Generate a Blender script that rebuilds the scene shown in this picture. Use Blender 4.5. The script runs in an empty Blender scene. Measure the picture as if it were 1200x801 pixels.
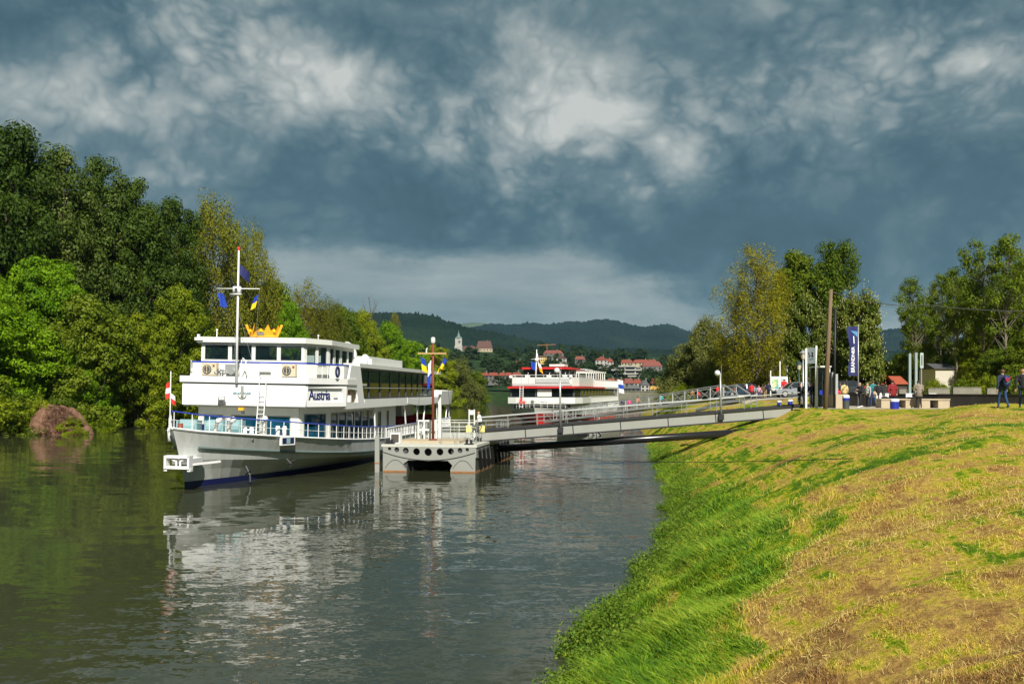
import bpy, math, random
import numpy as np
from mathutils import Vector, Matrix

# ------------------------------------------------------------------ camera, sky, sun, exposure
F = 1100.0; HZ = 457.0; ZC = 5.0
scene = bpy.context.scene
COL = scene.collection
cam_d = bpy.data.cameras.new("camera")
cam_d.lens = 33.0; cam_d.sensor_width = 36.0
cam_d.shift_y = (HZ - 400.5) / 1200.0
cam_d.clip_end = 30000.0; cam_d.clip_start = 0.1
cam = bpy.data.objects.new("camera", cam_d); COL.objects.link(cam)
cam.location = (0, 0, ZC); cam.rotation_euler = (math.radians(90), 0, 0)
scene.camera = cam

SUN = Vector((0.16, -0.78, 0.68)).normalized()
sun_el = math.asin(SUN.z)
sun_rot = math.atan2(SUN.x, SUN.y)
sd = bpy.data.lights.new("sun", 'SUN'); sd.energy = 5.0; sd.angle = math.radians(0.5); sd.color = (1.0, 0.955, 0.86)
sun = bpy.data.objects.new("sun", sd); COL.objects.link(sun)
sun.rotation_euler = SUN.to_track_quat('Z', 'Y').to_euler()

vs = scene.view_settings
vs.view_transform = 'Standard'; vs.look = 'None'; vs.exposure = 0.50; vs.gamma = 1.0; vs.use_curve_mapping = False
cy = scene.cycles
cy.max_bounces = 6; cy.diffuse_bounces = 2; cy.glossy_bounces = 3; cy.transmission_bounces = 4
cy.transparent_max_bounces = 8; cy.volume_bounces = 0; cy.caustics_reflective = False; cy.caustics_refractive = False
cy.use_denoising = True
cy.sample_clamp_indirect = 6.0

class NT:
    """small helper for writing node math"""
    def __init__(s, tree): s.t = tree; s.n = tree.nodes; s.l = tree.links
    def put(s, sock, v):
        if isinstance(v, bpy.types.NodeSocket): s.l.new(v, sock)
        elif v is not None: sock.default_value = v
    def m(s, op, a, b=None, c=None, clamp=False):
        n = s.n.new('ShaderNodeMath'); n.operation = op; n.use_clamp = clamp
        s.put(n.inputs[0], a); s.put(n.inputs[1], b); s.put(n.inputs[2], c)
        return n.outputs[0]
    def noise(s, vec, scale, detail=4, rough=.55, dist=0.0, lac=2.0):
        n = s.n.new('ShaderNodeTexNoise'); s.put(n.inputs['Vector'], vec)
        n.inputs['Scale'].default_value = scale; n.inputs['Detail'].default_value = detail
        n.inputs['Roughness'].default_value = rough; n.inputs['Distortion'].default_value = dist
        n.inputs['Lacunarity'].default_value = lac
        return n.outputs[0]
    def ramp(s, fac, stops, interp='LINEAR'):
        n = s.n.new('ShaderNodeValToRGB'); s.put(n.inputs[0], fac)
        cr = n.color_ramp; cr.interpolation = interp
        while len(cr.elements) < len(stops): cr.elements.new(0.5)
        for e, (p, c) in zip(cr.elements, stops):
            e.position = p; e.color = (c[0], c[1], c[2], 1)
        return n.outputs[0]
    def mix(s, fac, a, b, mode='MIX'):
        n = s.n.new('ShaderNodeMix'); n.data_type = 'RGBA'; n.blend_type = mode
        s.put(n.inputs[0], fac)
        for i, v in ((6, a), (7, b)):
            if isinstance(v, (tuple, list)): v = (v[0], v[1], v[2], 1)
            s.put(n.inputs[i], v)
        return n.outputs[2]
    def xyz(s, x, y, z):
        n = s.n.new('ShaderNodeCombineXYZ'); s.put(n.inputs[0], x); s.put(n.inputs[1], y); s.put(n.inputs[2], z); return n.outputs[0]
    def sep(s, v):
        n = s.n.new('ShaderNodeSeparateXYZ'); s.put(n.inputs[0], v); return n.outputs
    def scale(s, v, sc):
        n = s.n.new('ShaderNodeMapping'); s.put(n.inputs[0], v); n.inputs['Scale'].default_value = sc; return n.outputs[0]

def make_world():
    w = bpy.data.worlds.new("World"); scene.world = w; w.use_nodes = True
    T = NT(w.node_tree); T.n.clear()
    out = T.n.new('ShaderNodeOutputWorld'); bg = T.n.new('ShaderNodeBackground')
    sky = T.n.new('ShaderNodeTexSky'); sky.sky_type = 'NISHITA'; sky.sun_disc = False
    sky.sun_elevation = sun_el; sky.sun_rotation = sun_rot
    tc = T.n.new('ShaderNodeTexCoord'); d = tc.outputs['Generated']
    x, y, z = T.sep(d)[:3]
    zc = T.m('MAXIMUM', z, 0.0)
    az = T.m('ARCTAN2', x, y); el = T.m('ARCSINE', z)
    # cloud-plane coordinates: thin and flat near the horizon, broad overhead
    den = T.m('ADD', zc, 0.22)
    px = T.m('DIVIDE', x, den); py = T.m('DIVIDE', y, den)
    P = T.xyz(T.m('MULTIPLY', x, 1.0), T.m('MULTIPLY', y, 1.0), T.m('MULTIPLY', T.m('POWER', zc, .95), 1.2))
    X1, Y1, Z1 = T.sep(P)[:3]
    wob = T.noise(P, 3.0, 4, .5)
    wob2 = T.noise(T.scale(P, (1.1, .9, 1)), 4.1, 4, .5)
    P2 = T.xyz(T.m('ADD', X1, T.m('MULTIPLY', T.m('SUBTRACT', wob, .5), .09)), Y1, T.m('ADD', Z1, T.m('MULTIPLY', T.m('SUBTRACT', wob2, .5), .09)))
    n1 = T.noise(P2, 3.0, 12, .60)
    n2 = T.noise(P2, 8.0, 9, .60)
    bil = None      # billows: rounded puffs with dark creases between them
    for sc_, am_ in ((4.8, .32), (9.5, .27), (18.0, .20), (36.0, .14), (72.0, .09)):
        q_ = T.m('MULTIPLY', T.m('ABSOLUTE', T.m('SUBTRACT', T.noise(P2, sc_, 1.0, .5), .5)), am_ * 5.0)
        bil = q_ if bil is None else T.m('ADD', bil, q_)
    n3 = T.noise(T.scale(P, (1, 1, 1.2)), 7.0, 3, .5)
    acc = None
    #  azimuth/elevation lumps of thick (dark) and thin (bright) cloud: (px, py, rx, ry, amount)
    lumps = [(470, 105, 360, 100, .15), (1080, 70, 190, 75, .17), (110, 95, 130, 40, .10), (800, 150, 120, 60, .10), (250, 40, 90, 45, .34), (50, 108, 75, 24, .34), (140, 128, 60, 25, .16), (350, 95, 100, 40, .20), (420, 105, 60, 40, .15),
             (560, 95, 75, 50, .08), (640, 70, 34, 55, .16), (705, 95, 75, 35, .30), (825, 172, 75, 38, .30), (600, 245, 45, 22, .24),
             (690, 150, 60, 30, .20), (545, 160, 90, 40, .24), (1060, 75, 95, 45, .22), (1160, 92, 60, 30, .34), (960, 130, 90, 50, .10),
             (205, 190, 45, 14, .22), (600, 235, 40, 20, .2), (770, 215, 40, 16, .18),
             (450, 175, 60, 40, .12),
             (60, 60, 90, 26, -.16), (440, 30, 60, 28, -.30), (340, 150, 60, 30, -.10), (820, 60, 110, 40, -.16), (1000, 230, 220, 60, -.14),
             (820, 290, 150, 28, -.16), (430, 225, 130, 30, -.16), (100, 170, 90, 22, -.10), (680, 25, 50, 20, -.16), (1100, 290, 160, 40, -.10),
             (300, 235, 90, 24, -.08), (900, 20, 60, 20, .10)]
    for (cx, cyy, rx, ry, a) in lumps:
        a0 = math.atan((cx - 600) / F); e0 = math.atan((HZ - cyy) / F * math.cos(a0))
        sx = rx / F * math.cos(a0) ** 1.5; sy = ry / F * math.cos(a0)
        u = T.m('MULTIPLY', T.m('SUBTRACT', T.m('ADD', az, T.m('MULTIPLY', T.m('SUBTRACT', n3, .5), .13)), a0), 1 / sx)
        v = T.m('MULTIPLY', T.m('SUBTRACT', T.m('ADD', el, T.m('MULTIPLY', T.m('SUBTRACT', wob, .5), .10)), e0), 1 / sy)
        q = T.m('ADD', T.m('MULTIPLY', u, u), T.m('MULTIPLY', v, v))
        g = T.m('MULTIPLY', T.m('EXPONENT', T.m('MULTIPLY', q, -0.75)), a)
        acc = g if acc is None else T.m('ADD', acc, g)
    front = T.m('MULTIPLY', T.m('ADD', y, .2), 1.2, clamp=True)
    acc = T.m('MULTIPLY', T.m('MULTIPLY', acc, front), T.m('ADD', T.m('ADD', T.m('MULTIPLY', n2, .7), .05), T.m('MULTIPLY', bil, 1.15)))
    lowband = T.m('MULTIPLY', T.m('EXPONENT', T.m('MULTIPLY', T.m('ABSOLUTE', el), -11.0)), .20)
    behind = T.m('MULTIPLY', T.m('MULTIPLY', y, -1.0, clamp=True), .28)
    val = T.m('ADD', T.m('MULTIPLY', T.m('SUBTRACT', n1, .5), .95), .31)
    val = T.m('ADD', val, T.m('MULTIPLY', T.m('SUBTRACT', n2, .5), .36))
    val = T.m('ADD', val, T.m('MULTIPLY', T.m('SUBTRACT', bil, .40), .52))
    val = T.m('ADD', T.m('ADD', val, acc), behind)
    # the paler, flatter layer seen under the edge of the storm cloud
    t_ = T.m('MULTIPLY', T.m('ADD', az, .02), 3.6, clamp=True)
    ed_ = T.m('ADD', T.m('SUBTRACT', .157, T.m('MULTIPLY', T.m('MULTIPLY', t_, t_), .075)), T.m('MULTIPLY', T.m('SUBTRACT', T.noise(T.scale(P, (1, 1, 2)), 4.0, 9, .62), .5), .13))
    bd_ = T.m('MULTIPLY', T.m('SUBTRACT', ed_, el), 26.0, clamp=True)
    lay = T.m('ADD', T.m('ADD', .54, T.m('MULTIPLY', T.m('EXPONENT', T.m('MULTIPLY', T.m('ABSOLUTE', T.m('SUBTRACT', T.m('SUBTRACT', ed_, .025), el)), -30.0)), .27)), T.m('MULTIPLY', T.m('SUBTRACT', T.noise(T.scale(P, (1, 1, 4.5)), 5.0, 9, .62), .5), .55))
    val = T.m('ADD', T.m('MULTIPLY', val, T.m('SUBTRACT', 1.0, bd_)), T.m('MULTIPLY', lay, bd_))
    col = T.ramp(T.m('ADD', T.m('MULTIPLY', val, .87), .015), [(0.0, (.36, .74, .98)), (0.22, (.54, 1.08, 1.38)), (.42, (1.10, 1.72, 1.95)), (.60, (2.25, 2.78, 2.83)), (.80, (3.6, 3.95, 3.85)), (1.0, (5.0, 5.2, 4.95))])
    full = T.mix(0.955, sky.outputs[0], col)
    ground = T.m('MULTIPLY', T.m('ADD', z, .02), -20.0, clamp=True)
    full = T.mix(ground, full, (.45, .55, .35))
    T.l.new(full, bg.inputs[0]); bg.inputs[1].default_value = 0.082
    T.l.new(bg.outputs[0], out.inputs[0])
make_world()

# ------------------------------------------------------------------ helpers
def PX(px, py, Y):
    return Vector(((px - 600) / F * Y, Y, ZC - (py - HZ) / F * Y))
def tag(o, label=None, cat=None, group=None, kind=None):
    if label: o['label'] = label
    if cat: o['category'] = cat
    if group: o['group'] = group
    if kind: o['kind'] = kind
    return o
def empty(name, loc=(0, 0, 0), rz=0, label=None, cat=None, group=None, kind=None, parent=None):
    o = bpy.data.objects.new(name, None); COL.objects.link(o)
    o.location = loc; o.rotation_euler = (0, 0, rz); o.empty_display_size = .2
    if parent: o.parent = parent
    return tag(o, label, cat, group, kind)
def link(name, me, parent=None, loc=None):
    o = bpy.data.objects.new(name, me); COL.objects.link(o)
    if parent: o.parent = parent
    if loc is not None: o.location = loc
    return o
def copy_tree(o, parent=None):
    c = o.copy(); COL.objects.link(c)
    if parent: c.parent = parent
    for ch in list(KIDS.get(o.name, [])):
        copy_tree(ch, c)
    return c
KIDS = {}
def remember(o):
    """note the children of o (and theirs) so that copies can be made quickly"""
    for ch in o.children:
        KIDS.setdefault(o.name, [])
        if ch not in KIDS[o.name]: KIDS[o.name].append(ch)
        remember(ch)

def principled(name, color=(.5, .5, .5), rough=.5, metal=0.0, spec=.5, var=.12, vscale=2.0, bump=0.0, bscale=20.0, dirt=None, dscale=1.2, damt=.5, stretch=(1, 1, 1), coat=0.0):
    m = bpy.data.materials.new(name); m.use_nodes = True
    T = NT(m.node_tree); b = T.n['Principled BSDF']
    tc = T.n.new('ShaderNodeTexCoord'); v = T.scale(tc.outputs['Object'], stretch)
    nz = T.noise(v, vscale, 5, .6)
    k = T.m('ADD', T.m('MULTIPLY', T.m('SUBTRACT', nz, .5), 2 * var), 1.0)
    c = T.mix(1.0, (color[0], color[1], color[2]), T.xyz(k, k, k), 'MULTIPLY')
    if dirt:
        dn = T.noise(v, dscale, 6, .65, .4)
        f = T.m('MULTIPLY', T.m('SUBTRACT', dn, .48), 5 * damt, clamp=True)
        c = T.mix(T.m('MULTIPLY', f, damt), c, dirt)
    T.l.new(c, b.inputs['Base Color'])
    b.inputs['Roughness'].default_value = rough; b.inputs['Metallic'].default_value = metal
    b.inputs['Specular IOR Level'].default_value = spec
    b.inputs['Coat Weight'].default_value = coat
    if bump:
        bn = T.noise(v, bscale, 5, .6)
        bp = T.n.new('ShaderNodeBump'); bp.inputs['Strength'].default_value = bump; bp.inputs['Distance'].default_value = .02
        T.l.new(bn, bp.inputs['Height']); T.l.new(bp.outputs[0], b.inputs['Normal'])
    return m
def glass(name, tint=(.02, .05, .06), see=.35, rough=.03, vscale=1.5, tvar=.5, spec=.8):
    m = bpy.data.materials.new(name); m.use_nodes = True
    T = NT(m.node_tree); T.n.clear()
    out = T.n.new('ShaderNodeOutputMaterial'); b = T.n.new('ShaderNodeBsdfPrincipled')
    tr = T.n.new('ShaderNodeBsdfTransparent'); tr.inputs[0].default_value = (.72, .8, .8, 1)
    mx = T.n.new('ShaderNodeMixShader'); mx.inputs[0].default_value = see
    tc = T.n.new('ShaderNodeTexCoord'); nz = T.noise(tc.outputs['Object'], vscale, 2, .5)
    k = T.m('ADD', T.m('MULTIPLY', T.m('SUBTRACT', nz, .5), 2 * tvar), 1.0)
    c = T.mix(1.0, tint, T.xyz(k, k, k), 'MULTIPLY'); T.l.new(c, b.inputs['Base Color'])
    b.inputs['Roughness'].default_value = rough; b.inputs['Specular IOR Level'].default_value = spec
    T.l.new(b.outputs[0], mx.inputs[1]); T.l.new(tr.outputs[0], mx.inputs[2]); T.l.new(mx.outputs[0], out.inputs[0])
    return m

M = {}
M['white'] = principled('white_paint', (.80, .80, .79), .38, var=.05, dirt=(.52, .47, .40), dscale=1.1, damt=.34, stretch=(1, 1, .35), bump=.05, bscale=1.5)
M['hull'] = principled('hull_paint', (.52, .54, .52), .30, var=.07, dirt=(.30, .25, .18), dscale=1.6, damt=.6, stretch=(1, 1, .18), bump=.5, bscale=.9)
M['offwhite'] = principled('off_white_paint', (.66, .67, .63), .45, var=.06, dirt=(.42, .38, .3), damt=.35, stretch=(1, 1, .4))
M['blue'] = principled('blue_rail_paint', (.02, .05, .42), .4)
M['navy'] = principled('navy_boot_paint', (.008, .012, .07), .35)
M['grey'] = principled('grey_steel', (.27, .275, .25), .5, var=.08, dirt=(.22, .2, .16), damt=.45, stretch=(1, 1, .4), bump=.08, bscale=3)
M['deckgrey'] = principled('deck_plate', (.50, .50, .44), .7, var=.12, dirt=(.3, .28, .22), damt=.5)
M['dark'] = principled('black_rubber', (.012, .012, .014), .55)
M['darkgrey'] = principled('dark_grey_steel', (.06, .065, .065), .5)
M['teal'] = principled('teal_machine_paint', (.22, .36, .38), .45, var=.1)
M['cream'] = principled('cream_casing', (.58, .50, .36), .6)
M['orange'] = principled('orange_gilding', (.88, .40, .02), .45, var=.25, vscale=3)
M['red'] = principled('red_paint', (.55, .02, .02), .45, var=.1)
M['redseat'] = principled('dark_red_upholstery', (.25, .01, .02), .8)
M['yellow'] = principled('yellow_cloth', (.85, .62, .01), .8)
M['flagblue'] = principled('blue_cloth', (.01, .05, .40), .8, var=.3, vscale=5)
M['flagred'] = principled('red_cloth', (.70, .03, .02), .8)
M['flagwhite'] = principled('white_cloth', (.78, .78, .78), .8)
M['navycloth'] = principled('navy_cloth', (.008, .014, .10), .7, var=.4, vscale=4)
M['rust'] = principled('red_brown_mast_paint', (.20, .045, .02), .6, var=.3, vscale=4, dirt=(.1, .04, .02), damt=.5)
M['rustline'] = principled('rusty_edge', (.28, .13, .05), .8, var=.4, vscale=6)
M['wood'] = principled('weathered_wood', (.16, .105, .06), .85, var=.3, vscale=6, stretch=(4, 4, .3), bump=.3, bscale=20)
M['wglass'] = glass('wheelhouse_glass', (.01, .025, .03), .72)
M['sglass'] = glass('saloon_glass', (.003, .016, .022), .25, spec=.18)
M['tglass'] = glass('teal_cabin_glass', (.004, .05, .09), .12, tvar=.9, spec=.4)
M['dglass'] = glass('dark_glass', (.006, .008, .01), .25, spec=.25)
M['pane'] = glass('house_glass', (.02, .025, .03), .1)
M['chrome'] = principled('galvanised_steel', (.42, .43, .42), .42, metal=.5, var=.1, vscale=4)
M['concrete'] = principled('concrete', (.42, .345, .235), .85, var=.12, bump=.25, bscale=30, dirt=(.2, .18, .14), damt=.4)
M['darkwall'] = principled('dark_stained_wall', (.035, .03, .026), .85, var=.35, vscale=1.5, bump=.3, bscale=12, dirt=(.1, .09, .07), damt=.5, stretch=(1, 1, .4))
M['paving'] = principled('plaza_paving', (.42, .37, .29), .85, var=.12, vscale=1.2, bump=.2, bscale=20)
M['asphalt'] = principled('asphalt', (.06, .06, .06), .85, var=.2)
M['bark'] = principled('bark', (.085, .065, .045), .9, var=.35, vscale=5, bump=.5, bscale=14, stretch=(3, 3, .5))
M['barkpale'] = principled('pale_bark', (.17, .14, .10), .9, var=.35, vscale=5, bump=.4, bscale=14, stretch=(3, 3, .5))
M['skin'] = principled('skin', (.50, .28, .19), .55)
M['hair_brown'] = principled('brown_hair', (.07, .035, .02), .6, var=.3, vscale=30)
M['hair_dark'] = principled('dark_hair', (.015, .012, .01), .5, var=.3, vscale=30)
M['hair_fair'] = principled('fair_hair', (.30, .17, .08), .6, var=.3, vscale=30)
M['hair_grey'] = principled('grey_hair', (.35, .33, .31), .6, var=.2, vscale=30)
def cloth(name, c, var=.15, vs=4.0): 
    k = 'cloth_' + name
    if k not in M: M[k] = principled(name + '_cloth', c, .85, var=var, vscale=vs, bump=.2, bscale=12)
    return M[k]

class MB:
    def __init__(s): s.v = []; s.f = []; s.mi = []
    def add(s, vs, fs, mi=0):
        n = len(s.v); s.v += [tuple(v) for v in vs]
        for f in fs: s.f.append(tuple(i + n for i in f)); s.mi.append(mi)
        return s
    def box(s, c, d, mi=0, rz=0.0, M4=None):
        hx, hy, hz = d[0] / 2, d[1] / 2, d[2] / 2
        vs = [Vector((x, y, z)) for x in (-hx, hx) for y in (-hy, hy) for z in (-hz, hz)]
        R = M4 if M4 is not None else Matrix.Rotation(rz, 3, 'Z')
        C = Vector(c)
        return s.add([R @ v + C for v in vs], [(0, 1, 3, 2), (4, 6, 7, 5), (0, 4, 5, 1), (2, 3, 7, 6), (0, 2, 6, 4), (1, 5, 7, 3)], mi)
    def beam(s, a, b, w, h, mi=0, up=(0, 0, 1)):
        a = Vector(a); b = Vector(b); d = b - a; L = d.length
        if L < 1e-6: return s
        y = d / L; u = Vector(up)
        x = y.cross(u)
        if x.length < 1e-4: x = y.cross(Vector((1, 0, 0)))
        x.normalize(); z = x.cross(y)
        R = Matrix((x, y, z)).transposed()
        return s.box((a + b) / 2, (w, L, h), mi, M4=R)
    def tube(s, pts, r, n=6, mi=0, cap=True):
        pts = [Vector(p) for p in pts]; K = len(pts)
        rs = r if isinstance(r, (list, tuple)) else [r] * K
        base = len(s.v); prev = None
        for i, p in enumerate(pts):
            t = (pts[min(i + 1, K - 1)] - pts[max(i - 1, 0)])
            if t.length < 1e-9: t = Vector((0, 0, 1))
            t.normalize()
            if prev is None:
                a = t.cross(Vector((0, 0, 1)) if abs(t.z) < .9 else Vector((1, 0, 0))).normalized()
            else:
                a = prev - t * prev.dot(t)
                a = a.normalized() if a.length > 1e-6 else t.orthogonal().normalized()
            prev = a; b = t.cross(a)
            for k in range(n):
                an = 2 * math.pi * k / n
                s.v.append(tuple(p + (a * math.cos(an) + b * math.sin(an)) * rs[i]))
        for i in range(K - 1):
            for k in range(n):
                k2 = (k + 1) % n
                s.f.append((base + i * n + k, base + i * n + k2, base + (i + 1) * n + k2, base + (i + 1) * n + k)); s.mi.append(mi)
        if cap:
            s.f.append(tuple(base + k for k in range(n))[::-1]); s.mi.append(mi)
            s.f.append(tuple(base + (K - 1) * n + k for k in range(n))); s.mi.append(mi)
        return s
    def prism(s, poly, z0, z1, mi=0):
        """poly of (x,y); z0/z1 may be functions of (x,y)"""
        n = len(poly); g0 = z0 if callable(z0) else (lambda x, y: z0); g1 = z1 if callable(z1) else (lambda x, y: z1)
        vs = [(x, y, g0(x, y)) for x, y in poly] + [(x, y, g1(x, y)) for x, y in poly]
        fs = [tuple(range(n))[::-1], tuple(range(n, 2 * n))] + [(i, (i + 1) % n, (i + 1) % n + n, i + n) for i in range(n)]
        return s.add(vs, fs, mi)
    def plate(s, poly3, th, mi=0):
        """planar polygon in 3-D given a thickness along its normal"""
        p = [Vector(q) for q in poly3]; n = Vector((0, 0, 0))
        for i in range(len(p)): n += p[i].cross(p[(i + 1) % len(p)])
        n.normalize(); k = len(p)
        vs = [q + n * th / 2 for q in p] + [q - n * th / 2 for q in p]
        fs = [tuple(range(k)), tuple(range(k, 2 * k))[::-1]] + [(i + k, (i + 1) % k + k, (i + 1) % k, i) for i in range(k)]
        return s.add(vs, fs, mi)
    def lathe(s, prof, c=(0, 0, 0), n=12, mi=0):
        base = len(s.v); c = Vector(c)
        for (r, z) in prof:
            for k in range(n):
                a = 2 * math.pi * k / n
                s.v.append((c.x + r * math.cos(a), c.y + r * math.sin(a), c.z + z))
        for i in range(len(prof) - 1):
            for k in range(n):
                k2 = (k + 1) % n
                s.f.append((base + i * n + k, base + i * n + k2, base + (i + 1) * n + k2, base + (i + 1) * n + k)); s.mi.append(mi)
        s.f.append(tuple(base + k for k in range(n))[::-1]); s.mi.append(mi)
        s.f.append(tuple(base + (len(prof) - 1) * n + k for k in range(n))); s.mi.append(mi)
        return s
    def ball(s, c, r, n=8, mi=0, sz=1.0):
        return s.lathe([(max(r * math.sin(math.pi * i / n), .001), -r * sz * math.cos(math.pi * i / n)) for i in range(n + 1)], c, n + 2, mi)
    def mesh(s, name, mats, smooth=False):
        me = bpy.data.meshes.new(name); me.from_pydata(s.v, [], s.f)
        for m in (mats if isinstance(mats, (list, tuple)) else [mats]): me.materials.append(m)
        me.polygons.foreach_set('material_index', s.mi)
        if smooth: me.polygons.foreach_set('use_smooth', [True] * len(s.f))
        me.update(); return me
    def build(s, name, mats, parent=None, smooth=False):
        return link(name, s.mesh(name, mats, smooth), parent)

def np_mesh(name, V, Fq, mats, k=4, smooth=False, mi=None):
    """V (n,3) float, Fq (m,k) int"""
    me = bpy.data.meshes.new(name); V = np.asarray(V, dtype=np.float32); Fq = np.asarray(Fq, dtype=np.int32)
    me.vertices.add(len(V)); me.vertices.foreach_set('co', V.ravel())
    me.loops.add(Fq.size); me.loops.foreach_set('vertex_index', Fq.ravel())
    me.polygons.add(len(Fq)); me.polygons.foreach_set('loop_start', np.arange(0, Fq.size, k, dtype=np.int32))
    for m in (mats if isinstance(mats, (list, tuple)) else [mats]): me.materials.append(m)
    if mi is not None: me.polygons.foreach_set('material_index', np.asarray(mi, dtype=np.int32))
    if smooth: me.polygons.foreach_set('use_smooth', np.ones(len(Fq), dtype=bool))
    me.update(calc_edges=True); return me
def grid_mesh(name, X, Y, Z, mat, smooth=True):
    n, m = X.shape
    V = np.stack([X, Y, Z], -1).reshape(-1, 3)
    i = np.arange(n - 1)[:, None] * m + np.arange(m - 1)[None, :]
    Fq = np.stack([i, i + 1, i + m + 1, i + m], -1).reshape(-1, 4)
    return np_mesh(name, V, Fq, mat, 4, smooth)
def smooth_noise(x, y, seed=0, octaves=4, lac=2.0, gain=.5):
    r = np.random.RandomState(seed); out = 0; amp = 1; fr = 1.0
    for o in range(octaves):
        for k in range(4):
            a = r.rand() * 2 * math.pi; f = fr * (.7 + .6 * r.rand()); p = r.rand() * 6.28; p2 = r.rand() * 6.28
            out = out + amp * .35 * np.sin((x * math.cos(a) + y * math.sin(a)) * f + p + 1.3 * np.sin((x * math.sin(a) - y * math.cos(a)) * f * .7 + p2))
        amp *= gain; fr *= lac
    return out
def text_mesh(body, size, mat, extrude=.004, spacing=1.0, bold=0.0):
    cu = bpy.data.curves.new('lettering', 'FONT'); cu.body = body; cu.size = size; cu.extrude = extrude; cu.offset = bold
    cu.align_x = 'CENTER'; cu.align_y = 'CENTER'; cu.space_character = spacing
    o = bpy.data.objects.new('lettering', cu); COL.objects.link(o)
    bpy.context.view_layer.update()
    dg = bpy.context.evaluated_depsgraph_get(); me = bpy.data.meshes.new_from_object(o.evaluated_get(dg))
    bpy.data.objects.remove(o); bpy.data.curves.remove(cu)
    me.materials.clear(); me.materials.append(mat); return me
def basis(origin, x, y):
    x = Vector(x).normalized(); y = Vector(y); z = x.cross(y).normalized(); y = z.cross(x)
    m = Matrix((x, y, z)).transposed().to_4x4(); m.translation = Vector(origin); return m
def holed_plate(outline, holes, th):
    """2-D outline with round or polygonal holes -> mesh in the XY plane"""
    cu = bpy.data.curves.new('plate', 'CURVE'); cu.dimensions = '2D'; cu.fill_mode = 'BOTH'; cu.extrude = th / 2
    for poly in [outline] + holes:
        sp = cu.splines.new('POLY'); sp.points.add(len(poly) - 1); sp.use_cyclic_u = True
        for p, q in zip(sp.points, poly): p.co = (q[0], q[1], 0, 1)
    o = bpy.data.objects.new('plate', cu); COL.objects.link(o); bpy.context.view_layer.update()
    dg = bpy.context.evaluated_depsgraph_get(); me = bpy.data.meshes.new_from_object(o.evaluated_get(dg))
    bpy.data.objects.remove(o); bpy.data.curves.remove(cu); me.materials.clear()
    return me
def circle(cx, cy_, r, n=20): return [(cx + r * math.cos(2 * math.pi * i / n), cy_ + r * math.sin(2 * math.pi * i / n)) for i in range(n)]
def smoothstep(a, b, x):
    t = np.clip((x - a) / (b - a), 0, 1); return t * t * (3 - 2 * t)
# ------------------------------------------------------------------ terrain
SHY = [-20, -5, 8, 12, 16, 19.4, 27.1, 36, 48.7, 62, 75, 100, 130, 200, 320, 600]
SHX = [-8.6, -4.9, -1.25, -.05, 1.1, 2.0, 4.4, 6.4, 8.4, 10.0, 11.6, 14.5, 18, 28, 50, 110]
def shore(Y):
    Y = np.asarray(Y, dtype=float)
    return np.interp(Y, SHY, SHX) + .26 * np.sin(Y * .9) + .17 * np.sin(Y * 2.3 + 1) + .09 * np.sin(Y * 5.1 + 2)
PE = [-6, -1.5, -.3, 0, 1.0, 2.5, 4.3, 6.5, 9, 14, 20, 400]
PZ = [-2.5, -1.0, -.15, .05, .75, 1.65, 2.62, 3.35, 3.85, 4.12, 4.2, 4.2]
def ground(X, Y):
    X = np.asarray(X, dtype=float); Y = np.asarray(Y, dtype=float)
    e = (X - shore(Y)) * .95
    z = np.interp(e, PE, PZ)
    rat = X / np.maximum(Y, 1)
    T = 3.87 + .40 * smoothstep(.42, .50, rat) * (1 - smoothstep(50, 58, Y))
    T = T + (.62 * smoothstep(72, 86, Y)) 
    near = 1 - smoothstep(18, 40, Y)
    T = T * (1 - near) + 4.2 * near
    z = np.where(z > 0, z * T / 4.2, z)
    flat = smoothstep(54.5, 57, Y) * (1 - smoothstep(71, 73, Y)) * smoothstep(7.2, 8.8, e)
    z = z * (1 - flat) + 3.85 * flat
    bumpy = (smooth_noise(X * .9, Y * .9, 3, 4) * .05 + smooth_noise(X * .25, Y * .25, 8, 2) * .10) * np.clip(e, 0, 1.5) * (1 - flat) * (1 - .6 * smoothstep(48, 57, Y))
    return z + bumpy
def gz(x, y): return float(ground(x, y))

def grass_nodes(T, pos):
    """colour of the mown bank: green tufts, straw and bare brown streaks, the same for soil and blades"""
    s = T.scale(pos, (1, 1, .4))
    a = T.noise(s, .35, 5, .6, .6)
    r = T.n.new('ShaderNodeMapping'); T.put(r.inputs[0], pos); r.inputs['Rotation'].default_value = (0, 0, .6); r.inputs['Scale'].default_value = (1.6, .45, 1)
    b = T.noise(r.outputs[0], 1.1, 6, .65, .5)
    fi = T.noise(pos, 3.2, 7, .72)
    v = T.m('ADD', T.m('MULTIPLY', a, .36), T.m('ADD', T.m('MULTIPLY', b, .30), T.m('MULTIPLY', fi, .34)))
    v = T.m('ADD', T.m('MULTIPLY', T.m('SUBTRACT', v, .5), 1.45), .497)
    dry = T.m('MULTIPLY', T.m('SUBTRACT', 24.0, T.sep(pos)[1]), .055, clamp=True)     # hay lies thicker on the near slope
    v = T.m('ADD', v, T.m('MULTIPLY', dry, .035))
    return T.ramp(v, [(.36, (.06, .16, .006)), (.44, (.14, .27, .008)), (.475, (.36, .42, .012)), (.515, (.64, .50, .070)), (.57, (.56, .37, .10)), (.64, (.38, .21, .07)), (.74, (.22, .13, .05))]), v
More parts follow.
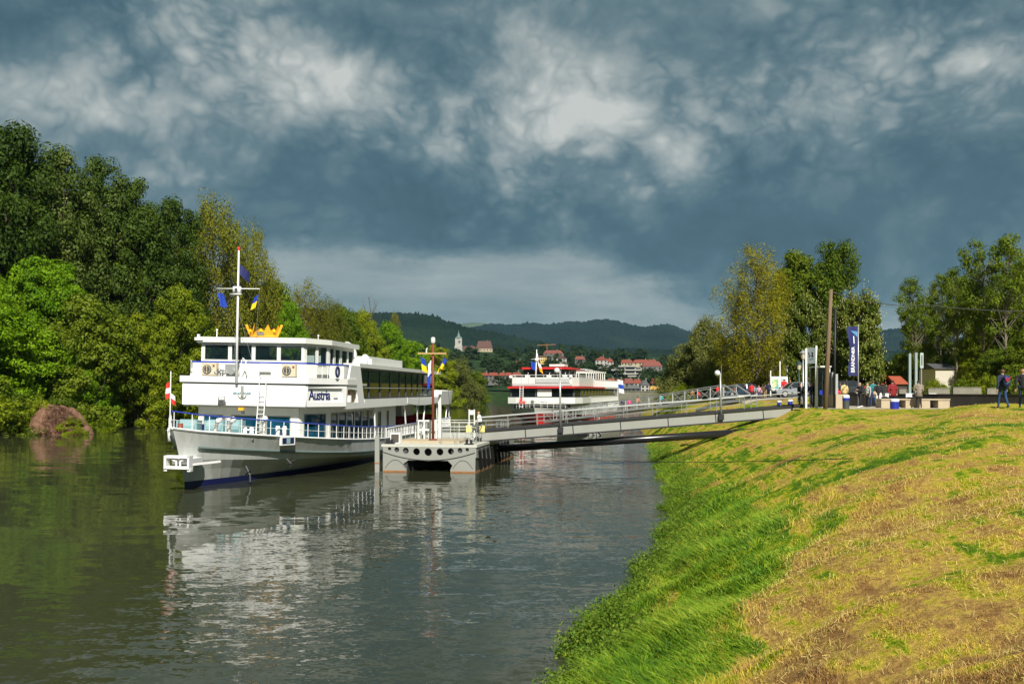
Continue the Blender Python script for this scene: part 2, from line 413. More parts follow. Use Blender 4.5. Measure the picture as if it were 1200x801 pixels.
def mat_bank():
    m = bpy.data.materials.new('bank_soil'); m.use_nodes = True; T = NT(m.node_tree); b = T.n['Principled BSDF']
    pos = T.n.new('ShaderNodeTexCoord').outputs['Object']
    c, v = grass_nodes(T, pos)
    f = T.noise(pos, 14, 6, .7)
    c = T.mix(T.m('MULTIPLY', T.m('SUBTRACT', f, .42), 2.6, clamp=True), T.mix(1.0, c, (.52, .5, .5), 'MULTIPLY'), c)
    T.l.new(c, b.inputs['Base Color']); b.inputs['Roughness'].default_value = .95; b.inputs['Specular IOR Level'].default_value = .1
    bp = T.n.new('ShaderNodeBump'); bp.inputs['Strength'].default_value = .8; bp.inputs['Distance'].default_value = .06
    T.l.new(T.noise(pos, 9, 7, .7), bp.inputs['Height']); T.l.new(bp.outputs[0], b.inputs['Normal'])
    return m
def build_bank():
    ys = np.concatenate([np.arange(-6, 30, .35), np.arange(30, 110, .7), np.geomspace(110, 600, 60)])
    es = np.concatenate([np.arange(-6, 16, .35), np.geomspace(16.2, 300, 50)])
    Y, E = np.meshgrid(ys, es, indexing='ij')
    X = shore(Y) + E / .95
    o = link('riverbank', grid_mesh('riverbank', X, Y, ground(X, Y), mat_bank())); tag(o, kind='structure')
build_bank()

def mat_water():
    m = bpy.data.materials.new('river_water'); m.use_nodes = True; T = NT(m.node_tree); b = T.n['Principled BSDF']
    pos = T.n.new('ShaderNodeTexCoord').outputs['Object']
    murk = T.noise(T.scale(pos, (1, .4, 1)), .03, 4, .6)
    T.l.new(T.ramp(murk, [(.3, (.026, .030, .010)), (.7, (.052, .056, .034))]), b.inputs['Base Color'])
    b.inputs['Roughness'].default_value = .035; b.inputs['IOR'].default_value = 1.34
    b.inputs['Specular IOR Level'].default_value = .5
    # wind patches: calm under the trees to the left, ruffled in the open
    x, y, z = T.sep(pos)[:3]
    line = T.m('ADD', x, T.m('ADD', T.m('MULTIPLY', T.m('SUBTRACT', T.noise(T.scale(pos, (.5, 1, 1)), .16, 4, .6), .5), 7.0), T.m('ADD', T.m('MULTIPLY', y, -.30), 17.7)))
    wind = T.m('MULTIPLY', T.m('ADD', line, 1.0), .28, clamp=True)
    streak = T.m('MULTIPLY', T.m('SUBTRACT', T.noise(T.scale(pos, (.25, 1, 1)), .22, 3, .6, .6), .35), 3.2, clamp=True)
    wind = T.m('MULTIPLY', wind, T.m('ADD', T.m('MULTIPLY', streak, .60), .40))
    # slopes of the waves, summed from long swell to fine wind ripple, written straight into the normal
    def wave(st, sc, det, amp):
        n = T.n.new('ShaderNodeTexNoise'); T.put(n.inputs['Vector'], T.scale(pos, st)); n.inputs['Scale'].default_value = sc; n.inputs['Detail'].default_value = det; n.inputs['Roughness'].default_value = .55; n.inputs['Distortion'].default_value = .3
        r, g, b_ = T.sep(n.outputs['Color'])[:3]
        return T.m('MULTIPLY', T.m('SUBTRACT', r, .5), T.m('MULTIPLY', amp, .5)), T.m('MULTIPLY', T.m('SUBTRACT', g, .5), amp)
    def A(c, w): return T.m('ADD', T.m('MULTIPLY', wind, w), c)
    sx = sy = None
    for (st, sc, det, c, w) in [((.30, 1, 1), .30, 2, .05, .02), ((.35, 1, 1), .95, 2, .07, .08), ((.5, 1.1, 1), 3.0, 3, .045, .30), ((.7, 1.1, 1), 10.0, 3, .02, .26)]:
        a_, b2_ = wave(st, sc, det, A(c, w))
        sx = a_ if sx is None else T.m('ADD', sx, a_); sy = b2_ if sy is None else T.m('ADD', sy, b2_)
    vn = T.n.new('ShaderNodeVectorMath'); vn.operation = 'NORMALIZE'; T.l.new(T.xyz(sx, sy, 1.0), vn.inputs[0])
    T.l.new(vn.outputs[0], b.inputs['Normal'])
    return m
def build_water():
    xs = np.concatenate([-np.geomspace(3000, 60, 20), np.linspace(-50, 50, 21), np.geomspace(60, 3000, 20)])
    ys = np.concatenate([np.linspace(-60, 200, 27), np.geomspace(220, 6000, 30)])
    X, Y = np.meshgrid(xs, ys, indexing='ij')
    o = link('river_water', grid_mesh('river_water', Y * 0 + X, Y, X * 0, mat_water(), False)); tag(o, kind='structure')
build_water()

# ---- left bank
LB = np.array([(-90, 30), (-75, 60), (-62, 92), (-57, 104), (-50, 134), (-42, 170), (-30, 220), (-18, 270), (-9, 305), (-12, 330), (-60, 365), (-250, 420)], float)
def left_dist(X, Y):
    """signed distance to the left shoreline, positive on land"""
    X = np.asarray(X, float); Y = np.asarray(Y, float)
    best = np.full(X.shape, 1e9); sg = np.ones(X.shape)
    for (a, b) in zip(LB[:-1], LB[1:]):
        d = b - a; L = np.dot(d, d); t = np.clip(((X - a[0]) * d[0] + (Y - a[1]) * d[1]) / L, 0, 1)
        qx = X - a[0] - t * d[0]; qy = Y - a[1] - t * d[1]; dd = np.hypot(qx, qy)
        s = np.sign(d[0] * (Y - a[1]) - d[1] * (X - a[0]))
        m = dd < best; best = np.where(m, dd, best); sg = np.where(m, s, sg)
    return best * sg
def left_ground(X, Y):
    d = left_dist(X, Y) + smooth_noise(np.asarray(X) * .15, np.asarray(Y) * .15, 5, 3) * .8
    return np.interp(d, [-20, -2, 0, 1.2, 4, 10, 40, 300], [-3, -.8, 0, 1.1, 2.2, 2.8, 4.0, 7.0]) + np.clip(d, 0, 3) * .06 * smooth_noise(np.asarray(X) * .5, np.asarray(Y) * .5, 6, 3)
def lz(x, y): return float(left_ground(np.array([x]), np.array([y]))[0])
def mat_field(name, stops, scale=.05, bump=.5, bs=3.0, rough=.95, stretch=(1, 1, 1), bd=.3):
    m = bpy.data.materials.new(name); m.use_nodes = True; T = NT(m.node_tree); b = T.n['Principled BSDF']
    pos = T.scale(T.n.new('ShaderNodeTexCoord').outputs['Object'], stretch)
    T.l.new(T.ramp(T.noise(pos, scale, 7, .65, .3), stops), b.inputs['Base Color'])
    b.inputs['Roughness'].default_value = rough; b.inputs['Specular IOR Level'].default_value = .1
    bp = T.n.new('ShaderNodeBump'); bp.inputs['Strength'].default_value = bump; bp.inputs['Distance'].default_value = bd
    T.l.new(T.noise(pos, bs, 6, .65), bp.inputs['Height']); T.l.new(bp.outputs[0], b.inputs['Normal'])
    return m
def build_left():
    xs = np.arange(-260, 10, 1.6); ys = np.arange(34, 430, 2.2)
    X, Y = np.meshgrid(xs, ys, indexing='ij')
    o = link('forest_ground', grid_mesh('forest_ground', X, Y, left_ground(X, Y), mat_field('forest_soil', [(.35, (.02, .035, .01)), (.55, (.05, .085, .015)), (.7, (.09, .11, .03))], .5)))
    tag(o, kind='structure')
build_left()

# ---- far terrain (polar sheets round the camera, real distances)
def ridge(name, pts, D, D0, D1, mat, z0=1.0, rough=6.0, seed=1, du=3.0, nr=40, power=1.0, px0=-900, px1=2100):
    px = np.arange(px0, px1, du)
    H = np.interp(px, [p[0] for p in pts], [p[1] for p in pts])
    Hz = ZC + (HZ - H) / F * D
    r = np.concatenate([np.linspace(D0, D, nr), np.linspace(D * 1.02, D1, 8)])
    U, R = np.meshgrid((px - 600) / F, r, indexing='ij'); HH = np.repeat(Hz[:, None], len(r), 1)
    t = np.clip((R - D0) / (D - D0), 0, 1); t = (t * t * (3 - 2 * t)) ** power
    back = 1 - .6 * np.clip((R - D) / (D1 - D), 0, 1)
    Z = z0 + (HH - z0) * t * back
    X = U * R
    sc = 22.0 / D
    Z = Z + t * smooth_noise(X * sc * 1.5, R * sc * .7, seed, 4) * D * .0030 + t * np.random.RandomState(seed).randn(*Z.shape) * rough * .35
    o = link(name, grid_mesh(name, X, R, Z, mat, False)); tag(o, kind='structure'); return o
town_pts = [(-900, 430), (440, 412), (520, 412), (600, 414), (700, 418), (800, 420), (1000, 425), (2100, 430)]
def town_z(x, y):
    """slope the far town stands on"""
    u = x / y * F + 600
    H = np.interp(u, [p[0] for p in town_pts], [p[1] for p in town_pts]); D, D0 = 1350., 560.
    Hz = ZC + (HZ - H) / F * D
    t = np.clip((y - D0) / (D - D0), 0, 1); t = t * t * (3 - 2 * t)
    return 2.6 + (Hz - 2.6) * t
def build_far():
    woods = mat_field('town_slope_cover', [(.35, (.012, .028, .010)), (.5, (.022, .045, .012)), (.62, (.04, .07, .02)), (.75, (.06, .075, .03))], .02, 1.0, .12, bd=4)
    px = np.arange(-900, 2100, 4.0); r = np.concatenate([[560, 561], np.linspace(566, 1350, 60), np.linspace(1370, 1700, 6)])
    U, R = np.meshgrid((px - 600) / F, r, indexing='ij'); X = U * R
    Z = town_z(X, R); Z[:, 0] = -1.0; Z[:, 1] = .2
    o = link('town_slope', grid_mesh('town_slope', X, R, Z, woods, True)); tag(o, kind='structure')
    dark = mat_field('cloud_shaded_forest_cover', [(.35, (.006, .015, .010)), (.5, (.010, .023, .014)), (.60, (.015, .032, .016)), (.68, (.03, .052, .022)), (.78, (.02, .04, .018))], .0042, 1.0, .06, bd=8)  # cloud shadow over this hill is painted in as very dark greens
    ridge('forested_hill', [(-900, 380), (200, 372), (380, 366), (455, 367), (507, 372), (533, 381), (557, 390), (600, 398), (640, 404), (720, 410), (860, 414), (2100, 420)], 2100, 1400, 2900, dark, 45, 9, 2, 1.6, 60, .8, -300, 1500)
    far = mat_field('cloud_shaded_far_cover', [(.35, (.006, .015, .015)), (.55, (.010, .022, .019)), (.68, (.018, .034, .022)), (.8, (.03, .048, .028))], .0022, 1.0, .03, bd=12)  # dark bluish greens: the cloud shadow on the far hills, put into their colour
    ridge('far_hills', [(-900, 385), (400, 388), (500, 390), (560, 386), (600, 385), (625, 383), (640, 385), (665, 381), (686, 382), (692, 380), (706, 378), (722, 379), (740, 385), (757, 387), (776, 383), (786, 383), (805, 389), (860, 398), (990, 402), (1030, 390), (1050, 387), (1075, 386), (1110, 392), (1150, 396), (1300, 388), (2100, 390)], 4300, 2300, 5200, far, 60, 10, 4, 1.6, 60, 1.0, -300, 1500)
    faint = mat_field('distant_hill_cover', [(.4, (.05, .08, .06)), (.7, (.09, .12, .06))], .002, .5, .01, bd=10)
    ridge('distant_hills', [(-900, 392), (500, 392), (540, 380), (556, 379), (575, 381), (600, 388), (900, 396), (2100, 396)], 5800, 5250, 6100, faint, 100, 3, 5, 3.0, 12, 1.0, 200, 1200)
    # quay wall and strip under the town
    q = MB()
    P0 = PX(705, 457, 557); P1 = PX(860, 457, 557)
    q.box(((P0.x + P1.x) / 2 + 20, 558, 2.2), (P1.x - P0.x + 60, 2.0, 4.6), 0)
    q.box(((P0.x + P1.x) / 2 + 20, 556.85, 4.4), (P1.x - P0.x + 60, .3, .35), 0)
    o = q.build('quay_wall', principled('quay_stone', (.16, .15, .11), .9, var=.3, vscale=.3, dirt=(.05, .07, .03), dscale=.1, damt=.8)); tag(o, 'long grey stone quay wall along the far waterline below the town', 'quay wall')
build_far()

def build_haze():
    m = bpy.data.materials.new('haze_air'); m.use_nodes = True; T = NT(m.node_tree); T.n.clear()
    out = T.n.new('ShaderNodeOutputMaterial'); v = T.n.new('ShaderNodeVolumePrincipled')
    v.inputs['Color'].default_value = (.35, .70, 1.0, 1); v.inputs['Density'].default_value = HAZE; v.inputs['Anisotropy'].default_value = 0.0
    T.l.new(v.outputs[0], out.inputs['Volume'])
    b = MB().box((0, 2950, 248.5), (9000, 6500, 503), 0)
    o = b.build('haze', m); tag(o, kind='stuff')
HAZE = 0.000028
build_haze()
# ------------------------------------------------------------------ trees
def leaf_mat(name, stops, trans=.32, cscale=.35, rough=.55):
    m = bpy.data.materials.new(name); m.use_nodes = True; T = NT(m.node_tree); T.n.clear()
    out = T.n.new('ShaderNodeOutputMaterial')
    g = T.n.new('ShaderNodeNewGeometry'); tc = T.n.new('ShaderNodeTexCoord'); oi = T.n.new('ShaderNodeObjectInfo')
    cl = T.noise(tc.outputs['Object'], cscale, 3, .6)
    v = T.m('ADD', T.m('ADD', T.m('MULTIPLY', g.outputs['Random Per Island'], .26), .08), T.m('MULTIPLY', cl, .78))
    v = T.m('ADD', v, T.m('MULTIPLY', T.m('SUBTRACT', oi.outputs['Random'], .5), .22))
    c = T.ramp(v, stops)
    d = T.n.new('ShaderNodeBsdfPrincipled'); T.l.new(c, d.inputs['Base Color']); d.inputs['Roughness'].default_value = rough; d.inputs['Specular IOR Level'].default_value = .12
    tr = T.n.new('ShaderNodeBsdfTranslucent'); T.l.new(T.mix(1.0, c, (1.25, 1.15, .5), 'MULTIPLY'), tr.inputs[0])
    mx = T.n.new('ShaderNodeMixShader'); mx.inputs[0].default_value = trans
    T.l.new(d.outputs[0], mx.inputs[1]); T.l.new(tr.outputs[0], mx.inputs[2]); T.l.new(mx.outputs[0], out.inputs[0])
    return m
LM = {
 'poplar': leaf_mat('dark_poplar_leaves', [(.25, (.018, .040, .005)), (.5, (.042, .080, .009)), (.8, (.095, .14, .016))]),
 'poplar_seed': leaf_mat('seeding_poplar_leaves', [(.2, (.022, .048, .006)), (.5, (.055, .095, .012)), (.72, (.11, .15, .025)), (.9, (.28, .30, .12))]),
 'maple': leaf_mat('fresh_maple_leaves', [(.25, (.045, .12, .004)), (.5, (.105, .22, .006)), (.8, (.22, .36, .010))], .4),
 'yellowgreen': leaf_mat('yellow_green_leaves', [(.25, (.07, .12, .006)), (.5, (.15, .21, .009)), (.8, (.27, .31, .014))], .4),
 'willow': leaf_mat('olive_willow_leaves', [(.25, (.055, .070, .008)), (.5, (.12, .14, .012)), (.8, (.22, .22, .02))], .3),
 'midgreen': leaf_mat('mid_green_leaves', [(.25, (.035, .065, .006)), (.5, (.085, .14, .009)), (.8, (.17, .22, .015))], .35),
 'greywillow': leaf_mat('grey_willow_leaves', [(.25, (.07, .085, .02)), (.5, (.12, .14, .03)), (.8, (.20, .21, .05))], .3),
 'spring': leaf_mat('spring_leaves', [(.25, (.09, .10, .006)), (.5, (.17, .17, .010)), (.8, (.30, .28, .015))], .35),
 'chestnut': leaf_mat('chestnut_leaves', [(.25, (.02, .045, .006)), (.5, (.06, .095, .010)), (.8, (.15, .17, .02))], .25),
 'blossom': leaf_mat('chestnut_blossom', [(.2, (.28, .30, .08)), (.8, (.50, .46, .20))], .2),
 'far': leaf_mat('far_tree_leaves', [(.2, (.012, .028, .010)), (.5, (.025, .050, .014)), (.85, (.055, .085, .02))], .2),
 'twigs': M['bark'],
}
def leaves_np(C, size, rs, up=.35, aspect=.62, out=None):
    """diamond leaves at points C"""
    n = len(C)
    nrm = rs.randn(n, 3); nrm[:, 2] = nrm[:, 2] * .8 + up * 2.0
    if out is not None: nrm = nrm * .62 + out * 1.5
    nrm /= np.linalg.norm(nrm, axis=1)[:, None]
    a = rs.randn(n, 3); a -= nrm * (a * nrm).sum(1)[:, None]; a /= np.linalg.norm(a, axis=1)[:, None]
    b = np.cross(nrm, a); s = size * (.6 + .8 * rs.rand(n))[:, None]
    droop = nrm * s * .22
    V = np.stack([C - a * s, C + b * s * aspect + droop * 0, C + a * s - droop, C - b * s * aspect + droop], 1).reshape(-1, 3)
    return V, np.arange(n * 4).reshape(n, 4)
def gen_tree(seed, H=20., R=5., base=.15, nclump=170, per=136, leaf=0.163, cr=.95, top=.55, shape='oval', lean=0.0, lobes=.28, limb=True, trunk_r=None, flat=.75, shell=.45, barknode='bark', vis_trunk=0.0, split=1):
    rs = np.random.RandomState(seed)
    tr = MB(); r0 = trunk_r or H * .018
    tp = [Vector((0, 0, -.4))]; 
    for i in range(1, 9):
        t = i / 8; tp.append(Vector((rs.randn() * .02 * H * t + lean * H * t * t, rs.randn() * .02 * H * t, H * .92 * t)))
    tr.tube(tp, [r0 * 1.35] + [r0 * (1 - .88 * (i / 8)) for i in range(1, 9)], 8)
    def trunk_at(z):
        t = max(0, min(.999, z / (H * .92))) * 8; i = int(t); f = t - i
        a = tp[min(i, 8)]; b = tp[min(i + 1, 8)]; return a.lerp(b, f)
    centres = []; ph = rs.rand(4) * 6.28
    tries = 0
    while len(centres) < nclump and tries < nclump * 30:
        tries += 1
        h = base + (1 - base) * rs.rand(); q = (h - base) / (1 - base)
        if shape == 'oval': env = math.sqrt(max(0, 1 - ((q - .45) / .57) ** 2))
        elif shape == 'column': env = min(1, q * 5 + .25) * (max(0, 1 - q ** 3.2)) ** .6
        elif shape == 'dome': env = math.sqrt(max(0, 1 - q ** 2.2))
        elif shape == 'vase': env = (q ** .55) * math.sqrt(max(0, 1 - ((q - .6) / .42) ** 2 if q > .6 else 1))
        else: env = (1 - q) ** .8
        th = rs.rand() * 6.283
        env *= 1 + lobes * (math.sin(2 * th + ph[0] + 4 * q) * .5 + math.sin(3 * th + ph[1] - 7 * q) * .5 + math.sin(9 * q + ph[2] + th) * .4)
        if rs.rand() > env ** 1.2 + .05: continue
        rad = R * env * (rs.rand() ** shell)
        c = trunk_at(h * H); centres.append((c.x + rad * math.cos(th), c.y + rad * math.sin(th), h * H))
    centres = np.array(centres)
    if limb:
        K = min(len(centres), 46)
        for c in centres[rs.permutation(len(centres))[:K]]:
            rad = math.hypot(c[0], c[1]); zs = max(H * base * .6 + .3, c[2] - rad * (.6 + .5 * rs.rand()) - .05 * H)
            p0 = trunk_at(zs); p3 = Vector(c)
            p1 = p0.lerp(p3, .35) + Vector((0, 0, -.04 * rad)) ; p2 = p0.lerp(p3, .7) + Vector(rs.randn(3) * .05 * rad)
            w = r0 * (1 - .8 * zs / H) * .42
            tr.tube([p0, p1, p2, p3], [w, w * .7, w * .42, w * .12], 5, cap=False)
            for j in range(3):
                e = p2 + Vector(rs.randn(3) * cr * 1.1) + Vector((0, 0, .3 * cr)); tr.tube([p2, e], [w * .25, w * .06], 3, cap=False)
    trunk = tr.mesh('trunk', M[barknode], True)
    n = len(centres) * per
    cc = np.repeat(centres, per, 0)
    sz = np.repeat(.6 + .8 * rs.rand(len(centres)), per)[:, None]
    g3 = rs.randn(n, 3); ln = np.linalg.norm(g3, axis=1)[:, None]; g3 *= np.minimum(1, 1.75 / ln); g3 *= (.55 + .45 * np.minimum(1, ln / 1.2))
    P = cc + g3 * cr * sz * np.array([.66, .66, .66 * flat])
    V, Fq = leaves_np(P, leaf, rs, out=g3 / 1.4 + np.array([0, 0, .15]))
    return trunk, V, Fq, centres
PROTO = {}
def proto(kind, mat, seeds, **kw):
    PROTO[kind] = []
    for s in seeds:
        t, V, Fq, C = gen_tree(s, **kw)
        extra = None
        if kind == 'chestnut':
            rs = np.random.RandomState(s + 77); R = C[rs.permutation(len(C))]
            d = R - np.array([0, 0, kw['H'] * .45]); d /= np.linalg.norm(d, axis=1)[:, None]
            P = (R + d * .8)[:, None, :] + rs.randn(len(R), 3, 3) * .5; P = P.reshape(-1, 3)
            mb_v = []; mb_f = []
            for p in P:
                b = len(mb_v); w = .065; h = .22
                mb_v += [(p[0] - w, p[1], p[2]), (p[0] + w * .5, p[1] - w, p[2]), (p[0] + w * .5, p[1] + w, p[2]), (p[0], p[1], p[2] + h)]
                mb_f += [(b, b + 1, b + 3), (b + 1, b + 2, b + 3), (b + 2, b, b + 3)]
            extra = np_mesh('blossoms', mb_v, mb_f, LM['blossom'], 3)
        PROTO[kind].append((t, np_mesh('crown', V, Fq, LM[mat]), extra, kw['H'], kw['R']))
proto('poplar', 'poplar', (1, 2), H=26., R=6.2, base=.04, nclump=270, per=230, leaf=0.178, cr=1.3, shape='column', shell=.38, lobes=.22)
proto('poplar_seed', 'poplar_seed', (3,), H=26., R=6.0, base=.05, nclump=270, per=220, leaf=0.178, cr=1.25, shape='column', shell=.38, lobes=.25)
proto('maple', 'maple', (4, 5), H=14., R=6.5, base=.0, nclump=330, per=200, leaf=0.150, cr=.95, shape='dome', shell=.35, lobes=.3, flat=.6)
proto('yellowgreen', 'yellowgreen', (6, 7), H=14., R=6.2, base=.0, nclump=330, per=180, leaf=0.145, cr=.85, shape='dome', shell=.35, lobes=.34, flat=.6)
proto('willow', 'willow', (8, 9), H=22., R=7.5, base=.06, nclump=330, per=136, leaf=0.141, cr=1.15, shape='oval', lobes=.34, shell=.45, flat=1.1)
proto('midgreen', 'midgreen', (10, 11), H=14., R=5.0, base=.0, nclump=260, per=127, leaf=0.178, cr=.9, shape='oval', lobes=.34, shell=.4)
proto('greywillow', 'greywillow', (12, 13), H=12., R=5.0, base=.0, nclump=240, per=127, leaf=0.141, cr=.85, shape='dome', lobes=.36, shell=.4, flat=1.0)
proto('spring', 'spring', (14, 15), H=17., R=3.8, base=.06, nclump=260, per=71, leaf=0.096, cr=.8, shape='oval', lobes=.35, shell=.6, flat=1.2)
proto('rear', 'midgreen', (16, 17), H=19., R=4.6, base=.35, nclump=150, per=144, leaf=0.163, cr=1.0, shape='vase', lobes=.4, shell=.5)
proto('chestnut', 'chestnut', (18, 19), H=13., R=4.2, base=.04, nclump=300, per=127, leaf=0.178, cr=.72, shape='oval', lobes=.22, shell=.33)
proto('forest', 'midgreen', (20, 21, 22), H=20., R=3.2, base=.40, nclump=72, per=102, leaf=0.148, cr=.8, shape='oval', lobes=.45, shell=.6, trunk_r=.24, barknode='barkpale')
proto('forest_thin', 'spring', (23,), H=20., R=2.6, base=.42, nclump=90, per=16, leaf=.13, cr=.9, shape='vase', lobes=.4, shell=.6, trunk_r=.2, barknode='barkpale')
proto('bush', 'midgreen', (25, 26), H=4., R=3.2, base=.0, nclump=70, per=102, leaf=0.118, cr=.6, shape='dome', lobes=.4, shell=.4, limb=False)
proto('bush_bright', 'yellowgreen', (27,), H=4., R=3.2, base=.0, nclump=70, per=102, leaf=0.118, cr=.6, shape='dome', lobes=.4, shell=.4, limb=False)
proto('far', 'far', (28, 29, 30), H=13., R=5.0, base=.02, nclump=46, per=26, leaf=.62, cr=1.3, shape='dome', lobes=.3, shell=.4, limb=False)
proto('far_conifer', 'far', (31,), H=16., R=3.2, base=.02, nclump=46, per=24, leaf=.55, cr=.8, shape='cone', lobes=.1, shell=.5, limb=False)
proto('bare', 'spring', (33,), H=16., R=3.6, base=.25, nclump=80, per=3, leaf=.06, cr=.8, shape='vase', lobes=.3, shell=.6)
TCOUNT = {}
ORD = ['first', 'second', 'third', 'fourth', 'fifth', 'sixth', 'seventh', 'eighth', 'ninth', 'tenth', 'eleventh', 'twelfth', 'thirteenth', 'fourteenth']
def tree(kind, name, x, y, z, H, R, label, group=None, rz=None, cat='tree', blossoms=True):
    k = TCOUNT.get(kind, 0); TCOUNT[kind] = k + 1
    tm, cm, ex, h0, r0 = PROTO[kind][k % len(PROTO[kind])]
    e = empty(name, (x, y, z), (k * 2.399) if rz is None else rz, label, cat, group)
    e.scale = (R / r0, R / r0, H / h0)
    link('trunk', tm, e); link('crown', cm, e)
    if ex is not None and blossoms:
        b = link('blossoms', ex, e); b['kind'] = 'stuff'
    return e
def tree_px(kind, name, px, topy, Y, wpx, label, group=None, zf=None, base=None):
    p = PX(px, 457, Y); z = (zf(p.x, Y) if zf else 0.0)
    H = PX(px, topy, Y).z - z; R = wpx / F * Y / 2
    return tree(kind, name, p.x, Y, z - .2, H + .2, R, label, group)

# -- left forest, from the near left to the river bend
L = lz
tree_px('poplar', 'poplar_tree', -75, 130, 128, 130, 'tall dark poplar at the left margin, only its right side in view', zf=L)
tree_px('poplar', 'poplar_tree', 15, 148, 130, 120, 'tallest dark green poplar, first at the left of the far riverbank', zf=L)
tree_px('poplar_seed', 'poplar_tree', 70, 176, 136, 100, 'tall poplar with pale seed tufts on its crown, second from the left', zf=L)
tree_px('poplar_seed', 'poplar_tree', 118, 190, 145, 90, 'poplar with a pale tufted top beside the dark gap in the tall row', zf=L)
tree_px('poplar', 'poplar_tree', 165, 214, 148, 86, 'dark poplar stepping down from the tall row, above the yellow-green maple', zf=L)
tree_px('poplar', 'poplar_tree', 205, 234, 156, 76, 'lowest dark poplar at the right end of the tall row', zf=L)
ROWS1 = [(-20, 180, 165, 110), (45, 190, 168, 110), (100, 215, 170, 100), (150, 240, 172, 100), (190, 255, 178, 90)]
for i, (px, ty, Y, w) in enumerate(ROWS1):
    tree_px('poplar', 'poplar_tree', px, ty, Y, w, ORD[sorted(range(len(ROWS1)), key=lambda q: ROWS1[q][0]).index(i)] + ' dark poplar from the left in the rear rank behind the tall row', 'poplars in the rear rank', L)
tree_px('willow', 'willow_tree', 252, 238, 172, 100, 'big olive-brown willow directly behind the mast of the white ship', zf=L)
tree_px('willow', 'willow_tree', 292, 262, 182, 66, 'olive willow leaning to the right of the ship mast', zf=L)
tree_px('maple', 'maple_tree', -30, 320, 112, 150, 'bright green maple at the left margin above the water', zf=L)
tree_px('maple', 'maple_tree', 45, 300, 126, 120, 'broad fresh green maple above the bare earth mound', zf=L)
tree_px('midgreen', 'maple_tree', 108, 352, 120, 90, 'shaded green maple between the bright maple and the yellow-green one', zf=L)
tree_px('maple', 'maple_tree', 100, 392, 120, 64, 'low bright maple hanging over the right edge of the earth mound', zf=L)
tree_px('yellowgreen', 'maple_tree', 158, 368, 128, 84, 'yellow-green maple with low branches reaching to the water', zf=L)
tree_px('yellowgreen', 'maple_tree', 206, 338, 138, 96, 'yellow-green round maple left of the bridge of the white ship', zf=L)
tree_px('yellowgreen', 'maple_tree', 186, 415, 136, 60, 'low yellow-green tree at the waterline beside the bow flag', zf=L)
tree_px('midgreen', 'leafy_tree', 235, 400, 150, 70, 'green tree half hidden by the wheelhouse of the white ship', zf=L)
tree_px('midgreen', 'leafy_tree', 318, 330, 190, 60, 'green tree rising right of the crown ornament', zf=L)
tree_px('maple', 'leafy_tree', 342, 352, 186, 50, 'fresh green tree above the wheelhouse roof of the white ship', zf=L)
tree_px('spring', 'leafy_tree', 358, 330, 205, 56, 'brownish budding tree with thin top between two green ones', zf=L)
tree_px('willow', 'leafy_tree', 385, 352, 208, 48, 'olive tree behind the rear corner of the wheelhouse', zf=L)
tree_px('midgreen', 'leafy_tree', 405, 362, 215, 44, 'dull green tree right of the olive tree on the left bank', zf=L)
tree_px('bare', 'bare_tree', 434, 338, 232, 34, 'bare twiggy tree sticking up above the green bank', zf=L)
tree_px('yellowgreen', 'leafy_tree', 424, 366, 226, 56, 'lit yellow-green tree below the bare treetop', zf=L)
tree_px('maple', 'leafy_tree', 455, 378, 236, 46, 'bright green tree above the saloon roof of the white ship', zf=L)
tree_px('spring', 'leafy_tree', 463, 368, 244, 22, 'thin reddish brown sapling in front of the dark hill', zf=L)
tree_px('maple', 'leafy_tree', 482, 398, 246, 54, 'green tree behind the left flag of the pontoon mast', zf=L)
tree_px('yellowgreen', 'leafy_tree', 512, 404, 262, 52, 'light green tree behind the rusty pontoon mast', zf=L)
tree_px('greywillow', 'leafy_tree', 538, 420, 278, 46, 'soft grey-green tree right of the pontoon mast', zf=L)
tree_px('midgreen', 'leafy_tree', 555, 436, 292, 34, 'last small green tree at the tip of the left bank', zf=L)
rs = np.random.RandomState(4)
for i in range(26):
    t = rs.rand(); k = int(t * 7.99); a, b = LB[2 + k], LB[3 + k]; f = rs.rand(); p = a + (b - a) * f
    n = np.array([-(b - a)[1], (b - a)[0]]); n /= np.linalg.norm(n); q = p + n * (1.5 + 3 * rs.rand())
    u = q[0] / q[1] * F + 600
    if 22 < u < 98: continue
    tree('bush' if rs.rand() < .6 else 'bush_bright', 'bush', q[0], q[1], lz(q[0], q[1]) - .3, 3 + 3 * rs.rand(), 3 + 2.5 * rs.rand(), 'leafy bush overhanging the water at the foot of the left bank trees', 'bushes along the left waterline', cat='bush')
for i in range(34):   # deeper rows that close the gaps between trunks
    k = rs.randint(1, 9); a, b = LB[k], LB[k + 1]; p = a + (b - a) * rs.rand(); n = np.array([-(b - a)[1], (b - a)[0]]); n /= np.linalg.norm(n); q = p + n * (14 + 22 * rs.rand())
    u = q[0] / q[1] * F + 600
    lim = np.interp(u, [-200, 0, 200, 260, 330, 420, 480, 560], [230, 235, 300, 320, 390, 400, 425, 450])
    zt = PX(u, lim, q[1]).z; z = lz(q[0], q[1])
    tree('midgreen' if i % 3 else 'poplar', 'forest_tree', q[0], q[1], z, max(5, zt - z), 5.0 + 2 * rs.rand(), 'green tree deep in the wood behind the front trees of the left bank', 'inner trees of the left wood')

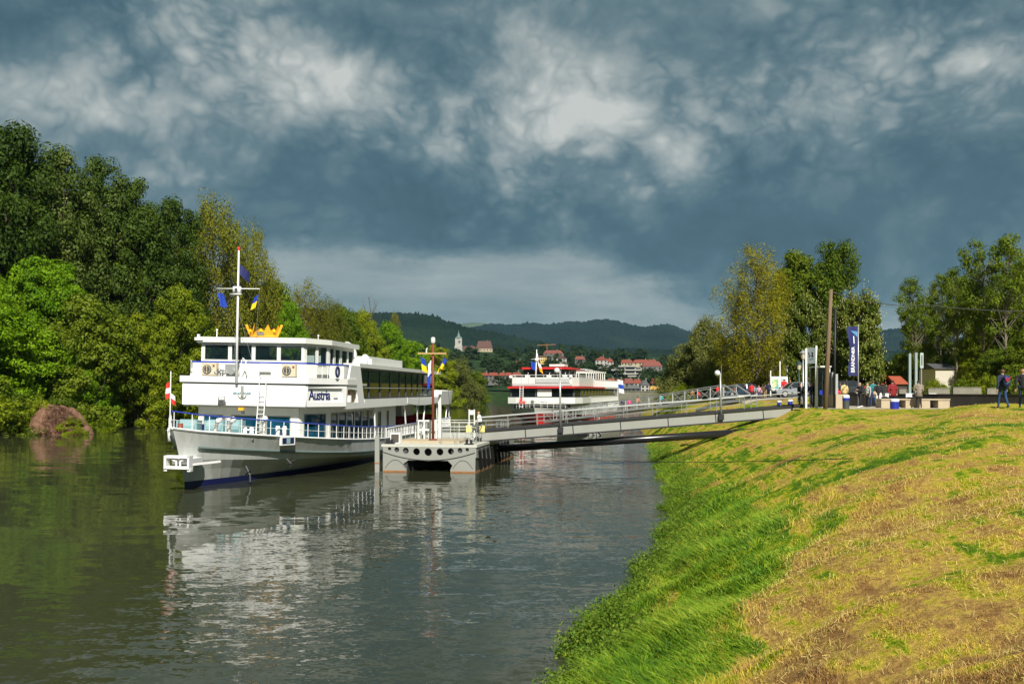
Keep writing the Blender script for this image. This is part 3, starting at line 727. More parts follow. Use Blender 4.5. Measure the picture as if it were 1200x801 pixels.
for (px, Y, R_, H_, k_, lb) in [(18, 106, 3.4, 2.6, 'bush', 'low grassy bush on the waterline left of the earth mound'), (92, 110, 3.2, 2.6, 'bush_bright', 'low lit bush on the waterline right of the earth mound'), (44, 107.5, 2.0, 4.1, 'bush_bright', 'green shrub topping the left side of the earth mound'), (70, 108.6, 2.2, 4.0, 'bush', 'green shrub topping the right side of the earth mound'), (84, 106, 1.7, 1.9, 'bush_bright', 'small lit tuft at the right foot of the earth mound')]:
    p = PX(px, 0, Y); tree(k_, 'bush', p.x, Y, max(lz(p.x, Y) - .3, -.1), H_, R_, lb, 'bushes around the earth mound', cat='bush')
# -- right bank trees
G = gz
tree_px('greywillow', 'willow_tree', 806, 405, 132, 64, 'low grey-green willow at the river end of the right bank', zf=G)
tree_px('greywillow', 'willow_tree', 828, 372, 128, 46, 'grey-green willow with one shoot standing above it', zf=G)
tree_px('greywillow', 'willow_tree', 852, 398, 122, 50, 'bushy willow directly behind the globe lamp post', zf=G)
tree_px('spring', 'ash_tree', 862, 332, 112, 50, 'sparse yellow-green tree with a branch reaching left', zf=G)
tree_px('spring', 'ash_tree', 887, 290, 110, 72, 'tall yellow-brown budding tree behind the information board', zf=G)
tree_px('spring', 'ash_tree', 905, 310, 114, 46, 'slimmer yellow budding tree right of the tallest one', zf=G)
tree_px('rear', 'poplar_tree', 934, 300, 122, 70, 'dark green tall tree behind the left chestnut', zf=G)
tree_px('rear', 'poplar_tree', 976, 288, 120, 56, 'tall dark tree rising behind the wooden pole', zf=G)
tree_px('chestnut', 'chestnut_tree', 944, 350, 100, 46, 'round chestnut in blossom left of the wooden pole', zf=G)
tree_px('chestnut', 'chestnut_tree', 1006, 344, 98, 54, 'chestnut in blossom behind the blue banner', zf=G)
tree_px('chestnut', 'chestnut_tree', 972, 405, 106, 38, 'lower shaded chestnut between the two blossoming ones', zf=G)
tree_px('midgreen', 'leafy_tree', 905, 415, 118, 50, 'low green tree at the foot of the budding trees', zf=G)
for i, (px, ty, Y, w, lab) in enumerate([(1072, 325, 112, 34, 'slender tall tree at the left end of the woodland on the right'),
        (1086, 342, 118, 30, 'thin tree close behind the first slender woodland tree'),
        (1103, 318, 120, 30, 'slim bare-trunked tree above the white hut'),
        (1120, 314, 112, 36, 'leafy topped woodland tree right of the white hut'),
        (1137, 325, 124, 30, 'thin woodland tree left of the tallest pair'),
        (1152, 278, 110, 46, 'left one of the two tallest woodland trees'),
        (1178, 276, 106, 50, 'right one of the two tallest woodland trees'),
        (1200, 312, 112, 50, 'woodland tree at the right margin of the view')]):
    tree_px('forest', 'forest_tree', px, ty, Y, w, lab, zf=G)
ROWS2 = [(1068, 352, 134, 28), (1095, 335, 130, 30), (1112, 330, 128, 26), (1158, 305, 133, 34), (1186, 300, 131, 36), (1205, 296, 134, 36), (1130, 320, 132, 30), (1143, 315, 136, 30), (1165, 320, 130, 30), (1190, 330, 134, 30), (1210, 300, 120, 40), (1222, 300, 115, 40), (1080, 360, 135, 26)]
for i, (px, ty, Y, w) in enumerate(ROWS2):
    tree_px('forest_thin' if i % 2 else 'forest', 'forest_tree', px, ty, Y, w, ORD[sorted(range(len(ROWS2)), key=lambda q: ROWS2[q][0]).index(i)] + ' thin tree from the left in the back rank of the right woodland', 'rear woodland trees', G)
ROWS3 = [(1150, 380, 118, 48), (1178, 352, 120, 54), (1204, 335, 116, 56), (1128, 398, 126, 40), (1190, 398, 108, 54), (1168, 410, 104, 44), (1140, 412, 112, 38), (1214, 380, 100, 54), (1162, 345, 128, 40)]
for i, (px, ty, Y, w) in enumerate(ROWS3):
    tree_px('midgreen' if i % 3 else 'yellowgreen', 'leafy_tree', px, ty, Y, w, ORD[sorted(range(len(ROWS3)), key=lambda q: ROWS3[q][0]).index(i)] + ' leafy lower tree from the left filling the right woodland', 'understorey trees of the right woodland', G)
ROWS4 = [(1060, 415, 128, 40), (1082, 405, 132, 40), (1040, 425, 140, 40), (1105, 400, 138, 40)]
for i, (px, ty, Y, w) in enumerate(ROWS4):
    tree_px('midgreen', 'leafy_tree', px, ty, Y, w, ORD[sorted(range(len(ROWS4)), key=lambda q: ROWS4[q][0]).index(i)] + ' small green tree from the left behind the huts', 'small trees by the huts', G)
ROWS5 = [(1095, 445, 88, 30), (1128, 444, 84, 34), (1155, 440, 84, 34), (1185, 438, 80, 36), (1212, 436, 80, 40), (975, 448, 96, 30), (868, 448, 118, 40), (835, 446, 122, 40), (800, 452, 120, 40), (788, 462, 112, 26), (906, 446, 112, 30), (940, 448, 108, 36)]
for i, (px, ty, Y, w) in enumerate(ROWS5):
    tree_px('bush' if i % 2 else 'bush_bright', 'bush', px, ty, Y, w, ORD[sorted(range(len(ROWS5)), key=lambda q: ROWS5[q][0]).index(i)] + ' low leafy bush from the left under the right bank trees', 'bushes under the right bank trees', G)

# -- far trees on the town slope
rs = np.random.RandomState(9)
n = 0
while n < 265:
    Y = 575 + 720 * rs.rand() ** 1.3; u = 430 + 450 * rs.rand()
    x = (u - 600) / F * Y; z = float(town_z(x, Y))
    ty = HZ - (z + 10 - ZC) / Y * F
    if 698 < u < 755 and Y < 800 and Y > 575: continue
    if 530 < u < 580 and Y > 1080: continue
    if 548 < u < 620 and Y < 690: continue
    n += 1
    k = 'far_conifer' if rs.rand() < .25 else 'far'
    tree(k, 'far_tree', x, Y, z - .5, 7 + 7 * rs.rand(), 4 + 4 * rs.rand(), 'dark small tree among the houses on the far slope across the river', 'trees on the far town slope')

# ------------------------------------------------------------------ far town
def roof_mat(n, c): return principled(n, c, .8, var=.2, vscale=.4)
RM = {'red': roof_mat('red_tiles', (.20, .045, .025)), 'brown': roof_mat('brown_tiles', (.085, .04, .03)), 'grey': roof_mat('grey_roofing', (.10, .10, .10)), 'dull': roof_mat('dull_red_tiles', (.17, .05, .035)), 'ochre': roof_mat('ochre_roof', (.45, .26, .06))}
WM = {'white': principled('white_render', (.34, .33, .30), .9, var=.08), 'cream': principled('cream_render', (.36, .30, .20), .9, var=.08), 'yellow': principled('yellow_render', (.50, .36, .12), .9), 'dark': principled('dark_facade', (.06, .06, .06), .8), 'grey': principled('grey_render', (.13, .125, .115), .9)}
def house(px0, px1, topy, eavey, basey, Y, wall, roof, label, group=None, depth=10, rz=0.0, floors=2, name='house', gable=False, nwin=4, chim=True):
    w = (px1 - px0) / F * Y; c = PX((px0 + px1) / 2, basey, Y); ze = PX(0, eavey, Y).z - c.z; zt = PX(0, topy, Y).z - c.z
    e = empty(name, (c.x, Y + depth / 2, c.z), rz, label, 'house' if name == 'house' else name.replace('_', ' '), group)
    MB().box((0, 0, ze / 2 - 1.5), (w, depth, ze + 3)).build('wall', WM[wall], e)
    r = MB(); o = .4
    if gable:
        r.prism([(0, 0), (0, 0), (0, 0)], 0, 0) if False else None
        vs = [(-w / 2 - o, -depth / 2 - o, ze), (w / 2 + o, -depth / 2 - o, ze), (0, -depth / 2 - o, zt), (-w / 2 - o, depth / 2 + o, ze), (w / 2 + o, depth / 2 + o, ze), (0, depth / 2 + o, zt)]
        r.add(vs, [(0, 1, 2), (5, 4, 3), (0, 2, 5, 3), (1, 4, 5, 2), (0, 3, 4, 1)])
    else:
        hip = min(w * .12, 2.5)
        vs = [(-w / 2 - o, -depth / 2 - o, ze), (w / 2 + o, -depth / 2 - o, ze), (w / 2 + o, depth / 2 + o, ze), (-w / 2 - o, depth / 2 + o, ze), (-w / 2 + hip, 0, zt), (w / 2 - hip, 0, zt)]
        r.add(vs, [(0, 1, 5, 4), (1, 2, 5), (2, 3, 4, 5), (3, 0, 4), (0, 3, 2, 1)])
    rf = r.build('roof', RM[roof], e)
    if chim: MB().box((w * .2, 0, zt + .3), (.8, .8, 2.2)).build('chimney', WM['grey'], rf)
    for fl in range(floors):
        for i in range(nwin):
            x = (i + .5) / nwin * w - w / 2; z = ze * (fl + .5) / floors
            wn = MB().box((x, -depth / 2 - .04, z), (min(1.3, w / nwin * .5), .1, min(1.5, ze / floors * .55))).build('window', M['pane'], e)
    return e
# monastery church on its rise
def church():
    Y = 1230.; b = PX(537.5, 414, Y)
    e = empty('church_tower', b, 0, 'slim white church tower with dark onion spire standing above the far woods', 'church tower')
    s = Y / F
    t = MB().box((0, 0, 2), (9.4 * s * .95, 10, 14 * s)); t.box((0, 0, 12 * s), (7.8 * s, 8.5, 11 * s)); t.box((0, 0, 7.2 * s), (9.6 * s, 10.6, .5 * s))
    t.build('tower_shaft', WM['white'], e)
    MB().lathe([(4.4 * s, 17.2 * s), (4.6 * s, 18 * s), (3.2 * s, 19.5 * s), (1.4 * s, 21 * s), (1.6 * s, 22.5 * s), (.5 * s, 24 * s), (.08 * s, 27.5 * s)], n=10).build('spire', principled('green_copper', (.10, .15, .13), .6), e, True)
    MB().box((1.0 * s, -4.4, 13.5 * s), (2.2 * s, .3, 2.6 * s)).build('clock_face', M['darkgrey'], e)
    for x in (-1.6, 1.6): MB().box((x * s, -5.1, 3 * s), (.9 * s, .3, 2.4 * s)).build('window', M['pane'], e)
church()
house(541, 558, 405, 410, 415, 1235, 'grey', 'brown', 'long brown-roofed nave beside the white church tower', depth=14, name='church_nave', nwin=4, floors=1)
house(558, 577, 399, 408, 415, 1225, 'cream', 'brown', 'cream building with big brown roof right of the church', depth=16, nwin=5)
ROWS6 = [(552, 557), (558, 565), (565, 572), (572, 584), (585, 592), (592, 600), (600, 611)]
for i, (a, b) in enumerate(ROWS6):
    house(a, b, 436, 440, 446, 640, 'grey' if i % 2 else 'dark', 'red', ORD[sorted(range(len(ROWS6)), key=lambda q: ROWS6[q][0]).index(i)] + ' red roofed house from the left in the terrace across the river', 'terraced houses by the far river', depth=9, nwin=2, chim=i % 2 == 0)
house(604, 612, 422, 426, 429, 760, 'grey', 'dull', 'small grey house with dull red roof over the second terrace row')
house(631, 641, 416, 418, 423, 900, 'yellow', 'brown', 'yellow house above the wheelhouse roof of the red and white ship')
house(637, 660, 410, 414, 419, 1000, 'grey', 'dull', 'wide dull red roof right of the small ship mast')
house(652, 664, 416, 420, 424, 860, 'white', 'brown', 'white gabled house below the wide dull red roof', gable=True, nwin=2)
house(674, 686, 417, 421, 424, 880, 'grey', 'dull', 'house with dull red roof left of the big white villa')
house(698, 712, 417, 422, 428, 800, 'white', 'red', 'white villa with red roof, left half of the pair above the terraces', gable=True, nwin=3)
house(706, 719, 420, 424, 428, 806, 'white', 'red', 'white villa with red roof, right half of the pair above the terraces', nwin=3)
house(728, 742, 421, 425, 430, 860, 'cream', 'red', 'cream house with red roof behind the modern white building')
house(742, 764, 421, 425, 430, 870, 'cream', 'red', 'wider red roofed house right behind the modern white building')
house(753, 776, 423, 429, 438, 790, 'grey', 'dull', 'dull red roofed house right of the modern white building')
house(760, 770, 421, 425, 432, 830, 'grey', 'red', 'small red roof next to the trees of the right bank')
rs = np.random.RandomState(31)
for k, (u, v, Y) in enumerate([(606, 431, 740), (612, 430, 745), (598, 433, 720), (655, 428, 830), (662, 428, 835), (672, 428, 850), (680, 428, 848), (689, 427, 852), (697, 432, 775), (703, 433, 772), (711, 433, 774), (720, 433, 775), (641, 426, 860), (648, 428, 856), (726, 436, 745), (753, 442, 742), (760, 441, 744), (768, 441, 748), (776, 440, 750), (584, 447, 632), (566, 448, 630), (553, 448, 628), (597, 449, 630), (628, 425, 865), (694, 422, 900), (722, 424, 870)]):
    p = PX(u, v, Y); tree('far' if k % 4 else 'far_conifer', 'far_tree', p.x, Y, p.z - 1.5, 5.0 + 2.5 * rs.rand(), 3.6 + 2.2 * rs.rand(), 'dark small tree among the houses on the far slope across the river', 'trees on the far town slope')
def modern():
    Y = 760.; b = PX(735, 441, Y); s = Y / F
    e = empty('office_building', b, 0, 'modern flat-roofed white building with two dark window bands on the far slope', 'office building')
    MB().box((0, 5, 5.2 * s), (31 * s, 12, 11 * s)).build('core', WM['dark'], e)
    for (x, z, w) in [(0, 12 * s, 22), (-2, 7.6 * s, 34), (1, 3.2 * s, 33), (8, .5 * s, 16)]:
        MB().box((x * s, 4, z), (w * s, 15, 1.5 * s)).build('floor_slab', WM['white'], e)
    for x in (-12, -3, 9, 16): MB().box((x * s, -2, 5.5 * s), (1.4 * s, 1.0, 9 * s)).build('column', WM['white'], e)
    MB().box((0, -1.6, 9.8 * s), (20 * s, .2, 3.0 * s)).build('window', M['pane'], e)
    MB().box((-1, -1.7, 5.2 * s), (30 * s, .2, 3.0 * s)).build('window', M['pane'], e)
modern()
ROWS7 = [(700, 712, 'dull', 'grey'), (712, 722, 'red', 'grey'), (722, 732, 'dull', 'cream'), (732, 743, 'dull', 'grey'), (743, 752, 'red', 'white'), (764, 776, 'red', 'grey')]
for i, (a, b, r, wl) in enumerate(ROWS7):
    house(a, b, 444 - (i % 2), 449, 456, 585, wl, r, ORD[sorted(range(len(ROWS7)), key=lambda q: ROWS7[q][0]).index(i)] + ' low red roofed house from the left above the quay wall', 'houses along the far quay', depth=9, nwin=2)
ROWS8 = [(702, 718), (719, 734), (735, 750)]
for i, (a, b) in enumerate(ROWS8):
    house(a, b, 451, 455, 459, 568, 'dark', 'grey', ORD[sorted(range(len(ROWS8)), key=lambda q: ROWS8[q][0]).index(i)] + ' low grey roofed shed from the left behind the quay wall', 'sheds behind the quay', depth=7, nwin=3, floors=1, chim=False)
house(751, 761, 445, 451, 459, 574, 'white', 'grey', 'small white gabled boathouse behind the quay wall', gable=True, depth=8, nwin=2)
house(762, 776, 452, 456, 459, 572, 'cream', 'ochre', 'low ochre roofed pavilion at the right end of the quay', depth=8, nwin=3, floors=1)
house(748, 756, 448, 452, 458, 590, 'grey', 'dull', 'small dark red roof peeking between the quay houses', depth=8, nwin=2)
cr = empty('tower_crane', PX(641, 425, 1050), 0, 'thin orange building crane above the far houses', 'crane')
MB().beam((0, 0, 0), (0, 0, 22), .5, .5, 0, up=(0, 1, 0)).build('mast', M['rustline'], cr); MB().beam((-11, 0, 19.6), (10, 0, 20.6), .5, .6).build('jib', M['rustline'], cr)
# ------------------------------------------------------------------ ships
def hull_rows(L, zg, Bm, over=1.4, kn=.85, blend=13., wl=22., flarek=.92, taper=7.):
    """rows of (s,b,z) from gunwale to below water"""
    N = 44; us = np.linspace(0, 1, N) ** 1.6; rows = []
    specs = [(-over, Bm, blend, 'g'), (-over * .62, Bm - .06, blend + 1.2, 'k'), (-over * .40, Bm * .985, blend + 3.5, .66), (-over * .2, Bm * .965, blend + 6, .36), (0.0, Bm * .95, wl, 'b'), (.05, Bm * .945, wl + 1, 'w'), (.6, Bm * .88, wl + 3, 'd')]
    for (st, B, Lf, zz) in specs:
        row = []
        for u in us:
            s = st + (L - st) * u; q = min(1, (s - st) / Lf)
            b = B * (1 - (1 - q) ** (1.5 if zz in ('g', 'k') else 1.75)); 
            if s > L - taper: b *= 1 - .30 * ((s - L + taper) / taper) ** 2
            g = zg(s); k = g - kn
            z = {'g': g, 'k': k, 'b': .34, 'w': .0, 'd': -.7}.get(zz) if isinstance(zz, str) else .34 + (k - .34) * zz
            row.append((b, s, z))
        rows.append(row)
    return rows
def build_hull(parent, rows, mats, L):
    """mats: bulwark, side, boot"""
    for side_name in ('hull',):
        mb = MB()
        for sg in (1, -1):
            for r in range(len(rows) - 1):
                A, B = rows[r], rows[r + 1]; mi = 2 if r >= 4 else (0 if r == 0 else 1)
                for i in range(len(A) - 1):
                    a, b, c, d = A[i], A[i + 1], B[i + 1], B[i]
                    q = [(sg * p[0], p[1], p[2]) for p in (a, b, c, d)]
                    mb.add(q if sg < 0 else q[::-1], [(0, 1, 2, 3)], mi)
        for r in range(len(rows) - 1):      # transom
            a, b = rows[r][-1], rows[r + 1][-1]
            mb.add([(a[0], a[1], a[2]), (-a[0], a[1], a[2]), (-b[0], b[1], b[2]), (b[0], b[1], b[2])], [(0, 1, 2, 3)], 1)
        hull = mb.build('hull', mats, parent, False)
        for p in hull.data.polygons: p.use_smooth = True
        d = MB(); G = rows[0]
        for i in range(len(G) - 1):
            a, b = G[i], G[i + 1]
            d.add([(-a[0], a[1], a[2] - .05), (a[0], a[1], a[2] - .05), (b[0], b[1], b[2] - .05), (-b[0], b[1], b[2] - .05)], [(0, 1, 2, 3)])
        d.build('deck', M['deckgrey'], parent)
    return hull
def inter(row, s):
    for a, b in zip(row[:-1], row[1:]):
        if a[1] <= s <= b[1]:
            t = (s - a[1]) / max(b[1] - a[1], 1e-6); return (a[0] + (b[0] - a[0]) * t, s, a[2] + (b[2] - a[2]) * t)
    return row[-1]
def railing(parent, path, h, step, name='railing', mat=None, top=None, bars=1, r=.022, closed=False, lean=0.0):
    """posts and bars along a 3-D path; the top rail may have its own material"""
    mat = mat or M['white']; mb = MB(); P = [Vector(p) for p in path]; acc = 0; posts = [P[0]]
    for a, b in zip(P[:-1], P[1:]):
        L = (b - a).length; t = step - acc
        while t <= L: posts.append(a.lerp(b, t / L)); t += step
        acc = (L - (t - step))
    posts.append(P[-1])
    for p in posts: mb.tube([p, p + Vector((0, 0, h))], r, 4)
    for k in range(1, bars + 1):
        z = h * k / (bars + 1); mb.tube([p + Vector((0, 0, z)) for p in P], r * .6, 4)
    rl = mb.build(name, mat, parent)
    tb = MB().tube([p + Vector((0, 0, h)) for p in P], r * 1.5, 5); tb.build('handrail', top or mat, parent)
    return rl
def walls(parent, pts, z0, z1, opens, mat, gmat, th=.10, frame=None, close=False, name='cabin_wall', lean=None):
    """wall segments between pts; opens[i] = list of (a0,a1,za,zb) in metres along segment i; every window a part with its pane"""
    mb = MB(); n = len(pts) - (0 if close else 1); frame = frame or mat
    for i in range(n):
        p = Vector((*pts[i], 0)); q = Vector((*pts[(i + 1) % len(pts)], 0)); d = q - p; L = d.length; d.normalize(); nn = Vector((d.y, -d.x, 0))
        R = Matrix((d, nn, Vector((0, 0, 1)))).transposed()
        if R.determinant() < 0: R = Matrix((d, -nn, Vector((0, 0, 1)))).transposed()
        def bx(m, a0, a1, za, zb, t=th, off=0.0):
            if a1 - a0 > .002 and zb - za > .002: m.box(p + d * ((a0 + a1) / 2) + nn * off + Vector((0, 0, (za + zb) / 2)), (a1 - a0, t, zb - za), 0, M4=R)
        cur = 0
        for (a0, a1, za, zb) in sorted(opens[i] if i < len(opens) else []):
            bx(mb, cur, a0, z0, z1); bx(mb, a0, a1, z0, za); bx(mb, a0, a1, zb, z1); cur = a1
            f = MB(); w = .05; t = th + .03
            bx(f, a0, a0 + w, za, zb, t); bx(f, a1 - w, a1, za, zb, t); bx(f, a0 + w, a1 - w, za, za + w, t); bx(f, a0 + w, a1 - w, zb - w, zb, t)
            fo = f.build('window', frame, parent); g = MB(); bx(g, a0 + w, a1 - w, za + w, zb - w, .02); g.build('pane', gmat, fo)
        bx(mb, cur, L, z0, z1)
    return mb.build(name, mat, parent)
def even(L, n, za, zb, gap=.10, m=.12):
    w = (L - 2 * m - gap * (n - 1)) / n
    return [(m + i * (w + gap), m + i * (w + gap) + w, za, zb) for i in range(n)]
def seglen(pts, i): return (Vector((*pts[(i + 1) % len(pts)], 0)) - Vector((*pts[i], 0))).length
def cloth_flag(parent, origin, along, down, w, h, mats, bands, name='flag', wave=.12, n=8, slant=0.0, emblem=None):
    """hanging flag: bands run along `along`; thin waving sheet"""
    along = Vector(along).normalized(); down = Vector(down).normalized(); nrm = along.cross(down)
    mb = MB(); O = Vector(origin); m = len(bands) * 3
    for j in range(m + 1):
        for i in range(n + 1):
            u = i / n; v = j / m
            p = O + along * (u * w) + down * (v * h + slant * u * w) + nrm * (math.sin(u * 6 + v * 2) * wave * u * w)
            mb.v.append(tuple(p))
    for j in range(m):
        for i in range(n):
            a = j * (n + 1) + i; mb.f.append((a, a + 1, a + n + 2, a + n + 1)); mb.mi.append(bands[j // 3])
    if emblem is not None:
        c = O + along * w * .5 + down * h * .5 + nrm * (wave * w * .5)
        for sgn in (1, -1):
            mb.add([c + along * (w * .22 * math.cos(t)) + down * (h * .24 * math.sin(t)) + nrm * sgn * .05 for t in [k * math.pi / 4 for k in range(8)]], [tuple(range(8))], emblem)
    return mb.build(name, mats, parent)

# ============================ white ship ============================
S1 = empty('passenger_ship', (-16.7, 47.8, 0), 0, 'long white excursion ship with blue rails, moored bow first at the grey pontoon', 'passenger ship')
S1.rotation_euler = (0, math.radians(1.1), -math.atan(.107)); S1.rotation_mode = 'YXZ'
zg1 = lambda s: 1.5 + 1.42 * max(0, 1 - (s + .0) / 30.) ** 2 + (.0 if s < 0 else 0) - .05 * min(0, s)
R1 = hull_rows(55., zg1, 5.15)
build_hull(S1, R1, [M['hull'], M['hull'], M['navy']], 55)
rub = MB()
for sg in (1, -1):
    rub.tube([(sg * (inter(R1[1], s)[0] + .05), s, inter(R1[1], s)[2] + .02) for s in np.concatenate([np.linspace(.2, 10, 14), np.linspace(12, 54, 12)])], .085, 6)
rub.build('rubbing_strake', principled('grey_green_strake', (.12, .16, .15), .5), S1)
gun = MB()
for sg in (1, -1): gun.tube([(sg * p[0], p[1], p[2]) for p in R1[0]], .06, 5)
gun.build('gunwale', M['white'], S1)
# bow anchor frame
af = MB(); z0, z1 = 1.15, 1.80
af.box((-.30, -1.9, z1 - .06), (1.25, .45, .12)); af.box((-.30, -1.9, z0 + .06), (1.05, .45, .12))
for x in (-.90, .30): af.box((x, -1.9, (z0 + z1) / 2), (.10, .45, z1 - z0)); af.box((x, -1.9, z0 - .05), (.16, .3, .14))
for x in (-.38, -.18): af.box((x, -1.95, (z0 + z1) / 2), (.06, .08, z1 - z0 - .1))
af.plate([(-.85, -2.0, z1 - .12), (-.42, -2.0, z1 - .12), (-.42, -2.0, z0 + .35)], .04); af.plate([(.25, -2.0, z1 - .12), (-.14, -2.0, z1 - .12), (-.14, -2.0, z0 + .35)], .04)
af.box((-.3, -.9, (z0 + z1) / 2), (.8, 1.7, .25)); af.beam((.3, -1.7, 1.35), (1.1, -.2, 1.42), .1, .1)
af.v = [(x + .72, y + .35, z) for x, y, z in af.v]
af.build('bow_frame', M['white'], S1)
an = MB(); an.tube([(2.2, 2.6, 1.0), (2.45, 2.55, .55), (2.5, 2.5, .15)], .06, 5); an.tube([(2.2, 2.6, .55), (2.5, 2.5, .75), (2.6, 2.6, .95)], .05, 4); an.build('anchor', M['dark'], S1)
an = MB(); an.tube([(3.2, 6.1, 1.15), (3.5, 6.0, .9), (3.45, 6.0, .7)], .05, 4); an.tube([(3.3, 6.0, .9), (3.7, 6.2, 1.1)], .05, 4); an.build('anchor', M['dark'], S1)
# fairlead box in the bulwark
fb = MB(); a = inter(R1[0], 5.4); c = Vector((a[0] + .02, a[1], a[2] - .22))
dirv = (Vector(inter(R1[0], 6.4)) - Vector(inter(R1[0], 4.4))).normalized(); Rz = math.atan2(dirv.y, dirv.x)
fb.box(c, (1.15, .12, .5), 0, Rz); fb.box(c, (.95, .15, .34), 1, Rz); fb.box(c, (.28, .19, .30), 2, Rz)
fb.build('fairlead', [M['white'], M['navy'], M['teal']], S1)
# foredeck rail
pth = [(inter(R1[0], s)[0] * .985, s, inter(R1[0], s)[2]) for s in np.concatenate([np.linspace(-1.38, 9, 16), np.linspace(11, 54, 18)])]
left = [(-p[0], p[1], p[2]) for p in pth][::-1]
railing(S1, left + pth, .84, 1.05, top=M['blue'], bars=1, r=.024)
# winches, bitts and ventilators on the foredeck
zd = 2.55
for (x, y, w) in [(-1.0, 2.6, .95), (.35, 3.0, .85), (1.2, 3.6, .6)]:
    W = MB(); W.lathe([(.42, -w / 2), (.42, w / 2)], (0, 0, 0), 14)
    R = Matrix.Rotation(math.radians(90), 3, 'Y')
    W.v = [tuple(R @ Vector(v) + Vector((x, y, zd + .45))) for v in W.v]
    W.box((x - w / 2 - .05, y, zd + .4), (.1, .7, .85), 1); W.box((x + w / 2 + .05, y, zd + .4), (.1, .7, .85), 1); W.box((x, y, zd + .05), (w + .5, 1.0, .12), 1); W.box((x - w / 2 - .28, y + .1, zd + .35), (.3, .4, .5), 2)
    W.build('winch', [M['teal'], M['teal'], M['navy']], S1, False)
for (x, y) in [(.95, 1.5), (1.35, 2.3), (2.3, 4.4)]:
    W = MB(); W.tube([(x, y, zd - .2), (x, y, zd + .55), (x + .22, y - .25, zd + .85), (x + .42, y - .45, zd + .95)], [.11, .11, .13, .17], 8); W.build('ventilator', M['white'], S1, True)
for (x, y) in [(-1.1, .6), (1.9, 3.1), (2.9, 5.4)]:
    W = MB(); W.tube([(x, y, zd - .2), (x, y, zd + .5)], .12, 8); W.tube([(x + .35, y + .1, zd - .2), (x + .35, y + .1, zd + .5)], .12, 8); W.beam((x - .15, y, zd + .35), (x + .5, y + .1, zd + .35), .08, .08); W.build('bollard', M['white'], S1, True)
MB().tube([(-.35, .2, zd), (-.35, .2, zd + .75)], .14, 8).build('capstan', M['rust'], S1, True)
# bow flag
fs = MB(); fs.tube([(-.62, -.4, 2.7), (-.62, -.4, 5.95)], .03, 6); fs.build('flagstaff', M['white'], S1)
cloth_flag(S1, (-.64, -.42, 5.40), (-.9, .2, -.25), (.02, 0, -1), .24, .80, [M['flagred'], M['flagwhite']], [0, 1, 0], wave=.3)
cloth_flag(S1, (-.60, -.42, 4.85), (.9, .2, -.65), (.02, 0, -1), .28, .48, [M['flagwhite'], M['flagred']], [0, 1], wave=.3)

# lower deck house
o1 = [(-4.2, 28.5), (-4.2, 10.8), (-3.1, 8.4), (3.1, 8.4), (4.2, 10.8), (4.2, 28.5)]
L4 = seglen(o1, 4)
opn = [even(17.7, 9, 2.15, 3.7), [(.25, 2.3, 2.3, 3.65)], [(.30, 1.52, 2.2, 3.5), (2.02, 3.78, 2.2, 3.5), (4.2, 5.7, 2.2, 3.5)], [(.35, 2.3, 2.05, 3.65)],
       [(.15, 1.7, 1.75, 3.68), (1.85, 3.6, 1.75, 3.68), (3.75, 5.5, 1.75, 3.68), (5.65, 7.4, 1.75, 3.68), (7.55, 9.3, 1.75, 3.68), (9.45, 11.2, 1.75, 3.68), (11.9, 12.9, 1.75, 3.5), (14.6, 15.4, 1.9, 3.5)], []]
walls(S1, o1, 1.5, 3.98, opn, M['offwhite'], M['tglass'], frame=M['grey'])
MB().prism([(-4.1, 11), (-3.0, 8.6), (3.0, 8.6), (4.1, 11), (4.1, 28.4), (-4.1, 28.4)], 1.52, 1.6).build('cabin_floor', M['darkgrey'], S1)
fit = MB()
for s in np.arange(11, 27, 1.8):
    for t in (-2.8, -1, 1, 2.8): fit.box((t, s, 2.05), (.8, .8, .06)); fit.box((t, s, 1.8), (.12, .12, .45)); fit.box((t, s + .75, 2.0), (.9, .12, .9)); fit.box((t, s - .6, 1.9), (.9, .35, .1))
fit.build('dining_furniture', M['redseat'], S1)
# upper deck slab, front band, ledge
def outline(tf, sf, tb, sb, send): return [(-tb, send), (-tb, sb), (-tf, sf), (tf, sf), (tb, sb), (tb, send)]
MB().prism(outline(3.75, 7.7, 5.1, 11.1, 43.)[::-1], 4.02, 4.16).build('upper_deck', M['offwhite'], S1)
bw = MB(); O = outline(3.75, 7.62, 5.12, 11.0, 17.0)
def wallstrip(mb, pts, z0, z1, th, mi=0):
    for a, b in zip(pts[:-1], pts[1:]):
        mb.beam((a[0], a[1], (z0 + z1) / 2), (b[0], b[1], (z0 + z1) / 2), th, z1 - z0, mi)
wallstrip(bw, [(-3.75, 7.62), (3.75, 7.62)], 4.10, 5.34, .12)
wallstrip(bw, [(-5.12, 12), (-5.12, 11.0), (-3.75, 7.62)], 4.10, 5.34, .12)
wallstrip(bw, [(5.14, 15.4), (5.14, 42.8)], 3.92, 4.50, .10); wallstrip(bw, [(-5.14, 12), (-5.14, 42.8)], 3.92, 4.5, .10)
bw.build('bulwark', M['white'], S1)
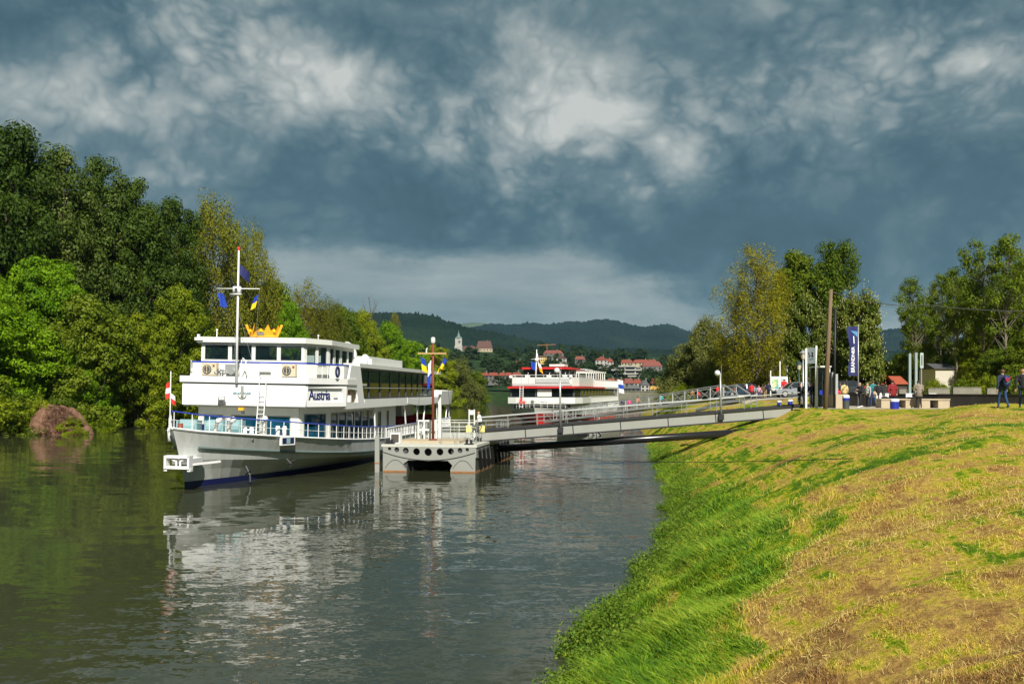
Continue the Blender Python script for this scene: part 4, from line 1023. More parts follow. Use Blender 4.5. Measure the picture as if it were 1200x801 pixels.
# chamfer with the name panel
pa = Vector((3.75, 7.62, 0)); pb = Vector((5.14, 11.0, 0)); cd = (pb - pa); CL = cd.length; cd.normalize()
m = holed_plate([(0, 4.10), (CL, 4.10), (CL, 5.34), (0, 5.34)], [[(.12, 4.36), (CL - .30, 4.36), (CL - .38, 5.2), (.12, 5.2)]], .12); m.materials.append(M['white'])
po = link('name_panel', m, S1); po.matrix_local = basis(pa, cd, (0, 0, 1))
pn = MB(); pn.box((CL / 2, 4.78, -.11), (CL - .1, 1.0, .06)); po2 = pn.build('panel_back', M['white'], po)
tx = link('lettering', text_mesh('Austria', .74, principled('navy_lettering', (.012, .02, .11), .5), .01, .92, .012), po); tx.location = (1.32, 4.77, -.065); tx.scale = (.98, 1.16, 1)
tb = MB()
for k_ in range(4): tb.box((2.66 + .10 * k_, 4.58, -.065), (.06, .10, .012))
tb.build('small_marking', M['navy'], po)
# side screen behind the name with its opening
scr = [(11.0, 3.92), (15.5, 3.92), (15.2, 4.5), (14.15, 6.66), (12.0, 6.66), (11.3, 5.38), (11.0, 5.34)]
hole = [(11.28, 4.32), (13.75, 4.32), (13.45, 5.12), (11.3, 5.18)]
for sg in (1, -1):
    m = holed_plate(scr, [hole], .12); m.materials.append(M['white'])
    o = link('side_screen', m, S1); o.matrix_local = basis((sg * 5.14, 0, 0), (0, 1, 0), (0, 0, 1))
rb = MB(); rb.box((4.75, 12.5, 4.7), (.06, 2.7, 1.1), 0); rb.box((4.95, 13.78, 4.7), (.4, .06, 1.1), 0); rb.lathe([(.26, 0), (.26, .42)], (4.95, 12.1, 4.35), 12, 1); rb.box((4.92, 12.1, 4.95), (.3, .55, .25), 2)
rb.build('recess', [M['cream'], M['white'], M['rust']], S1)
lg = MB()
wallstrip(lg, [(-5.18, 13.5), (-5.18, 11.0), (-3.85, 7.52), (3.85, 7.52), (5.18, 11.0), (5.18, 13.2)], 5.44, 5.80, .16)
wallstrip(lg, [(-5.05, 13.5), (-5.05, 11.1), (-3.72, 7.75), (3.72, 7.75), (5.05, 11.1), (5.05, 13.2)], 5.34, 5.44, .10, 1)
lg.build('ledge', [M['white'], M['darkgrey']], S1)
MB().prism(outline(3.7, 7.8, 5.0, 11.1, 16.6)[::-1], 5.40, 5.52).build('bridge_deck', M['deckgrey'], S1)
bb = MB()
wallstrip(bb, [(-4.9, 12.6), (-4.9, 11.3), (-3.5, 8.35), (.62, 8.35)], 5.80, 6.62, .08); bb.build('bridge_bulwark', M['white'], S1)
bb = MB(); wallstrip(bb, [(1.35, 8.35), (3.45, 8.35), (3.85, 9.2)], 5.80, 6.62, .08); bb.build('bridge_bulwark', M['white'], S1)
bb = MB(); wallstrip(bb, [(4.35, 10.3), (4.86, 11.4), (4.86, 12.9)], 5.80, 6.62, .08); bb.build('bridge_bulwark', M['white'], S1)
bt = MB()
for P in ([(-4.9, 12.6), (-4.9, 11.3), (-3.5, 8.35), (3.45, 8.35), (4.86, 11.4), (4.86, 13.0)],): wallstrip(bt, P, 6.62, 6.70, .12)
bt.build('handrail', M['blue'], S1)
railing(S1, [(3.85, 9.2, 5.8), (4.35, 10.3, 5.8)], .8, .5, bars=1, r=.02)
railing(S1, [(-4.85, 11.2, 5.8), (-3.9, 8.9, 5.8)], .95, .5, bars=2, r=.02)
# wheelhouse
ow = [(-4.0, 16.5), (-4.0, 11.0), (-3.3, 9.1), (3.1, 9.1), (4.0, 11.0), (4.05, 16.5)]
opw = [even(5.5, 4, 6.72, 7.72, .16), [(.15, 1.85, 6.72, 7.75)], [(.15, 1.72, 6.78, 7.75), (1.85, 3.20, 6.78, 7.75), (3.33, 4.78, 6.78, 7.75), (4.91, 6.30, 6.78, 7.75)], [(.12, 1.0, 6.5, 7.75), (1.12, 1.98, 6.5, 7.75)],
       [(.15, 1.0, 5.75, 7.72), (1.25, 2.35, 6.5, 7.7), (2.65, 4.0, 6.5, 7.7), (4.12, 5.35, 6.5, 7.7)], []]
walls(S1, ow, 5.5, 7.86, opw, M['offwhite'], M['wglass'], frame=M['offwhite'])
bk = MB(); wallstrip(bk, [(4.05, 16.5), (1.8, 16.5)], 5.5, 7.86, .1); wallstrip(bk, [(-4.0, 16.5), (-1.8, 16.5)], 5.5, 7.86, .1); bk.build('rear_wall', M['offwhite'], S1)
rf = MB(); rf.prism([(-4.35, 11.0), (-3.5, 8.75), (3.3, 8.75), (4.3, 10.8), (4.35, 16.9), (-4.3, 16.9)], 7.86, lambda x, y: 8.16 + .1 * (1 - abs(x) / 4.3)); rf.box((0, 15.4, 8.3), (4.6, 2.2, .14), 1)
rf.box((-3.35, 8.95, 8.05), (.5, .6, .18)); rf.box((-3.45, 8.9, 8.24), (.14, .14, .2))
rfo = rf.build('wheelhouse_roof', [M['offwhite'], M['navy']], S1)
con = MB(); con.box((0, 9.9, 6.6), (5.6, .8, .3)); con.box((-1.4, 10.6, 6.7), (.6, .6, 1.2)); con.box((1.2, 10.9, 6.6), (.6, .6, 1.1)); con.box((-2.6, 10.0, 6.95), (.5, .3, .4)); con.box((.3, 10.0, 6.95), (.9, .3, .35))
con.build('bridge_console', M['dark'], S1)
# blower units
for (x, w) in [(-2.35, .95), (2.55, .85)]:
    a = MB(); a.box((x, 8.12, 6.22), (w, .34, .72), 0); c = a.build('air_conditioner', M['cream'], S1)
    f = MB(); R = Matrix.Rotation(math.radians(90), 3, 'X'); f.lathe([(.27, 0), (.27, .04)], (0, 0, 0), 18); f.v = [tuple(R @ Vector(v) + Vector((x - .1, 7.95, 6.2))) for v in f.v]
    ff = f.build('fan', M['darkgrey'], c)
    f = MB(); f.tube([(x - .1 + .2 * math.cos(k), 7.90, 6.2 + .2 * math.sin(k)) for k in np.linspace(0, 6.283, 17)], .015, 4); f.box((x - .1, 7.89, 6.2), (.03, .02, .5)); f.box((x + .3, 7.94, 6.42), (.12, .02, .12), 1); f.build('grille', [M['cream'], M['rust']], c)
h = MB()
for (x, z, r) in [(-1.55, 6.15, .14), (-1.25, 6.0, .12), (-1.75, 6.0, .1)]: h.tube([(x, 8.3, z), (x, 7.7, z), (x, 7.55, z)], [.05, .06, r], 10)
h.build('horn', M['chrome'], S1, True)
h = MB(); h.box((-.95, 8.0, 6.25), (.62, .5, .55)); h.tube([(-.8, 8.0, 6.1), (-.8, 7.5, 6.1)], .2, 12); h.build('searchlight', M['chrome'], S1)
h = MB(); h.tube([(-1.4, 7.5, 4.05), (-1.4, 7.2, 4.1), (-1.4, 7.2, 4.55), (-1.0, 7.2, 4.6), (-1.0, 7.2, 4.1)], .03, 5); h.box((-1.2, 7.2, 4.25), (.2, .3, .35), 0); h.build('signal_lamp', M['darkgrey'], S1)
h = MB(); h.box((-.1, 7.5, 3.9), (.3, .2, .16), 0); h.box((-.02, 7.5, 3.7), (.16, .16, .2), 1); h.build('deck_lamp', [M['orange'], M['darkgrey']], S1)
h = MB(); h.box((-.08, 7.5, 4.95), (.16, .06, .62), 0); h.tube([(-.33, 7.5, 4.72), (-.25, 7.5, 4.58), (-.08, 7.5, 4.52), (.1, 7.5, 4.58), (.17, 7.5, 4.72)], .03, 5); h.build('emblem', M['grey'], S1)
t = link('lettering', text_mesh('BRANDNER', .21, principled('teal_lettering', (.05, .16, .2), .5), .008, 1.0, .006), S1); t.matrix_local = basis((-.1, 7.555, 4.80), (1, 0, 0), (0, 0, 1))
# ladder in front
ld = MB()
for x in (.95, 1.35): ld.beam((x, 7.1, 2.4), (x + .12, 7.2, 5.0), .05, .05, up=(0, 1, 0)); ld.tube([(x + .12, 7.2, 5.0), (x + .12, 7.25, 5.75), (x + .12, 7.5, 5.9)], .025, 5)
for k in range(10): ld.beam((.95 + .012 * k, 7.1 + .01 * k, 2.6 + .26 * k), (1.35 + .012 * k, 7.1 + .01 * k, 2.6 + .26 * k), .03, .03)
ld.build('ladder', M['white'], S1)
# mast with yard, flags, lights
ms = MB(); mx, my = -.38, 7.35
ms.tube([(mx, my, 5.4), (mx, my, 13.2)], [.085, .05], 8); ms.tube([(mx - 1.32, my, 10.95), (mx + 1.32, my, 10.95)], .03, 6); ms.box((mx - .05, my, 10.86), (.42, .3, .42)); ms.box((mx - .1, my, 10.62), (.6, .3, .05))
ms.tube([(mx, my, 5.5), (mx + .2, my + .1, 6.5), (mx + .35, my + .1, 6.9), (mx + .55, my, 6.7), (mx + .6, my, 5.8)], .035, 6)
mo = ms.build('mast', M['white'], S1, True)
MB().lathe([(.06, 0), (.08, .1), (.06, .2)], (mx, my, 13.2), 8).build('masthead_light', M['flagred'], mo)
MB().box((mx - .05, my - .17, 10.86), (.16, .05, .22)).build('lamp', M['darkgrey'], mo)
st = MB(); st.tube([(mx - 1.3, my, 10.9), (mx - .65, 8.6, 8.2)], .012, 3); st.tube([(mx + 1.3, my, 10.9), (mx + .65, 8.6, 8.2)], .012, 3)
for x in (-.5, .5): st.tube([(mx, my, 9.8), (mx + x * 1.2, 8.3, 6.6)], .012, 3)
st.build('stay', M['chrome'], S1)
cloth_flag(S1, (mx + .03, my, 12.45), (.7, .1, -.62), (0, 0, -1), .82, .62, [M['navycloth']], [0], wave=.2, name='pennant')
cloth_flag(S1, (mx - 1.27, my, 10.7), (.9, .1, -.1), (.25, .1, -1), .38, .85, [M['flagblue']], [0], wave=.25)
cloth_flag(S1, (mx + 1.26, my, 10.62), (-.6, .1, -.35), (-.28, .1, -1), .34, .78, [M['flagblue'], M['yellow']], [0, 1], wave=.25)
# crown ornament on the roof
co = MB(); cx, cyy = .5, 9.3
n = 14
for k in range(n):
    a0 = 2 * math.pi * k / n; a1 = 2 * math.pi * (k + 1) / n; zt = .62 + (.26 if k % 2 == 1 else .0) ; 
    def pt(a, r, z): return (cx + r * math.cos(a), cyy + r * .55 * math.sin(a), 8.22 + z)
    am = (a0 + a1) / 2
    co.add([pt(a0, .78, 0), pt(a1, .78, 0), pt(a1, .92, .38), pt(am, 1.0, zt * .85), pt(a0, .92, .38)], [(0, 1, 2, 3, 4)], 0)
    co.add([pt(a0, .74, 0), pt(a1, .74, 0), pt(a1, .88, .38), pt(am, .96, zt * .85), pt(a0, .88, .38)], [(4, 3, 2, 1, 0)], 0)
    if k % 2 == 0: co.ball(pt(am, .97, .35), .09, 5, 1)
co.tube([pt(a, .82, .04) for a in np.linspace(0, 6.283, 25)], .06, 5, 0)
for sx in (-1, 1): co.beam((cx + sx * .8, cyy, 8.25), (cx + sx * 1.12, cyy, 8.98), .05, .14, 0)
co.add([(cx - .25, cyy - .5, 8.32), (cx + .2, cyy - .5, 8.32), (cx + .2, cyy - .54, 8.52), (cx - .25, cyy - .54, 8.52)], [(0, 1, 2, 3)], 2)
co.build('crown_ornament', [M['orange'], M['yellow'], M['chrome']], S1)
# roof fittings on the aft deck roof
# saloon
os_ = [(-4.6, 42), (-4.6, 14.9), (4.6, 14.9), (4.6, 42)]
sw = []; e0 = .6
for k in range(4): sw.append((e0 + k * 3.15, e0 + k * 3.15 + 3.0, 4.55, 6.52))
for k in range(6): sw.append((e0 + 12.6 + k * 2.35, e0 + 12.6 + k * 2.35 + 2.25, 4.55, 6.52))
opn = [even(27, 11, 4.55, 6.5, .12, .4), [], sw]
walls(S1, os_, 4.16, 6.6, opn, M['darkgrey'], M['sglass'], frame=M['darkgrey'], name='saloon_wall')
mr = MB()
for s in (15.6, 42): pass
mr.tube([(4.72, 15.4, 5.25), (4.72, 42, 5.25)], .03, 5); mr.build('glass_rail', M['chrome'], S1)
MB().prism([(-5.15, 14.2), (5.15, 14.2), (5.15, 43.2), (-5.15, 43.2)], 6.60, 6.86).build('saloon_roof', M['offwhite'], S1)
sf = MB(); sf.box((0, 28.5, 4.2), (9.0, 26.8, .04)); sf.build('saloon_floor', M['darkgrey'], S1)
cu = MB(); cu.box((4.1, 34.6, 5.25), (.1, 13, .34), 0); cu.box((4.2, 34.6, 5.85), (.05, 13.2, .62), 1)
cu.build('curtain', [M['red'], M['flagwhite']], S1)
ft = MB()
for s in np.arange(17, 41, 2.1):
    for t in (-3.2, -1.2, 1.2, 3.2): ft.box((t, s, 4.9), (.9, .9, .06)); ft.box((t, s, 4.6), (.1, .1, .7)); ft.box((t, s + .8, 4.9), (1.0, .1, 1.0)); ft.box((t, s - .7, 4.65), (.9, .4, .12))
ft.build('saloon_furniture', M['teal'], S1)
rx = MB(); rx.box((1.2, 27.5, 7.22), (5.0, 11, .7)); rx.box((4.0, 21, 7.1), (.8, 2.0, .5)); rx.build('skylight_casing', M['offwhite'], S1)
d = MB(); d.lathe([(.02, 0), (.35, .05), (.62, .20), (.66, .24), (.60, .20), (.33, .08), (.02, .03)], (0, 0, 0), 16)
Rm = Matrix.Rotation(math.radians(62), 3, 'Y') @ Matrix.Rotation(.3, 3, 'X')
d.v = [tuple(Rm @ Vector(v) + Vector((3.3, 17.8, 7.75))) for v in d.v]; d.tube([(3.3, 17.8, 6.8), (3.4, 17.8, 7.75)], .05, 6); d.tube([(3.0, 17.6, 6.8), (3.0, 17.6, 8.3)], .02, 4)
d.build('satellite_dish', M['offwhite'], S1, True)
d = MB(); d.ball((3.6, 21.2, 7.45), .25, 8); d.tube([(3.6, 21.2, 6.8), (3.6, 21.2, 7.3)], .06, 6); d.box((3.9, 19.6, 7.05), (.6, .5, .45)); d.build('radar_dome', M['white'], S1, True)
d = MB()
for (x, s) in [(-3.0, 10.5), (1.8, 15.8)]: d.tube([(x, s, 8.2), (x, s, 8.65)], .035, 5); d.ball((x, s, 8.7), .07, 5)
d.build('antenna', M['white'], S1)
# stern bulwark, aft deck, pillars
sb = MB()
def sternpath(s0, s1, k=8): return [(inter(R1[0], s)[0] + .02, s) for s in np.linspace(s0, s1, k)]
SP = sternpath(43, 54.6)
for sg in (1, -1): 
    for a, b in zip(SP[:-1], SP[1:]): sb.plate([(sg * a[0], a[1], 3.7), (sg * b[0], b[1], 3.7), (sg * (b[0] + .12), b[1] + .1, 5.05), (sg * (a[0] + .12), a[1], 5.05)], .08)
a = SP[-1]; sb.plate([(-a[0], a[1], 3.7), (a[0], a[1], 3.7), (a[0] + .1, a[1] + .3, 5.05), (-a[0] - .1, a[1] + .3, 5.05)], .08)
sb.build('stern_bulwark', M['white'], S1)
MB().prism([(-a_[0], a_[1]) for a_ in SP][::-1] + [(a_[0], a_[1]) for a_ in SP], 3.72, 3.84).build('stern_deck', M['offwhite'], S1)
aw = MB(); 
for i in range(6):
    s0, s1 = 28.5 + i * 2.4, 28.5 + (i + 1) * 2.4; z0 = 4.02 - .22 * math.sin(i / 6 * 3.14); z1 = 4.02 - .22 * math.sin((i + 1) / 6 * 3.14)
    aw.plate([(5.18, s0, z0), (5.18, s1, z1), (5.18, s1, z1 + .5), (5.18, s0, z0 + .5)], .06)
aw.build('awning_edge', M['white'], S1)
for s, dx in [(19.0, .3), (28.8, .5), (33.5, .5), (36.2, -.4), (42.5, .3), (47.5, -.3), (50, .4), (53, .5)]:
    b = inter(R1[0], s)[0] - .15; MB().beam((b, s + dx, 1.5), (b, s - dx, 3.95), .10, .10, up=(1, 0, 0)).build('pillar', M['white'], S1)
    MB().beam((-b, s + dx, 1.5), (-b, s - dx, 3.95), .10, .10, up=(1, 0, 0)).build('pillar', M['white'], S1)
lat = MB()
for sg in (1, -1):
    for s in np.arange(22, 54, .55):
        b = inter(R1[0], s)[0] - .04; lat.box((sg * b, s, 1.92), (.04, .10, .82))
    lat.tube([(sg * (inter(R1[0], s)[0] - .04), s, 2.3) for s in np.linspace(22, 54, 14)], .04, 4)
lat.build('balusters', M['white'], S1)
for s in np.arange(30.5, 52, 2.2):
    af_ = MB(); af_.box((0, s, 2.0), (6.2, .5, .10), 0); af_.box((0, s + .24, 2.30), (6.2, .10, .55), 0); af_.box((0, s + .1, 1.75), (5.6, .12, .5), 0); af_.build('deck_bench', M['redseat'], S1)
MB().box((0, 45, 2.7), (3.2, 5.5, 2.2)).build('stair_casing', M['offwhite'], S1)
lr = MB(); 
for k in range(16): a0 = k / 16 * 6.283; a1 = (k + 1) / 16 * 6.283; lr.tube([(4.95, 9.9 + .3 * math.cos(a0), 6.2 + .3 * math.sin(a0)), (4.95, 9.9 + .3 * math.cos(a1), 6.2 + .3 * math.sin(a1))], .07, 6)
lr.build('lifebuoy', M['navy'], S1, True)

# ============================ red and white ship ============================
S2 = empty('passenger_ship', (.3 * 0 + 3.6, 138., 0), -math.atan(.245), 'red and white excursion ship moored behind the footbridges', 'passenger ship')
zg2 = lambda s: 1.9 + .5 * max(0, 1 - s / 20) ** 2
R2 = hull_rows(54., zg2, 5.7, over=1.6, blend=9, wl=16)
build_hull(S2, R2, [M['offwhite'], M['red'], M['red']], 54)
p2 = [(inter(R2[0], s)[0] * .985, s, inter(R2[0], s)[2]) for s in np.concatenate([np.linspace(-1.5, 8, 12), np.linspace(10, 53, 12)])]
railing(S2, [(-p[0], p[1], p[2]) for p in p2][::-1] + p2, .9, 1.2, bars=2, r=.03)
o2 = [(-5.4, 50), (-5.4, 6.2), (-4.6, 4.2), (4.6, 4.2), (5.4, 6.2), (5.4, 50)]
walls(S2, o2, 1.9, 2.95, [even(43.8, 16, 2.05, 2.85), [], even(9.2, 4, 2.05, 2.85), [], even(43.8, 16, 2.05, 2.85)], M['offwhite'], M['dglass'])
b2 = MB(); oo = [(-5.8, 52), (-5.8, 6.0), (-5.1, 3.4), (-3.8, 2.9), (3.8, 2.9), (5.1, 3.4), (5.8, 6.0), (5.8, 14)]
wallstrip(b2, oo, 3.0, 3.9 + .02, .12); b2.prism([(-5.7, 52), (-5.7, 6), (-5.0, 3.5), (5.0, 3.5), (5.7, 6), (5.7, 52)], 2.95, 3.05)
b2.build('bulwark', M['offwhite'], S2)
og = [(-5.5, 46), (-5.5, 6.2), (-4.9, 4.0), (4.9, 4.0), (5.5, 6.2), (5.5, 46)]
walls(S2, og, 3.9, 5.25, [even(39.8, 12, 3.95, 5.2), even(2.2, 1, 3.95, 5.2), even(9.8, 5, 3.95, 5.2), even(2.2, 1, 3.95, 5.2), even(39.8, 12, 3.95, 5.2)], M['darkgrey'], M['dglass'])
MB().box((.4, 3.85, 4.6), (2.2, .06, 1.1)).build('window_blind', M['offwhite'], S2)
MB().prism([(-5.9, 30), (-5.9, 5.8), (-5.2, 3.2), (5.2, 3.2), (5.9, 5.8), (5.9, 30)], 5.30, 5.56).build('red_band', M['red'], S2)
MB().prism([(-5.7, 50), (-5.7, 30.1), (5.7, 30.1), (5.7, 50)], 5.26, 5.5).build('upper_deck', M['offwhite'], S2)
wb = MB(); wallstrip(wb, [(-5.3, 18), (-5.3, 6.0), (-4.6, 4.0), (4.6, 4.0), (5.3, 6.0), (5.3, 20)], 5.62, 6.95, .1); wb.build('bridge_bulwark', M['offwhite'], S2)
wp = MB()
for k in range(9): wp.box((-4.2 + k * 1.05, 3.92, 6.30), (.03, .04, 1.25), 0)
wp.box((0, 3.90, 5.85), (9.2, .05, .36), 1); wp.box((1.6, 3.88, 6.45), (5.2, .05, .62), 1)
wp.build('bulwark_panels', [M['grey'], principled('pale_grey_panel', (.42, .45, .44), .4)], S2)
railing(S2, [(-5.3, 9, 6.95), (-5.3, 6.0, 6.95), (-4.6, 4.0, 6.95), (4.6, 4.0, 6.95), (5.3, 6.0, 6.95), (5.3, 20, 6.95)], .35, 1.1, bars=0, r=.02)
for x, s_ in [(-2.4, 4.7), (.9, 4.9), (3.4, 4.6)]:
    db = MB(); db.box((x, s_, 6.9), (.7, .5, .8)); db.tube([(x, s_, 7.2), (x + .1, s_, 7.7)], .05, 5); db.build('deck_box', M['offwhite'], S2)
ow2 = [(-3.6, 14), (-3.6, 7.5), (-3.0, 6.0), (2.8, 6.0), (3.4, 7.5), (3.4, 14)]
walls(S2, ow2, 5.62, 8.2, [even(6.5, 4, 6.95, 8.1), even(1.6, 1, 6.95, 8.1), even(5.8, 4, 6.95, 8.1), even(1.6, 1, 6.95, 8.1), even(6.5, 4, 6.95, 8.1)], M['darkgrey'], M['dglass'], name='wheelhouse_wall')
MB().prism([(-4.1, 15), (-4.1, 7), (-3.4, 5.2), (3.2, 5.2), (4.0, 7), (4.0, 15)], 8.2, 8.50).build('wheelhouse_roof', M['red'], S2)
MB().box((1.2, 11, 8.9), (2.4, 3, .35)).build('roof_unit', M['offwhite'], S2)
pg = MB()
for s in np.arange(16, 38, 2.6):
    for t in (-4.6, 0, 4.8): pg.box((t, s, 6.9), (.14, .14, 2.7))
    pg.box((0.1, s, 8.2), (9.8, .16, .16))
pg.box((4.8, 27, 8.25), (.16, 23, .18)); pg.box((-4.6, 27, 8.25), (.16, 23, .18)); pg.build('awning_frame', M['offwhite'], S2)
MB().box((0, 19.5, 8.42), (9.4, 7.6, .08)).build('awning', M['white'], S2)
rr = MB()
for s in np.arange(20, 50, .62): rr.box((5.55, s, 6.15), (.05, .26, 1.15)); rr.box((-5.55, s, 6.15), (.05, .26, 1.15))
rr.box((5.55, 35, 6.8), (.1, 30, .1)); rr.build('deck_railing', M['white'], S2)
rr = MB()
for s in np.arange(15, 50, .9): rr.box((5.6, s, 3.45), (.06, .45, 1.0))
rr.box((5.6, 32, 3.95), (.1, 35, .1)); rr.build('side_panels', M['offwhite'], S2)
sr = MB()
for s in np.arange(36, 52, .8): sr.box((5.6, s, 2.4), (.06, .4, 1.0))
sr.build('lower_panels', M['offwhite'], S2)
m2 = MB(); m2.tube([(-1.2, 4.8, 5.6), (-1.0, 4.8, 11.2)], [.13, .06], 8); m2.tube([(-1.9, 4.8, 9.7), (.1, 4.8, 9.8)], .05, 5); m2.box((-1.0, 4.8, 9.6), (.5, .3, .5)); m2.tube([(-.9, 4.8, 10.6), (-.7, 4.8, 8.6)], .05, 4)
m2.build('mast', M['white'], S2, True)
cloth_flag(S2, (-1.9, 4.7, 9.4), (.3, 0, -.1), (.1, 0, -1), .7, 1.2, [M['flagblue']], [0], wave=.2)
cloth_flag(S2, (-.85, 4.7, 9.3), (.8, 0, -.6), (.25, 0, -1), .6, 1.5, [M['flagwhite'], principled('orange_cloth', (.8, .35, .02), .8)], [0, 1], wave=.2)
l2 = MB()
for x in (-3.2, -2.7): l2.beam((x, 2.6, 1.9), (x + .1, 2.6, 5.6), .07, .07, up=(0, 1, 0))
for k in range(10): l2.beam((-3.2, 2.6, 2.2 + .33 * k), (-2.7, 2.6, 2.2 + .33 * k), .05, .05)
l2.build('ladder', M['white'], S2)
h = MB(); h.box((-2.75, 2.5, 3.2), (.9, .3, .4)); h.box((-2.9, 2.5, 3.7), (.25, .25, .4)); h.build('signal_board', M['flagred'], S2)
e2 = MB(); e2.box((-1.2, 2.78, 3.3), (.5, .05, .4)); e2.tube([(-.9, 2.8, 3.3), (-.3, 2.8, 3.35), (.3, 2.8, 3.22), (.9, 2.8, 3.3), (1.0, 2.8, 3.15)], .045, 4); e2.build('emblem', M['darkgrey'], S2)
for x in (-4.9, 4.4): MB().ball((x, 4.0, 7.0), .28, 6).build('lamp', M['white'], S2)
f2 = MB(); f2.tube([(5.3, 52, 3), (5.3, 52, 7.2)], .06, 5); f2.build('flagstaff', M['white'], S2)
cloth_flag(S2, (5.3, 52, 7.1), (.5, 0, -.1), (.1, 0, -1), 1.0, 2.6, [M['flagwhite'], M['flagblue']], [0, 1, 0], wave=.2)
# ------------------------------------------------------------------ pontoon
PA = math.atan(.157)
P1 = empty('landing_pontoon', (-7.95, 57.9, 0), -PA, 'grey steel landing pontoon with a row of round holes along its arched front', 'landing pontoon')
def pontoon_front():
    W = 5.8
    out = [(0, -.3), (0, 1.50), (W, 1.50), (W, -.3), (4.30, -.3), (4.25, .15), (4.38, .42), (4.10, .70), (3.5, .70), (2.9, .66), (2.2, .70), (1.62, .72), (1.30, .48), (1.48, .2), (1.52, -.3)]
    xs = [.42, .88, 1.45, 2.13, 2.86, 3.60, 4.28, 4.85, 5.30]; rs = [.11, .155, .19, .215, .235, .215, .19, .155, .11]; zs = [1.40, 1.34, 1.29, 1.24, 1.22, 1.24, 1.28, 1.33, 1.38]
    m = holed_plate(out, [circle(x, z, r) for x, z, r in zip(xs, zs, rs)], .10); m.materials.append(M['grey'])
    o = link('arched_front', m, P1); o.matrix_local = basis((0, 0, 0), (1, 0, 0), (0, 0, 1))
    a = MB(); a.tube([(x, -.07, .72 + .50 * ((x - 2.9) / 2.9) ** 2) for x in np.linspace(0.02, 5.78, 19)], .028, 5)
    for x0, x1 in ((.15, 1.45), (4.4, 5.65)): a.tube([(x, -.07, .22 + .52 * (1 - ((x - (x0 + x1) / 2) / ((x1 - x0) / 2)) ** 2)) for x in np.linspace(x0, x1, 9)], .012, 4)
    a.build('arch_rib', M['darkgrey'], P1)
    b = MB(); b.box((.76, 7.6, .55), (1.5, 15, 1.7)); b.box((5.04, 7.6, .55), (1.5, 15, 1.7)); b.box((2.9, 8.2, 1.15), (2.9, 13.6, .5)); b.box((2.9, 12, .4), (2.9, 1, 1.4)); b.box((2.9, 1.5, 1.1), (2.85, .1, .75))
    b.build('float', M['darkgrey'], P1)
    d = MB(); d.box((2.9, 7.55, 1.60), (6.0, 15.2, .16), 0); d.box((2.5, 3.2, 1.76), (4.0, 3.6, .16), 1); d.box((2.9, 10, 1.74), (5.0, 8, .12), 0)
    d.build('deck', [M['deckgrey'], M['concrete']], P1)
    r = MB()
    for x in (.76, 5.04): r.box((x, -.062, .03), (1.46, .03, .10))
    r.box((5.83, 7.5, .03), (.02, 14.8, .10)); r.build('rust_line', M['rustline'], P1)
    s = MB()
    for i in range(9): s.beam((5.92, 1.4 + i * 1.35, .15), (5.96, .6 + i * 1.35, 1.35), .16, .22)
    s.build('side_fender', M['dark'], P1)
    s = MB(); s.plate([(5.82, 0, .9), (5.82, 0, 1.5), (5.82, 15, 1.5), (5.82, 15, .1), (5.82, 6, .4)], .06); s.build('side_plate', M['grey'], P1)
pontoon_front()
railing(P1, [(3.6, .5, 1.68), (5.6, .5, 1.68), (5.6, 3.2, 1.68)], 1.05, .95, bars=2, mat=M['chrome'])
railing(P1, [(.2, 2.0, 1.68), (.2, 14, 1.68), (5.6, 14.5, 1.68), (5.6, 8.5, 1.68)], 1.05, 1.2, bars=2, mat=M['chrome'])
railing(P1, [(1.2, 5.5, 1.84), (4.8, 5.5, 1.84)], 1.0, .6, bars=3, mat=M['offwhite'])
e = MB()
e.box((.55, 1.0, 2.02), (.62, .5, .66), 0); e.box((.55, .72, 2.02), (.48, .05, .48), 1)
for k in range(6): e.box((.35 + .08 * k, .69, 2.02), (.02, .03, .46), 2)
e.build('switch_cabinet', [M['white'], M['darkgrey'], M['wood']], P1)
e = MB()
for x in (1.35, 1.75, 2.15, 2.55): e.box((x, 3.4, 2.35), (.10, .10, 1.35)); e.box((x, 4.6, 2.35), (.08, .08, 1.3))
e.box((1.95, 3.4, 3.02), (1.4, .12, .1)); e.box((1.95, 3.4, 2.45), (1.4, .06, .08)); e.box((2.2, 3.9, 2.1), (.5, .6, .6)); e.box((1.2, 4.0, 2.05), (.35, .5, .5)); e.box((2.5, 4.6, 3.3), (.18, .18, 2.9))
e.build('boarding_gate', M['offwhite'], P1)
e = MB(); e.box((.15, .4, 1.85), (.3, .3, .35)); e.box((.3, .9, 1.8), (.5, .5, .2)); e.build('mooring_gear', M['darkgrey'], P1)
for (x, y) in [(5.35, .25), (.35, .25), (5.3, 6.0)]:
    b = MB(); b.tube([(x - .14, y, 1.66), (x - .14, y, 1.98)], .08, 8); b.tube([(x + .14, y, 1.66), (x + .14, y, 1.98)], .08, 8); b.box((x, y, 1.72), (.55, .25, .06)); b.build('bollard', M['dark'], P1)
e = MB()
for x in (4.55, 4.9): e.tube([(x, 4.2, 1.68), (x, 4.2, 3.75)], .045, 6)
e.box((4.72, 4.2, 3.55), (.4, .05, .3)); e.build('sign_frame', M['offwhite'], P1)
pile = MB(); pile.box((0, 0, .1), (.27, .27, 4.2), 0); pile.box((0, 0, .55), (.29, .29, .08), 1)
o = pile.build('mooring_pile', [M['grey'], M['rustline']]); o.location = (-8.25, 57.5, 0); tag(o, 'square grey steel pile at the left front corner of the pontoon', 'mooring pile')
